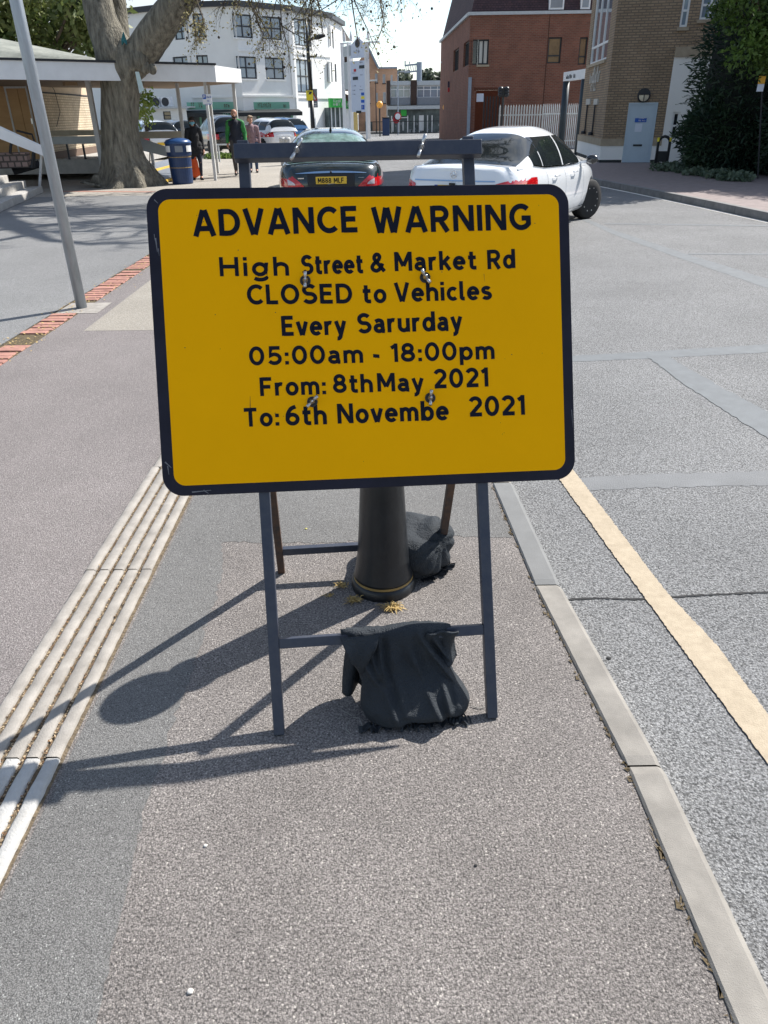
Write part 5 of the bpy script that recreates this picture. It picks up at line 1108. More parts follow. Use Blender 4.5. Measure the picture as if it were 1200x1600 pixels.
# ================================================================== TREES
def crown_tree(name, label, base, centers, rads, n, size, m, trunk_r, group=None, top=None):
    t = thing(name, label, 'tree', base, 0, group)
    mb = MB(); tp = top or centers[0]; mb.tube([base, base + (Vector(tp) - base) * .5 + Vector((.1, 0, 0)), tp], [trunk_r, trunk_r * .7, trunk_r * .3], 8)
    for c in centers[::2]: mb.tube([base + (Vector(tp) - base) * .55, Vector(c)], [trunk_r * .4, trunk_r * .12], 5)
    mb.build('trunk', M['twig'], t, smooth=True)
    mb = MB(); clumps(mb, centers, n, size, rads); mb.build('crown', m, t); return t
base = V(60, 250, 38); base.z = 0
cs, rs = [], []
for i in range(46):
    p = V(random.uniform(-60, 165), random.uniform(-40, 92), random.uniform(35, 41)); 
    if p.z < 3.5: continue
    cs.append(tuple(p)); rs.append(random.uniform(.8, 1.7))
crown_tree('leafy_tree', 'green leafy tree rising behind the hall roof at the left edge', base, cs, rs, 210, .17, M['leaf'], .28, top=V(55, 40, 38))
b2 = V(228, 230, 27); b2.z = 0; cs = [tuple(V(random.uniform(215, 238), random.uniform(146, 186), random.uniform(26.5, 27.5))) for _ in range(9)]
crown_tree('small_tree', 'small bright green sapling just right of the plane tree trunk', b2, cs, [.35] * 9, 34, .085, leafmat('sapling leaves', (.16, .28, .05), (.36, .46, .12), 2), .02, top=V(224, 165, 27))
# the big plane tree
TY = 21.9
tb = G(203, 289)
pl = thing('plane_tree', 'massive plane tree with fluted grey trunk and forking limbs beside the bin', 'tree', tb)
mppx = lambda p: (Vector(p) - Vector((0, 0, EYE))).dot(Vector((_X.z, _Y.z, _Z.z))) / FOC
def limb_pts(pxs, Y0):
    pts, rad = [], []
    for x, y, w, dy in pxs:
        p = V(x, y, Y0 + dy); pts.append(p); rad.append(w * mppx(p) / 2)
    return pts, rad
def smooth_path(pts, rad, k=5):
    P_, R_ = [], []
    n = len(pts)
    for i in range(n - 1):
        p0, p1, p2, p3 = pts[max(i - 1, 0)], pts[i], pts[i + 1], pts[min(i + 2, n - 1)]
        for j in range(k):
            t = j / k; P_.append(.5 * (2 * p1 + (p2 - p0) * t + (2 * p0 - 5 * p1 + 4 * p2 - p3) * t * t + (3 * p1 - p0 - 3 * p2 + p3) * t ** 3)); R_.append(rad[i] + (rad[i + 1] - rad[i]) * t)
    return P_ + [pts[-1]], R_ + [rad[-1]]
def vnoise(p, s): return math.sin(p.x * s + 1.3 * math.sin(p.y * s * .7 + 2)) * math.sin(p.z * s * .9 + 1.1 * math.sin(p.x * s * 1.3)) 
mb = MB()
tpx = [(203, 297, 116, 0), (203, 288, 102, 0), (200, 272, 84, 0), (195, 250, 67, 0), (190, 220, 58, 0), (187, 190, 55, 0), (187, 150, 58, 0), (189, 120, 63, 0), (193, 98, 68, 0), (196, 80, 66, .1), (197, 66, 30, .2)]
pts, rad = limb_pts(tpx, TY); pts, rad = smooth_path(pts, rad, 6)
def flute(i, a, p):
    z = max(0, 1 - max(p.z, 0) / 1.3)
    return 1 + z * z * (.16 * math.sin(7 * a + .6) + .10 * math.sin(11 * a + 2)) + .035 * math.sin(5 * a + p.z * 1.6) + .03 * vnoise(p, 7) + .02 * math.sin(9 * a - p.z * 3)
mb.tube(pts, rad, 48, wob=flute)
mb.build('trunk', M['bark'], pl, smooth=True)
rough = lambda i, a, p: 1 + .06 * vnoise(p + Vector((math.cos(a), math.sin(a), 0)) * .2, 4) + .05 * math.sin(3 * a + p.z) + .03 * vnoise(p + Vector((math.cos(a), math.sin(a), 0)), 11)
def limb(pxs, extra, er, n=24):
    pts, rad = limb_pts(pxs, TY); pts += [Vector(e) for e in extra]; rad += er
    pts, rad = smooth_path(pts, rad, 5); m = MB(); m.tube(pts, rad, n, wob=rough); m.build('limb', M['bark'], pl, smooth=True); return pts, rad
L1 = limb([(192, 128, 46, 0), (178, 85, 58, -.1), (163, 48, 52, -.1), (152, 0, 46, 0), (142, -60, 40, .2)], [(-9.2, 22.4, 7.4), (-9.0, 22.2, 9.5), (-8.0, 21.5, 12)], [.30, .2, .1])
L2 = limb([(188, 110, 30, .5), (186, 60, 32, .6), (182, 0, 27, .8), (178, -60, 24, 1.0)], [(-7.4, 23.6, 7.5), (-6.4, 24, 10), (-5, 24, 12.5)], [.2, .13, .07])
L3 = limb([(196, 135, 40, 0), (211, 92, 50, -.1), (240, 52, 47, -.3), (276, 2, 45, -.5), (314, -50, 42, -.8)], [(-3.0, 20.7, 6.6), (-1.2, 20.2, 8.0), (1.0, 19.3, 9.3), (2.8, 18.4, 10.2)], [.34, .26, .17, .08])
L4 = limb([(215, 112, 44, .4), (234, 80, 34, .5), (258, 42, 36, .6), (292, -4, 34, .8), (330, -60, 38, 1.0)], [(-3.2, 23.4, 7.2), (-1.6, 23.8, 9.2), (.4, 24, 11)], [.24, .15, .07])
# burrs at the fork
mb = MB()
for x, y, r in ((216, 92, 15), (226, 105, 9), (205, 100, 10), (176, 100, 8), (152, 283, 9), (238, 108, 7)):
    p = V(x, y, TY - .42); rr = r * mppx(p); mb.ball(p, rr, 14, 10, (1, .8, 1.1))
build_each(mb, 'burr', M['bark'], pl, smooth=True)
ribbon = mat('teal cord', (.03, .16, .17), .7)
mb = MB()
for k in range(9): p = V(193 + k * .5, 50 + k * 1.6, TY - .5); mb.tube([p, V(190 + k, 62 + k, TY - .55), V(191 + k * .8, 70 - k, TY - .5)], .012, 4)
mb.build('cord', ribbon, pl)
tag_b = MB(); a, b, c, d = V(211, 112, TY - .62), V(217, 112, TY - .60), V(225, 140, TY - .55), V(218, 146, TY - .60); tag_b.poly([a, b, c, d]); tgo = tag_b.build('paper_notice', mat('pale tree notice', (.5, .62, .62), .6), pl); tgo.modifiers.new('s', 'SOLIDIFY').thickness = .01
# branches
BR_, BUD, SEED = MB(), MB(), MB()
rt = random.Random(11)
def bud(p, s):
    a = Vector((rt.gauss(0, 1), rt.gauss(0, 1), rt.gauss(0, 1))).normalized(); b = a.orthogonal().normalized()
    q = [p + a * s, p + b * s * .55, p - a * s * .6, p - b * s * .55]; BUD.add(q, [(0, 1, 2, 3)])
def grow(p, d, L, r, lev, grav):
    n = 4 if lev > 0 else 3; pts = [p]; dd = d.normalized(); q = p
    for i in range(n):
        dd = (dd + Vector((rt.gauss(0, .16), rt.gauss(0, .16), rt.gauss(0, .12) + grav * (i + 1) / n))).normalized(); q = q + dd * L / n; pts.append(q)
    if min(pt.z for pt in pts) < 2.3: return
    BR_.tube(pts, [r * (1 - .75 * i / n) for i in range(n + 1)], 5 if lev > 1 else 3, cap=False)
    if lev == 0:
        for k in range(3):
            if rt.random() < .5: bud(pts[-1 - k % 3] + Vector((rt.gauss(0, .05), rt.gauss(0, .05), rt.gauss(0, .05))), rt.uniform(.018, .045))
        if rt.random() < .03:
            e = pts[-1] - Vector((0, 0, .12)); SEED.ball(e, .028, 6, 5)
        return
    m = {3: 7, 2: 6, 1: 5}[lev]
    for k in range(m):
        t = (k + .6) / m; i = min(n - 1, int(t * n)); b = pts[i].lerp(pts[i + 1], t * n - i)
        ax = (pts[i + 1] - pts[i]).normalized(); side = ax.orthogonal().normalized(); side.rotate(Matrix.Rotation(rt.uniform(0, 2 * PI), 3, ax))
        grow(b, ax * .75 + side * rt.uniform(.5, 1.0), L * rt.uniform(.38, .58), r * .42, lev - 1, grav * 1.15 - .02)
    grow(pts[-1], pts[-1] - pts[-2], L * .5, r * .3, lev - 1, grav)
def branch(p, tgt, r, sag=.25, lev=3):
    p, tgt = Vector(p), Vector(tgt); L = (tgt - p).length; d = (tgt - p).normalized(); n = 7; pts = []
    for i in range(n + 1):
        t = i / n; pts.append(p.lerp(tgt, t) + Vector((0, 0, sag * L * math.sin(PI * t))) + Vector((rt.gauss(0, .06), rt.gauss(0, .06), rt.gauss(0, .05))) * (0 if i in (0, n) else 1))
    BR_.tube(pts, [r * (1 - .8 * i / n) for i in range(n + 1)], 8, cap=False)
    for i in range(2, n + 1):
        ax = (pts[i] - pts[i - 1]).normalized()
        for k in range(2):
            side = ax.orthogonal().normalized(); side.rotate(Matrix.Rotation(rt.uniform(0, 2 * PI), 3, ax)); grow(pts[i], ax * .8 + side * .9, L * rt.uniform(.16, .30), r * .3, lev - 1, -.16)
    grow(pts[-1], ax, L * .28, r * .25, lev - 1, -.25)
for p, t, r in (((-3.0, 20.7, 6.6), (-1.5, 18.6, 4.25), .10), ((-2.6, 20.5, 7.0), tuple(V(440, 40, 18.5)), .05), ((-2.2, 20.4, 7.2), tuple(V(505, 55, 18.0)), .05), ((-1.2, 20.2, 8.0), tuple(V(560, 70, 18.0)), .05), ((-1.0, 20.2, 8.0), tuple(V(600, 35, 17.6)), .05), ((-3.4, 20.9, 6.1), tuple(V(395, 15, 19)), .07), ((-2.2, 20.4, 7.3), (-.2, 18.8, 4.7), .10), ((-1.2, 20.2, 8.0), (.35, 19.0, 5.3), .10), ((-3.6, 21, 5.9), (-2.6, 19.0, 4.3), .09), ((-3.2, 23.4, 7.2), (-2.0, 22.4, 4.8), .09),
                ((-4.6, 21.2, 4.6), (-3.9, 19.9, 3.5), .05), ((1.0, 19.3, 9.3), (1.2, 17, 6.6), .10), ((0, 19.8, 8.6), (2.2, 18.5, 8.2), .12), ((2.8, 18.4, 10.2), (4.5, 17.5, 9.5), .1),
                ((-1.2, 20.2, 8), (-1.5, 17, 8.8), .12), ((1, 19.3, 9.3), (-.5, 16.2, 10.5), .12), ((-1.6, 23.8, 9.2), (.5, 22, 9.5), .12), ((.4, 24, 11), (2.2, 23, 10.5), .1), ((-8, 21.5, 12), (-6.0, 19, 11.5), .11), ((-5, 24, 12.5), (-3, 22, 12.5), .1),
                ((-9.0, 22.2, 9.5), (-7, 19.4, 10), .12), ((-6.4, 24, 10), (-4, 21.5, 10.5), .12), ((-9.2, 22.4, 7.4), (-11, 20.5, 7.8), .1), ((1.0, 19.3, 9.3), (3.2, 20.8, 9.6), .12), ((2.0, 18.8, 9.8), (1.0, 15.5, 9.4), .1)):
    branch(p, t, r, .12)
BR_.build('branches', M['twig'], pl, smooth=True); BUD.build('young_leaves', M['bud'], pl); SEED.build('seed_balls', M['seed'], pl)
# yew hedge on the right
yw = thing('yew_hedge', 'big dark green yew mass standing on the right hand pavement', 'hedge', (10.9, 22.3, KT))
H_ = [(Vector((10.5, 23.0, 2.4)), Vector((1.75, 1.9, 3.4))), (Vector((12.2, 21.2, 2.6)), Vector((2.0, 2.2, 3.4))), (Vector((11.5, 23.2, 4.4)), Vector((1.6, 1.9, 3.2))), (Vector((13.5, 20.0, 3.0)), Vector((2.3, 2.3, 3.8))), (Vector((10.1, 23.0, 1.0)), Vector((1.55, 1.4, 1.3))), (Vector((11.3, 20.9, 1.2)), Vector((1.4, 1.5, 1.5)))]
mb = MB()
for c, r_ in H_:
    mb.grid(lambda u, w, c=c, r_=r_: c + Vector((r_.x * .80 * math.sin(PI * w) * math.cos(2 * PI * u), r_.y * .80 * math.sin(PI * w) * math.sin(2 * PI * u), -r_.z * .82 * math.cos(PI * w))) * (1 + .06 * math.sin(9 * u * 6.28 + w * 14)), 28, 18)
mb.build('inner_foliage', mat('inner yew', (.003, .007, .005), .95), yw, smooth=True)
mb = MB()
for c, r_ in H_:
    n = 10500; p = rng.normal(0, 1, (n, 3)); p /= np.linalg.norm(p, axis=1)[:, None]; o = p.copy(); rr = np.array(r_); k = 1 + .10 * np.sin(p[:, 0] * 9 + c.x) * np.sin(p[:, 2] * 8 + p[:, 1] * 5)
    q = p * rr * (rng.uniform(.80, 1.02, n) * k)[:, None] + np.array(c); keep = q[:, 2] > .06; q, o = q[keep], o[keep]; n = len(q)
    d = o + rng.normal(0, .55, (n, 3)) + np.array([0, 0, -.1]); d /= np.linalg.norm(d, axis=1)[:, None]; s = np.cross(d, rng.normal(0, 1, (n, 3))); s /= np.linalg.norm(s, axis=1)[:, None]
    L = rng.uniform(.08, .26, (n, 1)); w = rng.uniform(.012, .032, (n, 1)); b0 = len(mb.v)
    vv = np.stack([q - s * w * .5, q + s * w * .5, q + d * L * .6 + s * w, q + d * L, q + d * L * .6 - s * w], 1).reshape(-1, 3); mb.v += [tuple(x) for x in vv.tolist()]; mb.f += [tuple(b0 + 5 * i + j for j in range(5)) for i in range(n)]
# longer sprays sticking out at the left edge
for i in range(150):
    z = random.uniform(.4, 5.2); c, r_ = random.choice(H_[:3]); a = random.uniform(2.4, 4.2); t = max(-1, min(1, (z - c.z) / r_.z)); k = math.sqrt(max(0, 1 - t * t))
    p = Vector((c.x + r_.x * k * math.cos(a), c.y + r_.y * k * math.sin(a), z)); d = Vector((math.cos(a), math.sin(a) * .6, random.uniform(.0, .5))).normalized(); L = random.uniform(.2, .5)
    for j in range(7):
        q = p + d * L * j / 7 + Vector((0, 0, -.03 * j * j * .08)); sdd = Vector((-d.y, d.x, 0)) * (1 if j % 2 else -1)
        e = q + (d + sdd * .8 + Vector((0, 0, -.2))) * .09; mb.add([q, q + d * .03, e + Vector((0, 0, .012)), e], [(0, 1, 2, 3)])
mb.build('needles', M['yew'], yw)
lb = Vector((13.2, 24.6, KT)); cs, rs = [], []
for i in range(26): cs.append(tuple(V(random.uniform(1150, 1240), random.uniform(-60, 90), random.uniform(19.6, 20.8)))); rs.append(random.uniform(.3, .75))
for i in range(4): cs.append(tuple(V(random.uniform(1120, 1160), random.uniform(-30, 30), random.uniform(20.5, 21.5)))); rs.append(random.uniform(.25, .4))
crown_tree('lime_green_tree', 'bright green leafy tree growing out of the top of the dark yew', lb, cs, rs, 230, .065, leafmat('mixed green leaves', (.035, .075, .015), (.11, .19, .035), .9), .12, top=V(1170, 20, 21.5))
mb = MB(); cs = []
for i in range(40): 
    p = G(1028 + i * 3.4, 262 + i * .5 + random.uniform(-3, 5), KT); cs.append((p.x, p.y, KT + .08))
clumps(mb, cs, 60, .09, [.32] * 40, flat=.4, asp=1.3); tag(mb.build('ivy', M['ivy']), 'grey green ivy spreading on the ground at the foot of the yew', 'ivy', kind='stuff')
sp_ = thing('bus_stop_plate', 'small yellow and white plate on a thin pole in front of the yew', 'sign', G(1184, 279, KT))
bp_ = G(1184, 279, KT); mb = MB(); mb.tube([bp_, V(1192, 118, bp_.y)], .022, 8); mb.build('pole', M['roof_dark'], sp_)
qf = Fac(V(1180, 130, bp_.y - .04)[:2], V(1196, 130, bp_.y - .04)[:2]); a, b, c, d = qf.pxr(1184, 119, 1194, 143)
mb = MB(); qf.box(mb, a, b, (c + d) / 2, d, 0, .02); mb.build('yellow_plate', mat('amber plate', (.75, .40, .03), .5), sp_)
mb = MB(); qf.box(mb, a, b, c, (c + d) / 2 - .004, 0, .02); mb.build('white_plate', M['sign_pale'], sp_)
# cycle hoop
ch = G(1032, 261, KT); hp = thing('cycle_hoop', 'black cycle hoop with two yellow reflective bands next to the yew', 'cycle stand', ch)
u = Vector((.9, -.25, 0)).normalized() * .17; zt2 = V(1032, 214, ch.y).z; pts = [ch - u, ch - u + ZUP * (zt2 - .2)] + [ch - u * math.cos(a) + ZUP * (zt2 - .2 + .18 * math.sin(a)) for a in (.5, 1.05, 1.57, 2.1, 2.65)] + [ch + u + ZUP * (zt2 - .2), ch + u]
mb = MB(); mb.tube(pts, .042, 10); mb.build('hoop', M['awning'], hp, smooth=True)
for s_ in (-1, 1):
    mb = MB(); mb.tube([ch + u * s_ + ZUP * .72, ch + u * s_ + ZUP * .83], .046, 10); mb.build('reflective_band', M['sign_yellow2'], hp)
mb = MB(); mb.bar(ch - u + ZUP * .3, ch + u + ZUP * .3, .05, .3, side=(0, 1, 0)); mb.build('cross_plate', M['awning'], hp)
# ================================================================== CARS (local axes: x right, y forward, z up)
def sg(x, p): return math.copysign(abs(x) ** p, x)
class Car:
    def __init__(s, L, Wd, belt, roof, zb=.20, pr=6, pf=3.6, wb=.80, tum=.20):
        s.L, s.W, s.belt, s.roof, s.zb, s.pr, s.pf, s.wb, s.tum = L, Wd, belt, roof, zb, pr, pf, wb, tum
        s.by, s.bz = zip(*belt); s.ry, s.rz = zip(*roof)
    def zd(s, y): return float(np.interp(y, s.by, s.bz))
    def zr(s, y):
        y_ = np.array(s.ry); z_ = np.array(s.rz); i = max(0, min(len(y_) - 2, int(np.searchsorted(y_, y)) - 1)); t = (y - y_[i]) / (y_[i + 1] - y_[i]); t = min(1, max(0, t))
        m = np.gradient(z_, y_); h = y_[i + 1] - y_[i]
        return float((2 * t ** 3 - 3 * t * t + 1) * z_[i] + (t ** 3 - 2 * t * t + t) * h * m[i] + (-2 * t ** 3 + 3 * t * t) * z_[i + 1] + (t ** 3 - t * t) * h * m[i + 1])
    def sx(s, w): return float(np.interp(w, [0, .06, .2, .38, .6, .78, .9, .97, 1.0], [.87, .93, .975, 1.0, .997, .985, .955, .915, .88]))
    def plan(s, t):
        c, n = math.cos(t), math.sin(t); p = s.pr if c < 0 else s.pf
        k = max(abs(c) ** p + abs(n) ** p, 1e-9) ** (-1 / p)
        return s.W / 2 * n * k, s.L / 2 * c * k
    def body(s, t, w, eps=0):
        x, y = s.plan(t); zb = s.zb + .16 * max(0, abs(y) / (s.L / 2) - .78) / .22
        z = zb + (s.zd(y) - zb) * w; e = abs(y) / (s.L / 2)
        pull = 1 - .035 * max(0, (w - .62) / .38) ** 1.5 * (1 if e > .9 else 0) - .03 * max(0, (.25 - w) / .25) * (1 if e > .9 else 0)
        p = Vector((x * s.sx(w), y * pull, z))
        if eps: n = Vector((x / s.W ** 1.0 * 2, (y / s.L * 2) * (abs(y) / s.L * 2) ** 4, 0)); n = n.normalized(); p += n * eps
        return p
    def rear(s, x, z, eps=.006):
        """point of the tail at lateral x, height z, pushed out by eps; beyond the corner it wraps round the side"""
        lo, hi = (PI / 2, PI) if x >= 0 else (PI, 3 * PI / 2)
        y0 = -s.L / 2; w = (z - s.zb - .16) / (s.zd(y0) - s.zb - .16); w = min(1, max(0, w)); k = s.sx(w)
        ax = abs(x)
        if ax > s.W / 2 * k * .985:
            d = ax - s.W / 2 * k * .985; t = PI - math.asin(min(1, .985)) ; 
            a = np.linspace(PI, PI / 2, 90); pts = [s.plan(q) for q in a]
            j = next((i for i, q in enumerate(pts) if q[0] >= s.W / 2 * .985), 0); i = j
            while i < len(pts) - 1 and (pts[i][1] - pts[j][1]) < d: i += 1
            px, py = pts[i]
            return Vector((math.copysign(px * k + eps, x), py - eps * .3, z))
        b = 0
        for _ in range(40):
            m = (lo + hi) / 2; v = s.plan(m)[0] * k
            if (v > x): lo = m
            else: hi = m
        p = s.body((lo + hi) / 2, w); return Vector((x, p.y - eps, z))
    def gh(s, y, a, eps=0):
        zt, zb = s.zr(y), s.zd(y) - .03; H = max(.0, zt - zb); zz = max(0.0, math.sin(a)) ** .85
        hmax = max(s.rz) - zb; x = s.wb * sg(math.cos(a), .50) * (1 - s.tum * (zz * H / hmax)) * (1 - .05 * max(0, abs(y) / 1.6 - .5))
        p = Vector((x, y, zb + H * zz))
        if eps:
            d = 1e-3; u = s.gh(y + d, a) - s.gh(y - d, a); v = s.gh(y, min(PI - .001, a + d)) - s.gh(y, max(.001, a - d)); n = u.cross(v).normalized()
            if n.dot(p - Vector((0, y, zb - .4))) < 0: n = -n
            p += n * eps
        return p
    def afrac(s, y, z):
        """section angle at which the cabin side reaches height z"""
        zt, zb = s.zr(y), s.zd(y) - .03; f = min(1, max(0, (z - zb) / max(1e-3, zt - zb))); return math.asin(f ** (1 / .85))
def patch(fn, nu, nv): m = MB(); m.grid(fn, nu, nv); return m
def build_car(name, label, loc, yaw, car, paint, wheels, group=None, wr=.33, steer=0, detail=True, rim=None, rg='glass_car'):
    t = thing(name, label, 'car', loc, yaw, group); s = car
    mb = MB(); NT, NW = 144, 16
    ts = np.linspace(0, 2 * PI, NT, endpoint=False)
    for j in range(NW + 1):
        for a in ts: mb.v.append(tuple(s.body(a, j / NW)))
    for j in range(NW):
        for i in range(NT): a, b = j * NT + i, j * NT + (i + 1) % NT; mb.f.append((a, b, b + NT, a + NT))
    base = NW * NT; K_ = 6; last = base
    for k in range(1, K_ + 1):
        q = 1 - k / K_; st_ = len(mb.v)
        for a in ts:
            p = s.body(a, 1); mb.v.append((p.x * q, p.y * (1 - (1 - q) * .0), p.z + .035 * (1 - q * q)))
        for i in range(NT): a, b = last + i, last + (i + 1) % NT; mb.f.append((a, b, st_ + (i + 1) % NT, st_ + i))
        last = st_
    mb.f.append(tuple(range(NT))[::-1])
    o = mb.build('body', paint, t, smooth=True, local=True, weld=True)
    cuts = MB()
    for y in wheels:
        for sx_ in (-1, 1):
            cuts.lathe([(wr * 1.13, -.16), (wr * 1.13, .16)], (sx_ * (s.W / 2 - .05), y, wr + .01), 40, axis=(1, 0, 0))
    co = cuts.build('cutter', paint, None); bm_ = o.modifiers.new('arch', 'BOOLEAN'); bm_.object = co; bm_.operation = 'DIFFERENCE'; bm_.solver = 'EXACT'
    co.parent = t; bpy.context.view_layer.update()
    me = bpy.data.meshes.new_from_object(o.evaluated_get(bpy.context.evaluated_depsgraph_get())); o.modifiers.clear(); o.data = me; bpy.data.objects.remove(co)
    me.polygons.foreach_set('use_smooth', [True] * len(me.polygons)); 
    if hasattr(me, 'set_sharp_from_angle'): me.set_sharp_from_angle(angle=math.radians(38))
    y0, y3 = s.ry[0], s.ry[-1]
    patch(lambda u, w: s.gh(y0 + (y3 - y0) * u, .0005 + (PI - .001) * w), 60, 40).build('cabin', paint, t, smooth=True, local=True)
    # glass
    yr1 = s.rear_glass[1]; yr0 = s.rear_glass[0]
    def rgf(u, w):
        y = yr0 + (yr1 - yr0) * w; a0 = s.afrac(y, s.zd(y) + .05) if w < .02 else max(.52, 0); a0 = .60 - .12 * w; 
        return s.gh(y, a0 + (PI - 2 * a0) * u, .006)
    patch(rgf, 24, 12).build('rear_window', M[rg], t, smooth=True, local=True)
    if detail and s.front_glass:
        yf0, yf1 = s.front_glass; patch(lambda u, w: s.gh(yf0 + (yf1 - yf0) * w, .5 + (PI - 1.0) * u, .006), 20, 10).build('windscreen', M['glass_car'], t, smooth=True, local=True)
    for sx_ in (1, -1):
        for (ya, yb) in s.side_glass:
            def sgf(u, w):
                y = ya + (yb - ya) * u; zt = s.zr(y); z0 = s.zd(y) + .03; z1 = max(z0 + .004, min(zt - .055, max(s.rz) - .14)); a = s.afrac(y, z0 + (z1 - z0) * w)
                p = s.gh(y, a, .006); return Vector((sx_ * p.x, p.y, p.z))
            patch(sgf, 22, 8).build('side_window', M['glass_car'], t, smooth=True, local=True)
        if detail:
            def trim(u, w):
                y = s.side_glass[0][0] - .03 + (s.side_glass[-1][1] - s.side_glass[0][0] + .06) * u; p = s.gh(y, s.afrac(y, s.zd(y) + .008 + .02 * w), .010); return Vector((sx_ * p.x, p.y, p.z))
            patch(trim, 20, 1).build('window_trim', M['chrome'], t, local=True)
    # wheels
    for y in wheels:
        for sx_ in (-1, 1):
            c = Vector((0, 0, 0)); w = MB(); tw_ = .11
            w.lathe([(wr * .62, -tw_), (wr * .93, -tw_), (wr, -tw_ * .72), (wr * 1.003, 0), (wr, tw_ * .72), (wr * .93, tw_), (wr * .62, tw_)], c, 36, axis=(1, 0, 0))
            wo = w.build('wheel', M['tyre'], t, local=True, smooth=True); wo.location = (sx_ * (s.W / 2 - .125), y, wr)
            if y == max(wheels): wo.rotation_euler = (0, 0, steer)
            r = MB(); r.lathe([(wr * .64, -.09), (wr * .64, .10), (wr * .58, .105), (wr * .55, .05)], c, 28, axis=(sx_, 0, 0))
            for k in range(10):
                a = 2 * PI * k / 10; d = Vector((0, math.cos(a), math.sin(a))); r.bar(d * .04 + Vector((sx_ * .075, 0, 0)), d * wr * .62 + Vector((sx_ * .095, 0, 0)), .035, .02, side=(1, 0, 0))
            r.lathe([(.05, .07), (.045, .1)], c, 12, axis=(sx_, 0, 0)); r.build('rim', M['rim'] if rim is None else rim, wo, local=True)
    return t
def rear_strip(s, x0, x1, z0, z1, m, name, t, eps=.008, nx=16, local=True, f=None):
    """a piece lying on the tail; z0/z1 may be functions of u"""
    z0f = z0 if callable(z0) else (lambda u: z0); z1f = z1 if callable(z1) else (lambda u: z1)
    return patch(lambda u, w: s.rear(x0 + (x1 - x0) * u, z0f(u) + (z1f(u) - z0f(u)) * w, eps), nx, 4).build(name, m, t, smooth=True, local=True)
def plate(s, t, zc, text, blue, w=.52, h=.111, eps=.02):
    p = s.rear(0, zc, eps); p.y -= .004
    pm = MB(); pm.box(-w / 2, w / 2, p.y - .008, p.y, zc - h / 2, zc + h / 2); po = pm.build('number_plate', M['plate_y'], t, local=True, bevel=.003)
    if blue: b = MB(); b.box(-w / 2, -w / 2 + .05, p.y - .0095, p.y - .0081, zc - h / 2, zc + h / 2); b.build('blue_band', M['plate_b'], po, local=True)
    x0 = -w / 2 + (.07 if blue else .035); pieces = text.split(' '); x = x0; cw = (w - (.105 if blue else .07)) / 7.45
    m2 = MB()
    for k, g in enumerate(pieces):
        put_text(m2, g, Vector((x, p.y - .0105, zc - .040)), Vector((1, 0, 0)), ZUP, cw * len(g) * .93, .080, .17); x += cw * (len(g) + .45)
    m2.build('plate_lettering', M['signblack'], po, local=True)
# --- white saloon
ez = Car(4.92, 1.86, [(-2.46, 1.02), (-2.38, 1.055), (-2.2, 1.065), (-1.7, 1.055), (-1.0, .985), (0, .955), (1.0, .945), (1.4, .93), (2.0, .84), (2.35, .70), (2.46, .62)],
         [(-2.05, 1.045), (-1.75, 1.15), (-1.35, 1.34), (-.95, 1.47), (-.4, 1.54), (.1, 1.525), (.5, 1.42), (.9, 1.19), (1.25, .97)], wb=.85, tum=.22)
ez.rear_glass = (-1.93, -1.02); ez.front_glass = (.35, 1.15); ez.side_glass = [(-1.42, -1.05), (-1.0, -.12), (-.04, .82)]
YAW = math.radians(-30); a_ = Vector((math.sin(-YAW), math.cos(-YAW), 0)); Rr = Vector((1.03, 11.28, ROAD)); ezc = Rr + a_ * 2.46
ec = build_car('white_saloon', 'white saloon car turning right with its front wheel steered, seen from behind', ezc, YAW, ez, M['car_white'], (-1.36, 1.58), steer=math.radians(-22))
for sx_ in (1, -1):
    z0 = lambda u: .735 + .06 * (1 - u) ** 1.5; z1 = lambda u: .855 + .055 * math.sin(min(1, u * 1.15) * PI * .62)
    tl_ = rear_strip(ez, sx_ * .60, sx_ * .985, z0, z1, M['red_lens'], 'tail_light', ec, .012, 24)
    pass
rear_strip(ez, -.62, .62, .892, .908, M['bluechrome'], 'boot_trim', ec, .014, 20)
rear_strip(ez, -.80, .80, .52, .528, M['black_plastic'], 'bumper_seam', ec, .006, 20)
rear_strip(ez, -.70, .70, .30, .40, M['black_plastic'], 'rear_diffuser', ec, .010, 20)
for sx_ in (1, -1):
    patch(lambda u, w: Vector((sx_ * (.50 + .16 * u), -1.98 - .46 * u ** .0 * 0 + (-.42 * u), 0)) + Vector((0, 0, ez.zd(-1.98 - .42 * u) + .036 + .004 * w)), 8, 1)
p = ez.rear(0, .975, .014); mb = MB()
mb.tube([Vector((.046 * math.cos(a), p.y - .006, .975 + .046 * math.sin(a))) for a in np.linspace(0, 2 * PI, 25)], .0055, 6)
for k in range(3):
    a = PI / 2 + k * 2 * PI / 3; mb.tube([Vector((0, p.y - .006, .975)), Vector((.045 * math.cos(a), p.y - .006, .975 + .045 * math.sin(a)))], [.010, .003], 6)
mb.build('star_badge', M['chrome'], ec, local=True)
mb = MB(); p = ez.rear(0, .86, .014); mb.box(-.045, .045, p.y - .012, p.y, .845, .872); mb.build('boot_camera', M['black_plastic'], ec, local=True)
plate(ez, ec, .79, 'KU17 K', True)
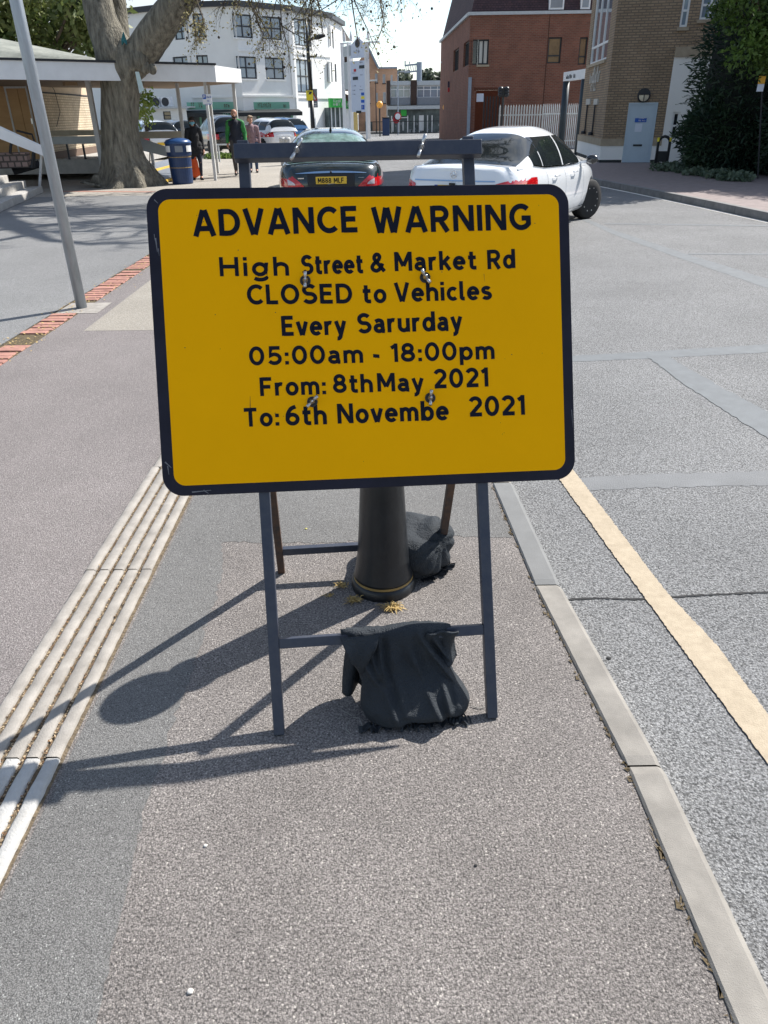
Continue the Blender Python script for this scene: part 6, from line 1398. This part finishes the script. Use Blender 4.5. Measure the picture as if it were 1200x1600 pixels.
for sx_ in (1, -1):
    for yy in (-.62, .33):
        x = ez.W / 2 * .988; mb = MB(); mb.tube([Vector((sx_ * (x + .004), yy - .11, .865)), Vector((sx_ * (x + .028), yy - .08, .867)), Vector((sx_ * (x + .028), yy + .08, .867)), Vector((sx_ * (x + .004), yy + .11, .865))], .012, 8); mb.build('door_handle', M['car_white'], ec, smooth=True, local=True)
    mb = MB(); c = Vector((sx_ * 1.02, .92, 1.02)); mb.ball(c, .10, 14, 10, (1.05, .62, .72)); mi = mb.build('wing_mirror', M['car_black'], ec, smooth=True, local=True)
    mb = MB(); mb.bar(c - Vector((sx_ * .08, 0, .03)), c - Vector((sx_ * .22, -.02, .06)), .06, .04); mb.build('mirror_arm', M['car_white'], mi, local=True)
    for yy, b0 in ((-.09, 0), (-.98, 0), (.92, 0)):
        # door shut lines lying in the body side
        tt = [q for q in np.linspace(.02, PI - .02, 600)]; tb = min(tt, key=lambda q: abs(ez.plan(q)[1] - yy))
        def shut(u, w, tb=tb): 
            p = ez.body(tb, .08 + .88 * w, .0035); return Vector((sx_ * p.x, p.y + (u - .5) * .008, p.z))
        patch(shut, 1, 14).build('shut_line', M['sign_grey'], ec, local=True)
    def sill(u, w): 
        y = -1.0 + 2.2 * u; tb = min(np.linspace(.02, PI - .02, 300), key=lambda q: abs(ez.plan(q)[1] - y)); p = ez.body(tb, .10 + .02 * w, .006); return Vector((sx_ * p.x, p.y, p.z))
    patch(sill, 14, 1).build('sill_trim', M['chrome'], ec, local=True)
# --- dark green saloon
jg = Car(5.09, 1.88, [(-2.545, .93), (-2.46, .975), (-2.25, 1.0), (-1.7, .995), (-1.0, .95), (0, .935), (1.0, .93), (1.5, .91), (2.1, .82), (2.45, .70), (2.545, .6)],
         [(-2.0, .985), (-1.72, 1.12), (-1.4, 1.32), (-1.1, 1.44), (-.5, 1.51), (.1, 1.50), (.5, 1.40), (.9, 1.17), (1.3, .96)], wb=.87, tum=.15)
jg.rear_glass = (-1.92, -1.12); jg.front_glass = (.35, 1.15); jg.side_glass = [(-1.3, -.95), (-.9, -.1), (-.02, .85)]
JY = 13.55; jx = V(517, 270, JY).x; JYAW = math.radians(3.2); ja = Vector((-math.sin(JYAW), math.cos(JYAW), 0)); jc = Vector((jx, JY, ROAD)) + ja * 2.545
jr = build_car('dark_green_saloon', 'dark green saloon car with chrome boot strip parked straight ahead behind the sign', jc, JYAW, jg, M['car_green'], (-1.42, 1.6), wr=.32, rg='glass_green')
for sx_ in (1, -1):
    z0 = lambda u: .66 + 0 * u; z1 = lambda u: .66 + (.015 + .24 * (1 - (1 - min(1, u / .72)) ** 1.6) if u < .72 else .255 - .03 * (u - .72))
    tl_ = rear_strip(jg, sx_ * .46, sx_ * 1.02, z0, z1, M['red_lens'], 'tail_light', jr, .012, 26)
    rear_strip(jg, sx_ * .61, sx_ * .74, lambda u: .695, lambda u: .705 + .075 * u ** .6, M['clear_lens'], 'reverse_lamp', tl_, .017, 10)
rear_strip(jg, -.60, .60, lambda u: .868 + .008 * (1 - abs(2 * u - 1)), lambda u: .872 + .034 * (1 - abs(2 * u - 1) ** 2.2), M['bluechrome'], 'boot_trim', jr, .016, 24)
rear_strip(jg, -.40, .40, .66, .868, M['black_plastic'], 'plate_recess', jr, .005, 20)
mb = MB(); p = jg.rear(-.5, .80, .012); mb.box(-.56, -.46, p.y - .006, p.y, .79, .807); mb.build('boot_badge', M['chrome'], jr, local=True)
mb = MB(); p = jg.rear(.5, .80, .012); mb.box(.46, .56, p.y - .006, p.y, .792, .804); mb.build('boot_badge', M['sign_grey'], jr, local=True)
mb = MB(); p = jg.rear(0, .888, .024); mb.lathe([(.018, 0), (.014, .006)], p, 12, axis=(0, -1, 0)); mb.build('boot_lock', M['black_plastic'], jr, local=True)
plate(jg, jr, .765, 'M888 MLF', False)
rear_strip(jg, -.9, .9, .60, .63, M['chrome'], 'bumper_trim', jr, .012, 24)
mb = MB(); mb.tube([Vector((.02, -.9, 1.47)), Vector((.02, -.98, 1.55))], [.03, .006], 8); mb.build('roof_aerial', M['black_plastic'], jr, local=True)
for x in (-.38, .38):
    mb = MB(); mb.ball((x, -.75, 1.12), .12, 10, 8, (1, .4, .9)); mb.build('headrest', mat('cream headrest', (.3, .29, .24), .7), jr, smooth=True, local=True)
for sx_ in (1, -1):
    mb = MB(); c = Vector((sx_ * 1.02, .85, .99)); mb.ball(c, .10, 12, 8, (1.05, .62, .7)); mb.build('wing_mirror', M['car_green'], jr, smooth=True, local=True)
# --- parked cars further back: hatchbacks from the same kind of body
def hatch(L=4.0, Wd=1.74, H=1.5, bz=.95):
    c = Car(L, Wd, [(-L / 2, bz), (-L / 2 + .3, bz + .03), (0, bz), (L * .28, bz), (L / 2 - .3, bz - .18), (L / 2, bz - .36)], [(-L / 2 + .03, bz), (-L / 2 + .12, bz + .28 * (H / 1.5)), (-L / 2 + .55, H - .08), (-L * .18, H), (L * .06, H - .02), (L * .16, H - .17), (L * .32, bz)], wb=Wd / 2 - .09, tum=.2, pr=5)
    c.rear_glass = (-L / 2 + .09, -L / 2 + .5); c.front_glass = (L * .12, L * .30); c.side_glass = [(-L * .36, -L * .16), (-L * .14, L * .02), (L * .035, L * .2)]; return c
def parked(px, Y, yaw, kind, paint, label, plate_=True, cat=None, z=0.0):
    p = V(px, 220, Y); p.z = z
    t = build_car('parked_car', label, p, math.radians(yaw), kind, M[paint], (-kind.L * .31, kind.L * .31), 'cars parked in front of the white building', wr=.31, detail=False)
    for sx_ in (1, -1):
        rear_strip(kind, sx_ * kind.W * .32, sx_ * (kind.W * .5 + .12), .72, .93, M['red_lens'], 'tail_light', t, .012, 12)
    p = kind.rear(0, .62, .015); m = MB(); m.box(-.26, .26, p.y - .01, p.y, .56, .67); m.build('number_plate', M['plate_y'], t, local=True)
    rear_strip(kind, -kind.W * .42, kind.W * .42, .33, .46, M['black_plastic'], 'bumper_strip', t, .01, 12)
    return t
parked(346, 38.5, 24, hatch(4.3, 1.82, 1.66, 1.02), 'car_black', 'black estate car with silver roof bars parked behind the woman in black')
parked(417, 41, 34, hatch(3.9, 1.72, 1.5), 'car_white', 'white hatchback parked to the right of the walking man')
parked(238, 37, 28, hatch(4.1, 1.8, 1.5), 'car_white', 'white car partly hidden by the plane tree trunk')
parked(279, 43, 30, hatch(3.7, 1.7, 1.48), 'car_black', 'small dark hatchback parked above the blue litter bin')
parked(438, 47, 38, hatch(3.9, 1.72, 1.5), 'car_blue', 'bright blue car parked beyond the white hatchback')
parked(503, 20.4, 3, hatch(4.0, 1.76, 1.415), 'car_white', 'white car parked ahead of the dark green saloon, only its roof showing', z=ROAD)
# ================================================================== PEOPLE
def person(label, foot, yaw, h, cloth, pose):
    """one standing figure; local x right, y front (faces +y), heights scaled from 1.75 m"""
    t = thing('person', label, 'person', foot, yaw); k = h / 1.75
    def vox(name, m, shapes, parent, vs=.011):
        mb = MB()
        for pts, rad in shapes:
            pts = [Vector(p) * k for p in pts]; rad = [r * k for r in rad]
            if len(pts) == 1: mb.ball(pts[0], rad[0], 14, 10, pose.get('sc', (1, 1, 1)) if False else (1, 1, 1)); continue
            mb.tube(pts, rad, 12)
            for p, r in zip(pts, rad): mb.ball(p, r * .995, 12, 8)
        o = mb.build(name, m, parent, smooth=True, local=True); md = o.modifiers.new('skin', 'REMESH'); md.mode = 'VOXEL'; md.voxel_size = vs * k; md.use_smooth_shade = True
        sm = o.modifiers.new('smooth', 'SMOOTH'); sm.factor = .5; sm.iterations = 3; return o
    A_ = pose['arms']; Lg = pose['legs']; tor = [(0, 0, .93), (0, .0, 1.08), (0, .01, 1.25), (0, 0, 1.38), (0, -.01, 1.46)]
    body = [(tor, [.125, .12, .135, .12, .07]), ([(-.10, 0, .95), (.10, 0, .95)], [.10, .10]), ([(-.15, 0, 1.40), (.15, 0, 1.40)], [.07, .07]), ([(0, -.01, 1.44), (0, .005, 1.56)], [.058, .052])]
    hx = Vector(pose.get('head', (0, 0, 0)))
    def H(x, y, z): 
        v = Vector((x, y, z)); v.rotate(Matrix.Rotation(hx.z, 3, 'Z')); v.rotate(Matrix.Rotation(hx.x, 3, 'X')); return Vector((0, .01, 1.635)) + v
    body += [([H(0, -.012, .035)], [.088]), ([H(0, .012, -.01), H(0, .03, -.062)], [.072, .050]), ([H(0, .085, .0), H(0, .106, -.022)], [.012, .016]), ([H(-.080, -.005, .01), H(-.082, -.01, -.02)], [.014, .012]), ([H(.080, -.005, .01), H(.082, -.01, -.02)], [.014, .012]), ([H(-.03, .083, -.055), H(.03, .083, -.055)], [.009, .009])]
    for sx_, (el, wr, hd) in zip((-1, 1), A_):
        sh = Vector((sx_ * .185, 0, 1.40)); el, wr, hd = Vector(el), Vector(wr), Vector(hd)
        body += [([sh, el], [.056, .044]), ([el, wr], [.044, .027])]
        d = (hd - wr).normalized(); sd_ = Vector((0, 1, 0)); sd_ = (sd_ - d * sd_.dot(d)).normalized(); nn = d.cross(sd_) * (1 if sx_ > 0 else -1)
        body.append(([wr, wr + d * .05, wr + d * .085], [.026, .034, .036]))
        for q, (o, L) in enumerate(((-.030, .060), (-.010, .072), (.010, .078), (.028, .070))):
            b = wr + d * .09 + sd_ * o; body.append(([b, b + d * L * .55 - nn * .010, b + d * L * .95 - nn * .030], [.0125, .0115, .010]))
        b = wr + d * .045 + sd_ * .034; body.append(([b, b + sd_ * .022 + d * .03 - nn * .01, b + sd_ * .024 + d * .06 - nn * .02], [.013, .012, .010]))
    for sx_, (kn, an, toe) in zip((-1, 1), Lg):
        hp = Vector((sx_ * .095, 0, .92)); body += [([hp, Vector(kn)], [.090, .062]), ([kn, an], [.060, .040]), ([an, toe], [.042, .034])]
    bo = vox('body', M['skin'], body, t, .0105)
    ja = [(tor[0:4], [.158, .15, .165, .145]), ([(-.15, 0, 1.395), (.15, 0, 1.395)], [.092, .092]), ([(-.1, 0, 1.0), (.1, 0, 1.0)], [.125, .125])]
    if pose.get('long'): ja.append(([(-.09, 0, .80), (.09, 0, .80)], [.14, .14])); ja.append(([(-.10, 0, .9), (.10, 0, .9)], [.14, .14]))
    sl = []
    for sx_, (el, wr, hd) in zip((-1, 1), A_):
        sh = Vector((sx_ * .185, 0, 1.40)); w2 = Vector(el).lerp(Vector(wr), .93); sl += [([sh, Vector(el)], [.080, .066]), ([el, w2], [.064, .047])]
    if cloth.get('sleeve') is not None: vox('jacket', cloth['jacket'], ja, t, .012); vox('sleeves', cloth['sleeve'], sl + [([(-.19, 0, 1.40), (-.06, -.02, 1.47)], [.084, .06]), ([(.19, 0, 1.40), (.06, -.02, 1.47)], [.084, .06])], t, .012)
    else: vox('jacket', cloth['jacket'], ja + sl + [([(0, -.02, 1.44), (0, -.01, 1.49)], [.10, .075])], t, .012)
    tr_ = [([(-.095, 0, .94), (.095, 0, .94)], [.125, .125])]
    sh_ = []
    for sx_, (kn, an, toe) in zip((-1, 1), Lg):
        hp = Vector((sx_ * .095, 0, .92)); a2 = Vector(kn).lerp(Vector(an), .94); tw = cloth.get('tw', 1); tr_ += [([hp, Vector(kn)], [.112, .080 * tw]), ([kn, a2], [.078 * tw, .058 * tw])]
        an, toe = Vector(an), Vector(toe); hl = an - (toe - an) * .35; sh_ += [([Vector((hl.x, hl.y, toe.z + .01)), toe], [.044, .042]), ([an - ZUP * .02, (an + toe) / 2 - ZUP * .01], [.05, .046])]
    vox('trousers', cloth['trousers'], tr_, t, .012); vox('shoes', M['shoe'], sh_, t, .011)
    hr_ = {'short': [([H(0, -.025, .06)], [.090]), ([H(-.04, -.05, .0), H(.04, -.05, .0)], [.065, .065]), ([H(-.05, .03, .085), H(.05, .03, .085)], [.045, .045])],
           'bald': [([H(-.055, -.03, -.01), H(.055, -.03, -.01)], [.045, .045])], 'bob': [([H(0, -.02, .06)], [.098]), ([H(-.075, -.02, .03), H(-.075, -.02, -.09)], [.04, .035]), ([H(.075, -.02, .03), H(.075, -.02, -.09)], [.04, .035]), ([H(-.04, -.07, .0), H(.04, -.07, -.06)], [.06, .05])]}[cloth['hair']]
    vox('hair', cloth['hairm'], hr_, t, .011)
    if cloth.get('beard'): vox('beard', M['hair'], [([H(-.05, .045, -.06), H(0, .075, -.085), H(.05, .045, -.06)], [.028, .032, .028])], t, .010)
    for sx_ in (-1, 1): mb = MB(); mb.ball(H(sx_ * .032, .079, .012) * k, .011 * k, 8, 6); mb.build('eye', M['hair'], t, local=True)
    if cloth.get('mask'): vox('face_mask', M['mask'], [([H(-.055, .05, -.025), H(0, .092, -.03), H(.055, .05, -.025)], [.032, .036, .032]), ([H(0, .075, -.07)], [.036])], t, .010)
    return t
fw = G(311, 281)
woman = person('woman in black coat and pale blue face mask walking with an orange bag', fw, math.radians(205), 1.60, dict(jacket=M['cloth_black'], trousers=M['cloth_navy'], hair='bob', hairm=M['hair'], mask=True, tw=.78),
    dict(long=True, head=(.12, 0, -.35), arms=[((-.24, -.05, 1.13), (-.25, .03, .88), (-.25, .04, .78)), ((.24, -.03, 1.13), (.25, .06, .90), (.25, .08, .80))],
         legs=[((-.09, .10, .50), (-.08, .05, .085), (-.08, .20, .03)), ((.10, -.02, .50), (.12, -.16, .10), (.13, -.03, .03))]))
bagp = G(303, 279) ; hp_ = V(301, 240, fw.y - .05)
ob = thing('carrier_bag', 'orange plastic carrier bag hanging from the hand of the woman in black', 'bag', (hp_.x, hp_.y, .1))
mb = MB(); btm = V(306, 277, fw.y - .05)
def bagf(u, w):
    c = hp_.lerp(btm, w); wd = np.interp(w, [0, .12, .4, .75, .95, 1], [.025, .06, .12, .15, .13, .06]); a = 2 * PI * u
    return c + Vector((wd * math.cos(a) * (1 + .1 * math.sin(3 * a + w * 8)), wd * .5 * math.sin(a), .02 * math.cos(a * 2) * w))
mb.grid(bagf, 24, 16); mb.build('sack', M['orange'], ob, smooth=True)
mb = MB(); mb.tube([hp_ + Vector((-.02, 0, -.03)), hp_ + Vector((-.01, 0, .05)), hp_ + Vector((.01, 0, .05)), hp_ + Vector((.02, 0, -.03))], .008, 6); mb.build('bag_handle', M['orange'], ob)
fm = G(375, 275.5)
person('balding bearded man in navy jacket with bright green sleeves walking towards the sign', fm, math.radians(184), 1.80, dict(jacket=mat('navy jacket cloth', (.012, .016, .03), .8, bump=.004, bscale=40), sleeve=M['cloth_green'], trousers=M['grey_trouser'], hair='bald', hairm=M['hair'], beard=True),
    dict(head=(0, 0, .1), arms=[((-.25, -.05, 1.14), (-.26, .06, .90), (-.255, .10, .80)), ((.25, -.06, 1.14), (.265, .01, .90), (.26, .03, .80))],
         legs=[((-.10, .06, .50), (-.10, .06, .085), (-.11, .21, .03)), ((.10, .05, .52), (.11, -.16, .16), (.12, -.04, .06))]))
fp = G(398, 269.5)
person('fair haired person in mauve checked shirt and jeans walking behind the man in green sleeves', fp, math.radians(190), 1.62, dict(jacket=M['cloth_pink'], trousers=M['jeans'], hair='short', hairm=M['hair_fair'], tw=.9),
    dict(head=(.1, 0, .5), arms=[((-.24, -.04, 1.14), (-.26, .04, .90), (-.26, .06, .80)), ((.25, -.06, 1.14), (.28, .0, .90), (.28, .02, .80))],
         legs=[((-.09, .06, .50), (-.09, .04, .085), (-.09, .19, .03)), ((.10, .0, .50), (.11, -.14, .11), (.12, -.01, .04))]))
# ================================================================== STREET FURNITURE IN THE DISTANCE
def lp(x, y, Y): return V(x, y, Y)
LY = 52.0
cl = thing('ornate_lamp_post', 'tall black ornate street lamp post in front of the white building', 'street lamp', (lp(490, 205, LY).x, LY, 0))
mb = MB(); xb = lp(489, 200, LY).x; mb.tube([(xb, LY, 0), (xb, LY, 2.4)], [.15, .12], 12); mb.tube([(xb, LY, 2.4), (xb - .05, LY, lp(480, 92, LY).z), (xb - .06, LY, lp(480, 60, LY).z), (xb - .08, LY, lp(478, 28, LY).z)], [.13, .11, .09, .035], 12); mb.build('post', M['castblack'], cl, smooth=True)
mb = MB(); mb.tube([lp(482, 64, LY), lp(488, 60, LY), lp(497, 58, LY), lp(508, 54.5, LY)], [.08, .07, .13, .09], 8); mb.build('lamp_arm', M['castblack'], cl, smooth=True)
mb = MB(); mb.tube([lp(482, 89, LY), lp(494, 88, LY), lp(495, 84, LY)], .05, 8); mb.build('side_bracket', M['castblack'], cl)
yn = thing('yellow_notice', 'small square yellow notice fixed to the black lamp post', 'sign', lp(484, 149, LY - .2))
nf = Fac(lp(478, 150, LY - .2)[:2], lp(489, 150, LY - .2)[:2]); a, b, c, d = nf.pxr(478.5, 141.5, 489, 157); mb = MB(); nf.box(mb, a, b, c, d, 0, .03); mb.build('notice_board', M['sign_yellow2'], yn)
mb = MB(); nf.box(mb, a + .16, a + .3, c + .32, c + .4, .031, .036); nf.box(mb, a + .2, a + .36, c + .38, c + .44, .031, .0355); nf.box(mb, a + .06, b - .06, d - .09, d - .05, .031, .036); mb.build('symbol', M['letter_dark'], yn)
ts = thing('warning_triangle_sign', 'grey sign plate with a red bordered triangle behind the yellow notice', 'sign', lp(490, 160, LY + .2))
nf = Fac(lp(478, 150, LY + .25)[:2], lp(496, 150, LY + .25)[:2]); a, b, c, d = nf.pxr(481, 139, 496, 168); mb = MB(); nf.box(mb, a, b, c, d, 0, .03); mb.build('backing_plate', M['sign_grey'], ts)
mb = MB(); cx, cy = (a + b) / 2, c + (d - c) * .55; tri = lambda r, w: [nf.pt(cx + r * math.sin(q), cy + r * math.cos(q), w) for q in (0, 4 * PI / 3, 2 * PI / 3)]
mb.add(tri(.36, .034), [(0, 1, 2)]); mb.build('red_triangle', M['sign_red'], ts); mb = MB(); mb.add(tri(.24, .040), [(0, 1, 2)]); mb.build('white_triangle', M['sign_white'], ts)
mb = MB(); nf.box(mb, a + .08, b - .08, c + .18, c + .26, .03, .036); nf.box(mb, a + .08, b - .08, c + .06, c + .12, .03, .036); mb.build('plate_line', M['sign_white'], ts)
def mast(label, px, Y, ytop, armx, army, m='steel_blue', r=.07):
    x = lp(px, 195, Y).x; t = thing('street_lamp', label, 'street lamp', (x, Y, ROAD), 0, 'street lamps at the far end of the road'); z = lp(px, ytop, Y).z
    mb = MB(); mb.tube([(x, Y, ROAD), (x, Y, z)], [r, r * .6], 10); mb.tube([(x, Y, z - .02), lp(armx, army, Y)], r * .5, 8); mb.build('column', M[m], t)
    e = lp(armx, army, Y); mb = MB(); mb.obox(e + Vector((-.35, -.12, -.05)), (.7, 0, 0), (0, .24, 0), (0, 0, .12)); mb.build('lantern', M['grey_paint'], t, bevel=.03)
mast('grey street lamp in front of the far shop parade', 622, 76, 112, 632, 112)
mast('dark street lamp rising beside the red and black estate board', 707.5, 62, 98.5, 697, 97.5, 'castblack')
mast('thin black lamp column in front of the gabled peach building', 588, 80, 126, 583, 126, 'castblack', .06)
gt_ = thing('railway_gantry', 'grey railway overhead line mast with lattice arm above the shop roofs', 'gantry', (lp(655, 130, 130).x, 130, 0))
x = lp(655, 110, 130).x; mb = MB(); mb.tube([(x, 130, 0), (x, 130, lp(655, 97, 130).z)], .42, 10); mb.build('mast', M['steel_blue'], gt_)
mb = MB(); p, q = lp(632, 102.5, 130), lp(654, 100, 130); mb.bar(p, q, .18, .22); mb.bar(p - ZUP * .9, q - ZUP * .9, .18, .22)
for i in range(9): mb.bar(p.lerp(q, i / 8) - ZUP * .9, p.lerp(q, min(1, (i + .6) / 8)), .1, .1)
mb.tube([lp(633, 95, 130), lp(633, 104, 130)], .1, 6); mb.tube([lp(640, 100, 130), lp(640, 96, 130)], .08, 6); mb.build('lattice_arm', M['steel_blue'], gt_)
def beacon(label, px, Y, yg, base_w):
    x = lp(px, 190, Y).x; t = thing('crossing_beacon', label, 'beacon', (x, Y, ROAD), 0, 'amber crossing beacons'); zg = lp(px, yg, Y).z
    mb = MB(); mb.tube([(x, Y, ROAD), (x, Y, zg - .2)], base_w, 10); mb.build('pole', M['castblack'], t)
    mb = MB(); mb.ball((x, Y, zg), .27, 16, 12); mb.build('globe', M['amber'], t, smooth=True)
beacon('amber beacon globe on a pole against the gabled peach building', 593.5, 70, 163.5, .06)
beacon('amber beacon globe on a thick dark pole right of the far shop parade', 697, 60, 167.5, .16)
eb = thing('estate_board', 'dark and red letting board at the corner of the red brick building', 'sign', (lp(711, 140, 56).x, 56, 0))
ef = Fac(lp(699, 140, 56)[:2], lp(719, 140, 56)[:2]); a, b, c, d = ef.pxr(699.5, 127, 719, 136.5); mb = MB(); ef.box(mb, a, b, c, d, 0, .06); mb.build('upper_board', M['purple'], eb)
mb = MB(); scribble(mb, ef.pt(a + .12, c + .10, .06), ef.d, ZUP, 5, .5, .22, seed=8); mb.build('board_lettering', M['sign_grey'], eb)
a, b, c, d = ef.pxr(699.5, 137, 719, 143.5); mb = MB(); ef.box(mb, a, b, c, d, 0, .06); mb.build('lower_board', M['sign_red'], eb)
mb = MB(); mb.tube([ef.pt((a + b) / 2, ROAD, -.05), ef.pt((a + b) / 2, d, -.05)], .06, 8); mb.build('pole', M['castblack'], eb)
sg_ = thing('speed_sign', 'round white road sign with red rim on a pole before the far shops', 'sign', (lp(621, 190, 74).x, 74, ROAD))
p = lp(621.5, 182, 73.9); mb = MB(); mb.lathe([(.33, 0), (.33, .03)], p, 20, axis=(0, -1, 0)); mb.build('red_rim', M['sign_red'], sg_); mb = MB(); mb.lathe([(.24, .031), (.24, .038)], p, 20, axis=(0, -1, 0)); mb.build('white_disc', M['sign_white'], sg_)
p2 = lp(619, 187, 73.9); mb = MB(); mb.lathe([(.3, 0), (.3, .03)], p2, 20, axis=(0, -1, 0)); mb.build('lower_disc', M['sign_red'], sg_); mb = MB(); mb.tube([(p.x, 74, ROAD), (p.x, 74, p.z + .4)], .04, 8); mb.build('pole', M['steel_blue'], sg_)
tg = thing('traffic_signal', 'dark traffic signal head seen from behind on a leaning pole by the railings', 'traffic signal', (lp(783, 200, 40).x, 40, ROAD))
mb = MB(); mb.tube([(lp(783, 200, 40).x, 40, ROAD), lp(786.5, 150, 40)], .055, 10); mb.build('pole', M['castblack'], tg)
mb = MB(); a = lp(782, 151, 39.9); b = lp(791.5, 151, 39.9); hz = lp(786, 136, 39.9).z; mb.obox(a, (b.x - a.x, 0, 0), (0, .22, 0), (0, 0, hz - a.z)); so_ = mb.build('signal_head', M['castblack'], tg, bevel=.05)
mb = MB()
for k in range(3):
    for s_ in (-1, 1): mb.ball(Vector(((a.x + b.x) / 2 + s_ * .14, 39.95, a.z + (hz - a.z) * (.2 + .3 * k))), .13, 10, 8, (1, 1, .8))
build_each(mb, 'hood', M['castblack'], so_, smooth=True)
bx = thing('blue_salt_bin', 'dark blue bin cabinet at the far end of the road', 'cabinet', (lp(601, 200, 72).x, 72, ROAD)); a, b = lp(597.5, 204, 72), lp(608.5, 204, 72); mb = MB(); mb.box(a.x, b.x, 72, 72.7, ROAD, 1.25); mb.build('cabinet_box', M['binblue'], bx, bevel=.04); mb = MB(); mb.box(a.x - .03, b.x + .03, 71.96, 72.74, 1.252, 1.32); mb.build('cabinet_lid', M['castblack'], bx)
gr = thing('guard_railing', 'low dark guard railing along the far pavement before the shops', 'railing', (lp(640, 204, 73.5).x, 73.5, ROAD)); a, b = lp(572, 200, 73.5).x, lp(690, 200, 73.5).x
mb = MB(); mb.box(a, b, 73.48, 73.52, .95, 1.0); mb.box(a, b, 73.48, 73.52, .05, .1)
for i in range(60): mb.box(a + (b - a) * i / 59 - .012, a + (b - a) * i / 59 + .012, 73.49, 73.51, .1, .95)
mb.build('rail_panel', M['castblack'], gr)
rl_ = thing('low_rail', 'thin pale rail with short posts in front of the parked cars', 'railing', (lp(400, 240, 33).x, 33, 0)); a, b = lp(332, 231, 33), lp(452, 229, 33)
mb = MB(); mb.tube([(a.x, 33, .62), (b.x, 33, .62)], .03, 6); mb.build('rail', M['grey_paint'], rl_)
for i in range(4): mb = MB(); x = a.x + (b.x - a.x) * (i + .3) / 4; mb.box(x - .03, x + .03, 32.97, 33.03, 0, .6); mb.build('rail_post', M['grey_paint'], rl_)
for px, lab in ((441.5, 'squat white post standing left of the dark green saloon roof'), (449.5, 'squat white post touching the edge of the dark green saloon roof')):
    p = lp(px, 226, 30); mb = MB(); mb.lathe([(.11, 0), (.11, .80), (.12, .81), (.12, .88), (.09, .92)], (p.x, 30, 0), 14); tag(mb.build('white_post', M['post_paint'], loc=(p.x, 30, 0)), lab, 'bollard', 'white posts by the parked cars')
# trees far beyond the roofs, each its own thing
for i, (px, yt, wd, lab) in enumerate(((618, 118, 10, 'rounded dark tree above the left end of the far shop roof'), (630, 118.5, 8, 'low bushy tree left of the railway mast'), (667, 117, 8, 'small round tree right of the railway mast'), (680, 121, 9, 'pale low tree above the middle of the far shops'), (692, 121, 8, 'pale green bushy tree beside the dark street lamp'), (714, 104, 10, 'taller dark tree at the left edge of the red brick building'))):
    Y = 150 + i * 3; b = lp(px, 170, Y); b.z = 0; cs = [tuple(lp(px + random.uniform(-wd, wd) * .6, yt + random.uniform(0, 10), Y + random.uniform(-2, 2))) for _ in range(12)]
    crown_tree('distant_tree', lab, b, cs, [1.1] * 12, 60, .55, M['fartree'], .3, 'trees beyond the shop roofs')
# two figures outside the far shops
